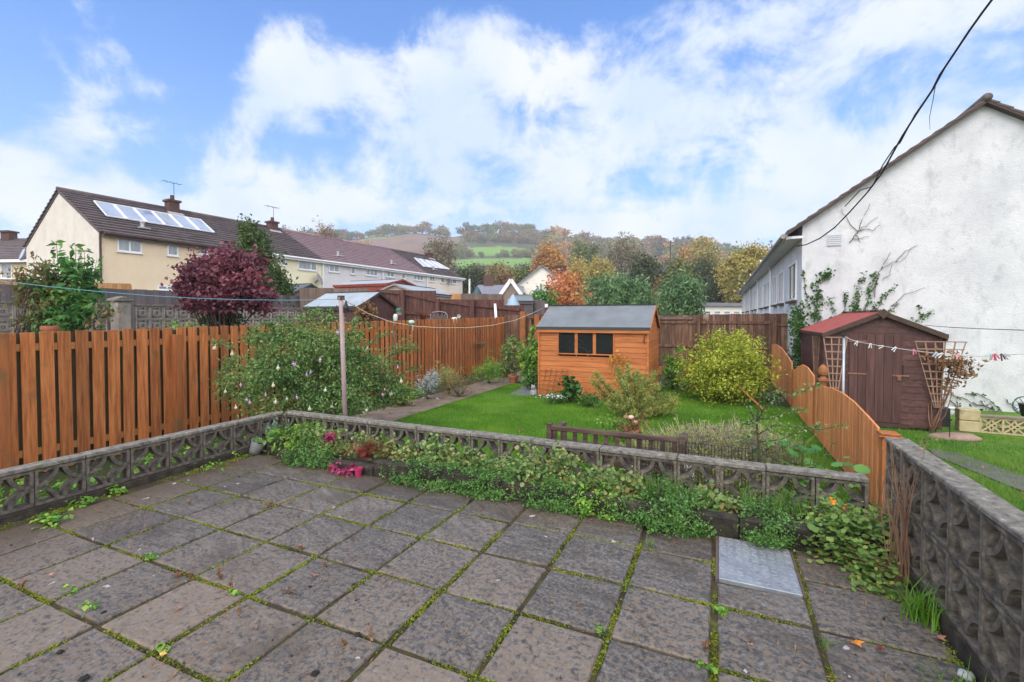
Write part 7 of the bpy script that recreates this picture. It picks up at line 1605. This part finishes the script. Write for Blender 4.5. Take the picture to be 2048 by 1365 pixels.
# ---------------- trees on the hill: copies of a few kinds -------------
def proto(kind,n,cone=False):
    root=empty('hill_tree','x','tree'); E=[(0,0,.58,.36,.34,.36)]
    for k in range(8): a=2*PI*k/8+rnd.random(); s=rnd.uniform(.15,.24); E.append((math.cos(a)*.28,math.sin(a)*.28,rnd.uniform(.38,.78),s,s,s*.9))
    P,c,O=cloud(E,n//14,14,.05,.55,.12); V,F=leaves(P,.075,.65,.45,.1,O); np_obj('crown',V,F,T[kind],root); limbs((0,0,-.1),[tuple(x) for x in c],6,.02,trunk=.3).build('trunk',M['bark'],root)
    return root
PR={k:[proto(k,1500),proto(k,1300)] for k in ('green','dark','olive','brown','grey','orange','yellow')}
used=set()
CN={'green':'green','dark':'dark green','olive':'olive','brown':'brown','grey':'grey-green','orange':'orange','yellow':'yellow-green'}
def hill_tree(u,v,hpx,kind,where):
    q=onhill(u,v); r=math.hypot(q.x,q.y); y=-math.sin(YAW)*q.x+math.cos(YAW)*q.y; h=hpx/FX*y; i=rnd.randrange(2); p=PR[kind][i]
    o=p if (kind,i) not in used else copy_tree(p); used.add((kind,i))
    o.location=(q.x,q.y,q.z-.14*h); w=rnd.uniform(.95,1.35); o.scale=(h*w,h*w,h*rnd.uniform(.9,1.1)); o.rotation_euler.z=rnd.uniform(0,6.28)
    o['label']='hazy %s tree %s'%(CN[kind],where); o['group']='%s trees %s'%(CN[kind],where)
u=596
while u<1500:                                   # skyline
    gap=any(a<u<b for a,b in ((905,925),(1002,1012),(836,842)))
    if not gap: hill_tree(u,skyv(u)+3,rnd.uniform(14,30) if 620<u<1060 else rnd.uniform(12,24),rnd.choice(['grey','brown','dark','grey','olive','green']),'on the skyline of the hill')
    u+=rnd.uniform(9,17)
for _ in range(70):                             # wooded right half of the hill
    u=rnd.uniform(1068,1500); v=rnd.uniform(skyv(u)+8,548); hill_tree(u,v,rnd.uniform(24,42),rnd.choice(['green','olive','brown','grey','yellow','dark','orange','grey']),'in the wood on the right of the hill')
for _ in range(26):                             # wood above the upper field
    u=rnd.uniform(935,1075); v=rnd.uniform(479,490); hill_tree(u,v,rnd.uniform(18,26),rnd.choice(['green','olive','brown','grey','dark']),'in the wood above the green fields')
for _ in range(16): u=rnd.uniform(925,1065); hill_tree(u,515+rnd.uniform(-2,2),rnd.uniform(9,20),rnd.choice(['dark','green','grey','olive']),'in the hedge between the two fields')
for _ in range(16): u=rnd.uniform(860,935); hill_tree(u,rnd.uniform(500,520),rnd.uniform(16,28),rnd.choice(['grey','green','olive']),'at the right edge of the brown heath')
for _ in range(12): u=rnd.uniform(600,700); hill_tree(u,rnd.uniform(479,488),rnd.uniform(16,26),rnd.choice(['brown','dark','olive']),'at the left of the brown heath')
for _ in range(22): u=rnd.uniform(860,1060); hill_tree(u,rnd.uniform(550,562),rnd.uniform(24,34),rnd.choice(['dark','green','olive','brown']),'in the belt below the lower field')
for _ in range(8): u=rnd.uniform(-20,62); hill_tree(u,skyv(u)+1,rnd.uniform(8,16),rnd.choice(['grey','dark']),'on the far left horizon')
for k in PR:
    for i in range(2):
        if (k,i) not in used:
            for ch in list(PR[k][i].children): bpy.data.objects.remove(ch)
            bpy.data.objects.remove(PR[k][i])
# ---------------- bench, wire mesh ----------------
def bench():
    zt=.40; yb=4.62; a=PY(1100,850,yb); c=PY(1362,872,yb); zt=(a.z+c.z)/2; Lb=c.x-a.x; root=empty('bench','dark brown slatted wooden garden bench seen from behind over the low wall','bench',(a.x,yb,ZL)); H=zt-ZL; bm=mat('bench_wood',[(.035,.02,.015),(.07,.042,.03),(.13,.09,.065)],5,(.6,5,5),.6,.25,16,.2)
    b=MB(); b.box(0,Lb,-.02,.02,H-.062,H-.012); b.build('top_rail',bm,root,bevel=.006)
    b=MB(); b.box(0,Lb,-.015,.02,.30,.36); b.build('lower_rail',bm,root)
    for x in (-.03,Lb-.02): b=MB(); b.box(x,x+.05,-.026,.034,0,H+.01); b.build('leg',bm,root,bevel=.004); b=MB(); b.box(x,x+.05,.45,.50,0,.55); b.build('leg',bm,root); b=MB(); b.box(x-.005,x+.055,-.02,.52,.551,.58); b.build('armrest',bm,root)
    b=MB(); n=12
    for k in range(n): x=.055+(Lb-.11)*(k)/(n-1); b.box(x-.022,x+.022,-.008,.008,.36,H-.062)
    b.build('backrest',bm,root)
    b=MB()
    for k in range(5): b.box(0,Lb,.05+k*.09,.12+k*.09,.36,.385)
    b.build('seat',bm,root)
bench()
def mesh_fence():
    a=PY(1262,870,4.38); c=PY(1505,905,4.38); root=empty('wire_mesh','black wire mesh panel standing between the bench and the low wall','wire fence',(a.x,4.38,ZL)); L_=c.x-a.x; H=a.z-ZL-.02; b=MB(); m_=plain('black_wire',(.02,.02,.02),.5); n=int(L_/.026)
    for k in range(n+1): x=L_*k/n; b.tube([(x,0,0),(x,0,H-.0*x+rnd.uniform(0,.02))],.0022,4)
    for k in range(9): z=H*k/8; b.tube([(0,.003,z),(L_,.003,z)],.0022,4)
    b.build('wires',m_,root)
mesh_fence()
for u,v,lab,w in ((1378,925,'white plastic sheet behind the wire mesh, upper','a'),(1380,950,'white plastic crate seen through the pierced wall','b')):
    q=PY(u,v,4.9); b=MB(); b.box(-.05,.05,-.05,.05,0,.12); o=b.build('white_crate',M['white_plastic'],bevel=.01,label=lab,cat='container'); o.location=(q.x,q.y,q.z-.06)
b=MB(); b.prism([(-2.1,4.15),(.2,4.15),(.2,5.1),(-2.1,5.1)],ZL-.02,ZL+.012,'z'); b.build('paving_by_bench',mat('pinkish_paving',[(.22,.17,.16),(.33,.27,.25)],6),kind='structure')
# ---------------- posts and lines ----------------
PM=mat('mauve_painted_pole',[(.27,.19,.185),(.36,.27,.26)],8,(1,1,1),.5,.05)
PD=5.7; pl,ptop=pole(682,595,832,PD,.028,PM,'clothes_post','leaning mauve painted clothes post beside the fuchsia','post',u2=690,zb=ZL)
b=MB(); b.box(-.03,.03,-.03,.03,-.03,.02); b.build('bracket',M['bark'],pl).location=ptop-pl.location
b=MB(); b.lathe([(.03,-.16),(.035,-.10),(.012,-.03),(0,0)],8,ptop-pl.location+CR*.06+Vector((0,0,-.03))); b.build('pulley',M['black'],pl)
def line_thing(name,label,cat,P,r,mt,off0=None):
    o=Vector(P[0]); root=empty(name,label,cat,o); b=MB(); b.tube([p-o for p in P],r,6); b.build('rope',mt,root,smooth=True); return root
def via(A,B,uv):                   # points seen at uv, in the upright plane through A and B
    n=(B-A).cross(Vector((0,0,1))); return [PL(u,v,A,n) for u,v in uv]
rope=plain('pale_rope',(.62,.54,.40),.8); A=ptop; B=PY(1085,617,14.9)
line_thing('washing_line','sagging pale rope washing line from the mauve post to the back fence','washing line',[A]+via(A,B,[(700,607),(735,627),(780,644),(830,653),(880,656),(935,656),(985,651),(1030,641),(1065,627)])+[B],.006,rope)
q=PY(1093,612,14.9); b=MB(); b.box(-.05,.05,-.04,.04,-.06,.06); o=b.build('pulley',M['white_plastic'],label='white pulley fixed on the back fence beside the orange shed',cat='pulley',bevel=.01); o.location=q
B=W(-150,545,3.2)
line_thing('washing_line','blue-green washing line running left from the mauve post','washing line',[A+Vector((0,0,-.02))]+via(A,B,[(640,600),(575,601),(480,600),(400,597.5),(300,592),(200,584),(100,574),(0,562.5)])+[B],.0035,plain('blue_cord',(.12,.36,.42),.5))
gp,gt=pole(1688,672,800,6.3,.016,M['grey_metal'],'clothes_post','slim galvanised steel clothes post beyond the scalloped fence','post',u2=1686,zb=ZR)
b=MB(); b.box(-.02,.02,-.02,.02,-.02,.04); b.box(-.05,.05,-.004,.004,.0,.006); b.build('cap_hook',M['black'],gp).location=gt-gp.location
A=gt; B=W(2180,700,3.6)
LU=[(1700,679),(1720,685),(1760,692),(1800,698),(1838,703),(1880,708),(1920,711),(1960,713),(2000,711),(2048,708)]
line_thing('washing_line','white washing line hung with pegs from the steel post to the right edge','washing line',[A]+via(A,B,LU)+[B],.0035,plain('white_cord',(.6,.6,.6),.5))
def peg(u,v,c,label,tilt,k):
    q=via(A,B,[(u,v)])[0]; root=empty('clothes_peg',label,'clothes peg',q,YAW+rnd.uniform(-.3,.3)); root.rotation_euler=(0,tilt,YAW); m_=plain('peg_plastic_%d'%k,c,.35)
    for s in (-1,1):
        b=MB(); b.add([(s*.002,-.005,.02),(s*.007,-.005,.02),(s*.020,-.005,-.042),(s*.013,-.005,-.042),(s*.002,.005,.02),(s*.007,.005,.02),(s*.020,.005,-.042),(s*.013,.005,-.042)],[(0,1,2,3),(7,6,5,4),(0,4,5,1),(1,5,6,2),(2,6,7,3),(3,7,4,0)]); b.build('prong',m_,root)
    b=MB(); b.tube([(-.010,0,.0),(.010,0,.0)],.005,6); b.build('spring',M['grey_metal'],root)
wh=(.72,.74,.74); pk=(.75,.22,.28)
for k,(u,v,c,lab,t) in enumerate(((1714,685,wh,'white peg nearest the steel post',.5),(1741,690,wh,'second white peg from the steel post, hanging straight',.1),(1764,693,wh,'third white peg, lying along the line',1.3),(1790,697,wh,'fourth white peg, tilted before the shed door',.7),(1828,702,pk,'single pink peg before the shed door frame',-.25),(1872,708,(.45,.5,.58),'grey-blue peg before the right trellis',.5),(1882,709,wh,'white peg beside the grey-blue one',.9),(1917,711,(.8,.35,.36),'pale red peg before the brown rose',0),(1928,712,wh,'white peg beside the pale red one',-.8),(1980,712,(.35,.62,.55),'mint green peg in the bunch on the right',.4),(1987,712,pk,'first pink peg of the right bunch',.1),(1992,712,(.7,.15,.25),'red-pink peg of the right bunch',-.5),(2004,712,(.16,.05,.07),'dark maroon peg near the right edge',-.4),(2012,711,(.5,.5,.55),'grey peg nearest the right edge',-.9))): peg(u,v,c,lab,t,k)
A=W(1850,651,9.4); B=W(2200,666,5.)
line_thing('thin_cable','straight thin dark wire crossing the white gable above the shed roof','cable',[A]+via(A,B,[(1900,655),(1960,658),(2048,661)])+[B],.006,M['black'])
A=PY(1592,493,YH-.1); B=W(2050,-110,4.2)
r=line_thing('overhead_cable','twisted black overhead cable running down to the eaves of the white house','cable',[A]+via(A,B,[(1612,490),(1640,477),(1670,455),(1700,424),(1735,385),(1765,345),(1785,308),(1805,272),(1835,225),(1865,180),(1880,150),(1910,105),(1940,60),(1965,25),(1990,-8),(2015,-50)])+[B],.012,M['black'])
P=via(A,B,[(1690,412),(1720,380),(1745,372),(1765,330),(1790,292),(1800,285),(1830,228),(1868,174),(1895,125)])
b=MB(); b.tube([p-r.location+Vector((0,0,-.01)) for p in P],.008,5); P=via(A,B,[(1871,170),(1866,200),(1859,235),(1860,260)]); b.tube([p-r.location for p in P],.005,5,.002); b.build('loose_strand',M['black'],r)
# ---------------- haze -----------------
def haze():
    m=bpy.data.materials.new('thin_haze'); m.use_nodes=True; nt=m.node_tree; nt.nodes.clear(); out=nt.nodes.new('ShaderNodeOutputMaterial')
    v=nt.nodes.new('ShaderNodeVolumePrincipled'); v.inputs['Color'].default_value=(.86,.89,.94,1); v.inputs['Density'].default_value=HAZE; nt.links.new(v.outputs[0],out.inputs['Volume'])
    b=MB(); b.box(-640,640,-640,640,-60,112); b.build('haze',m,kind='stuff')
HAZE=.0007
haze()
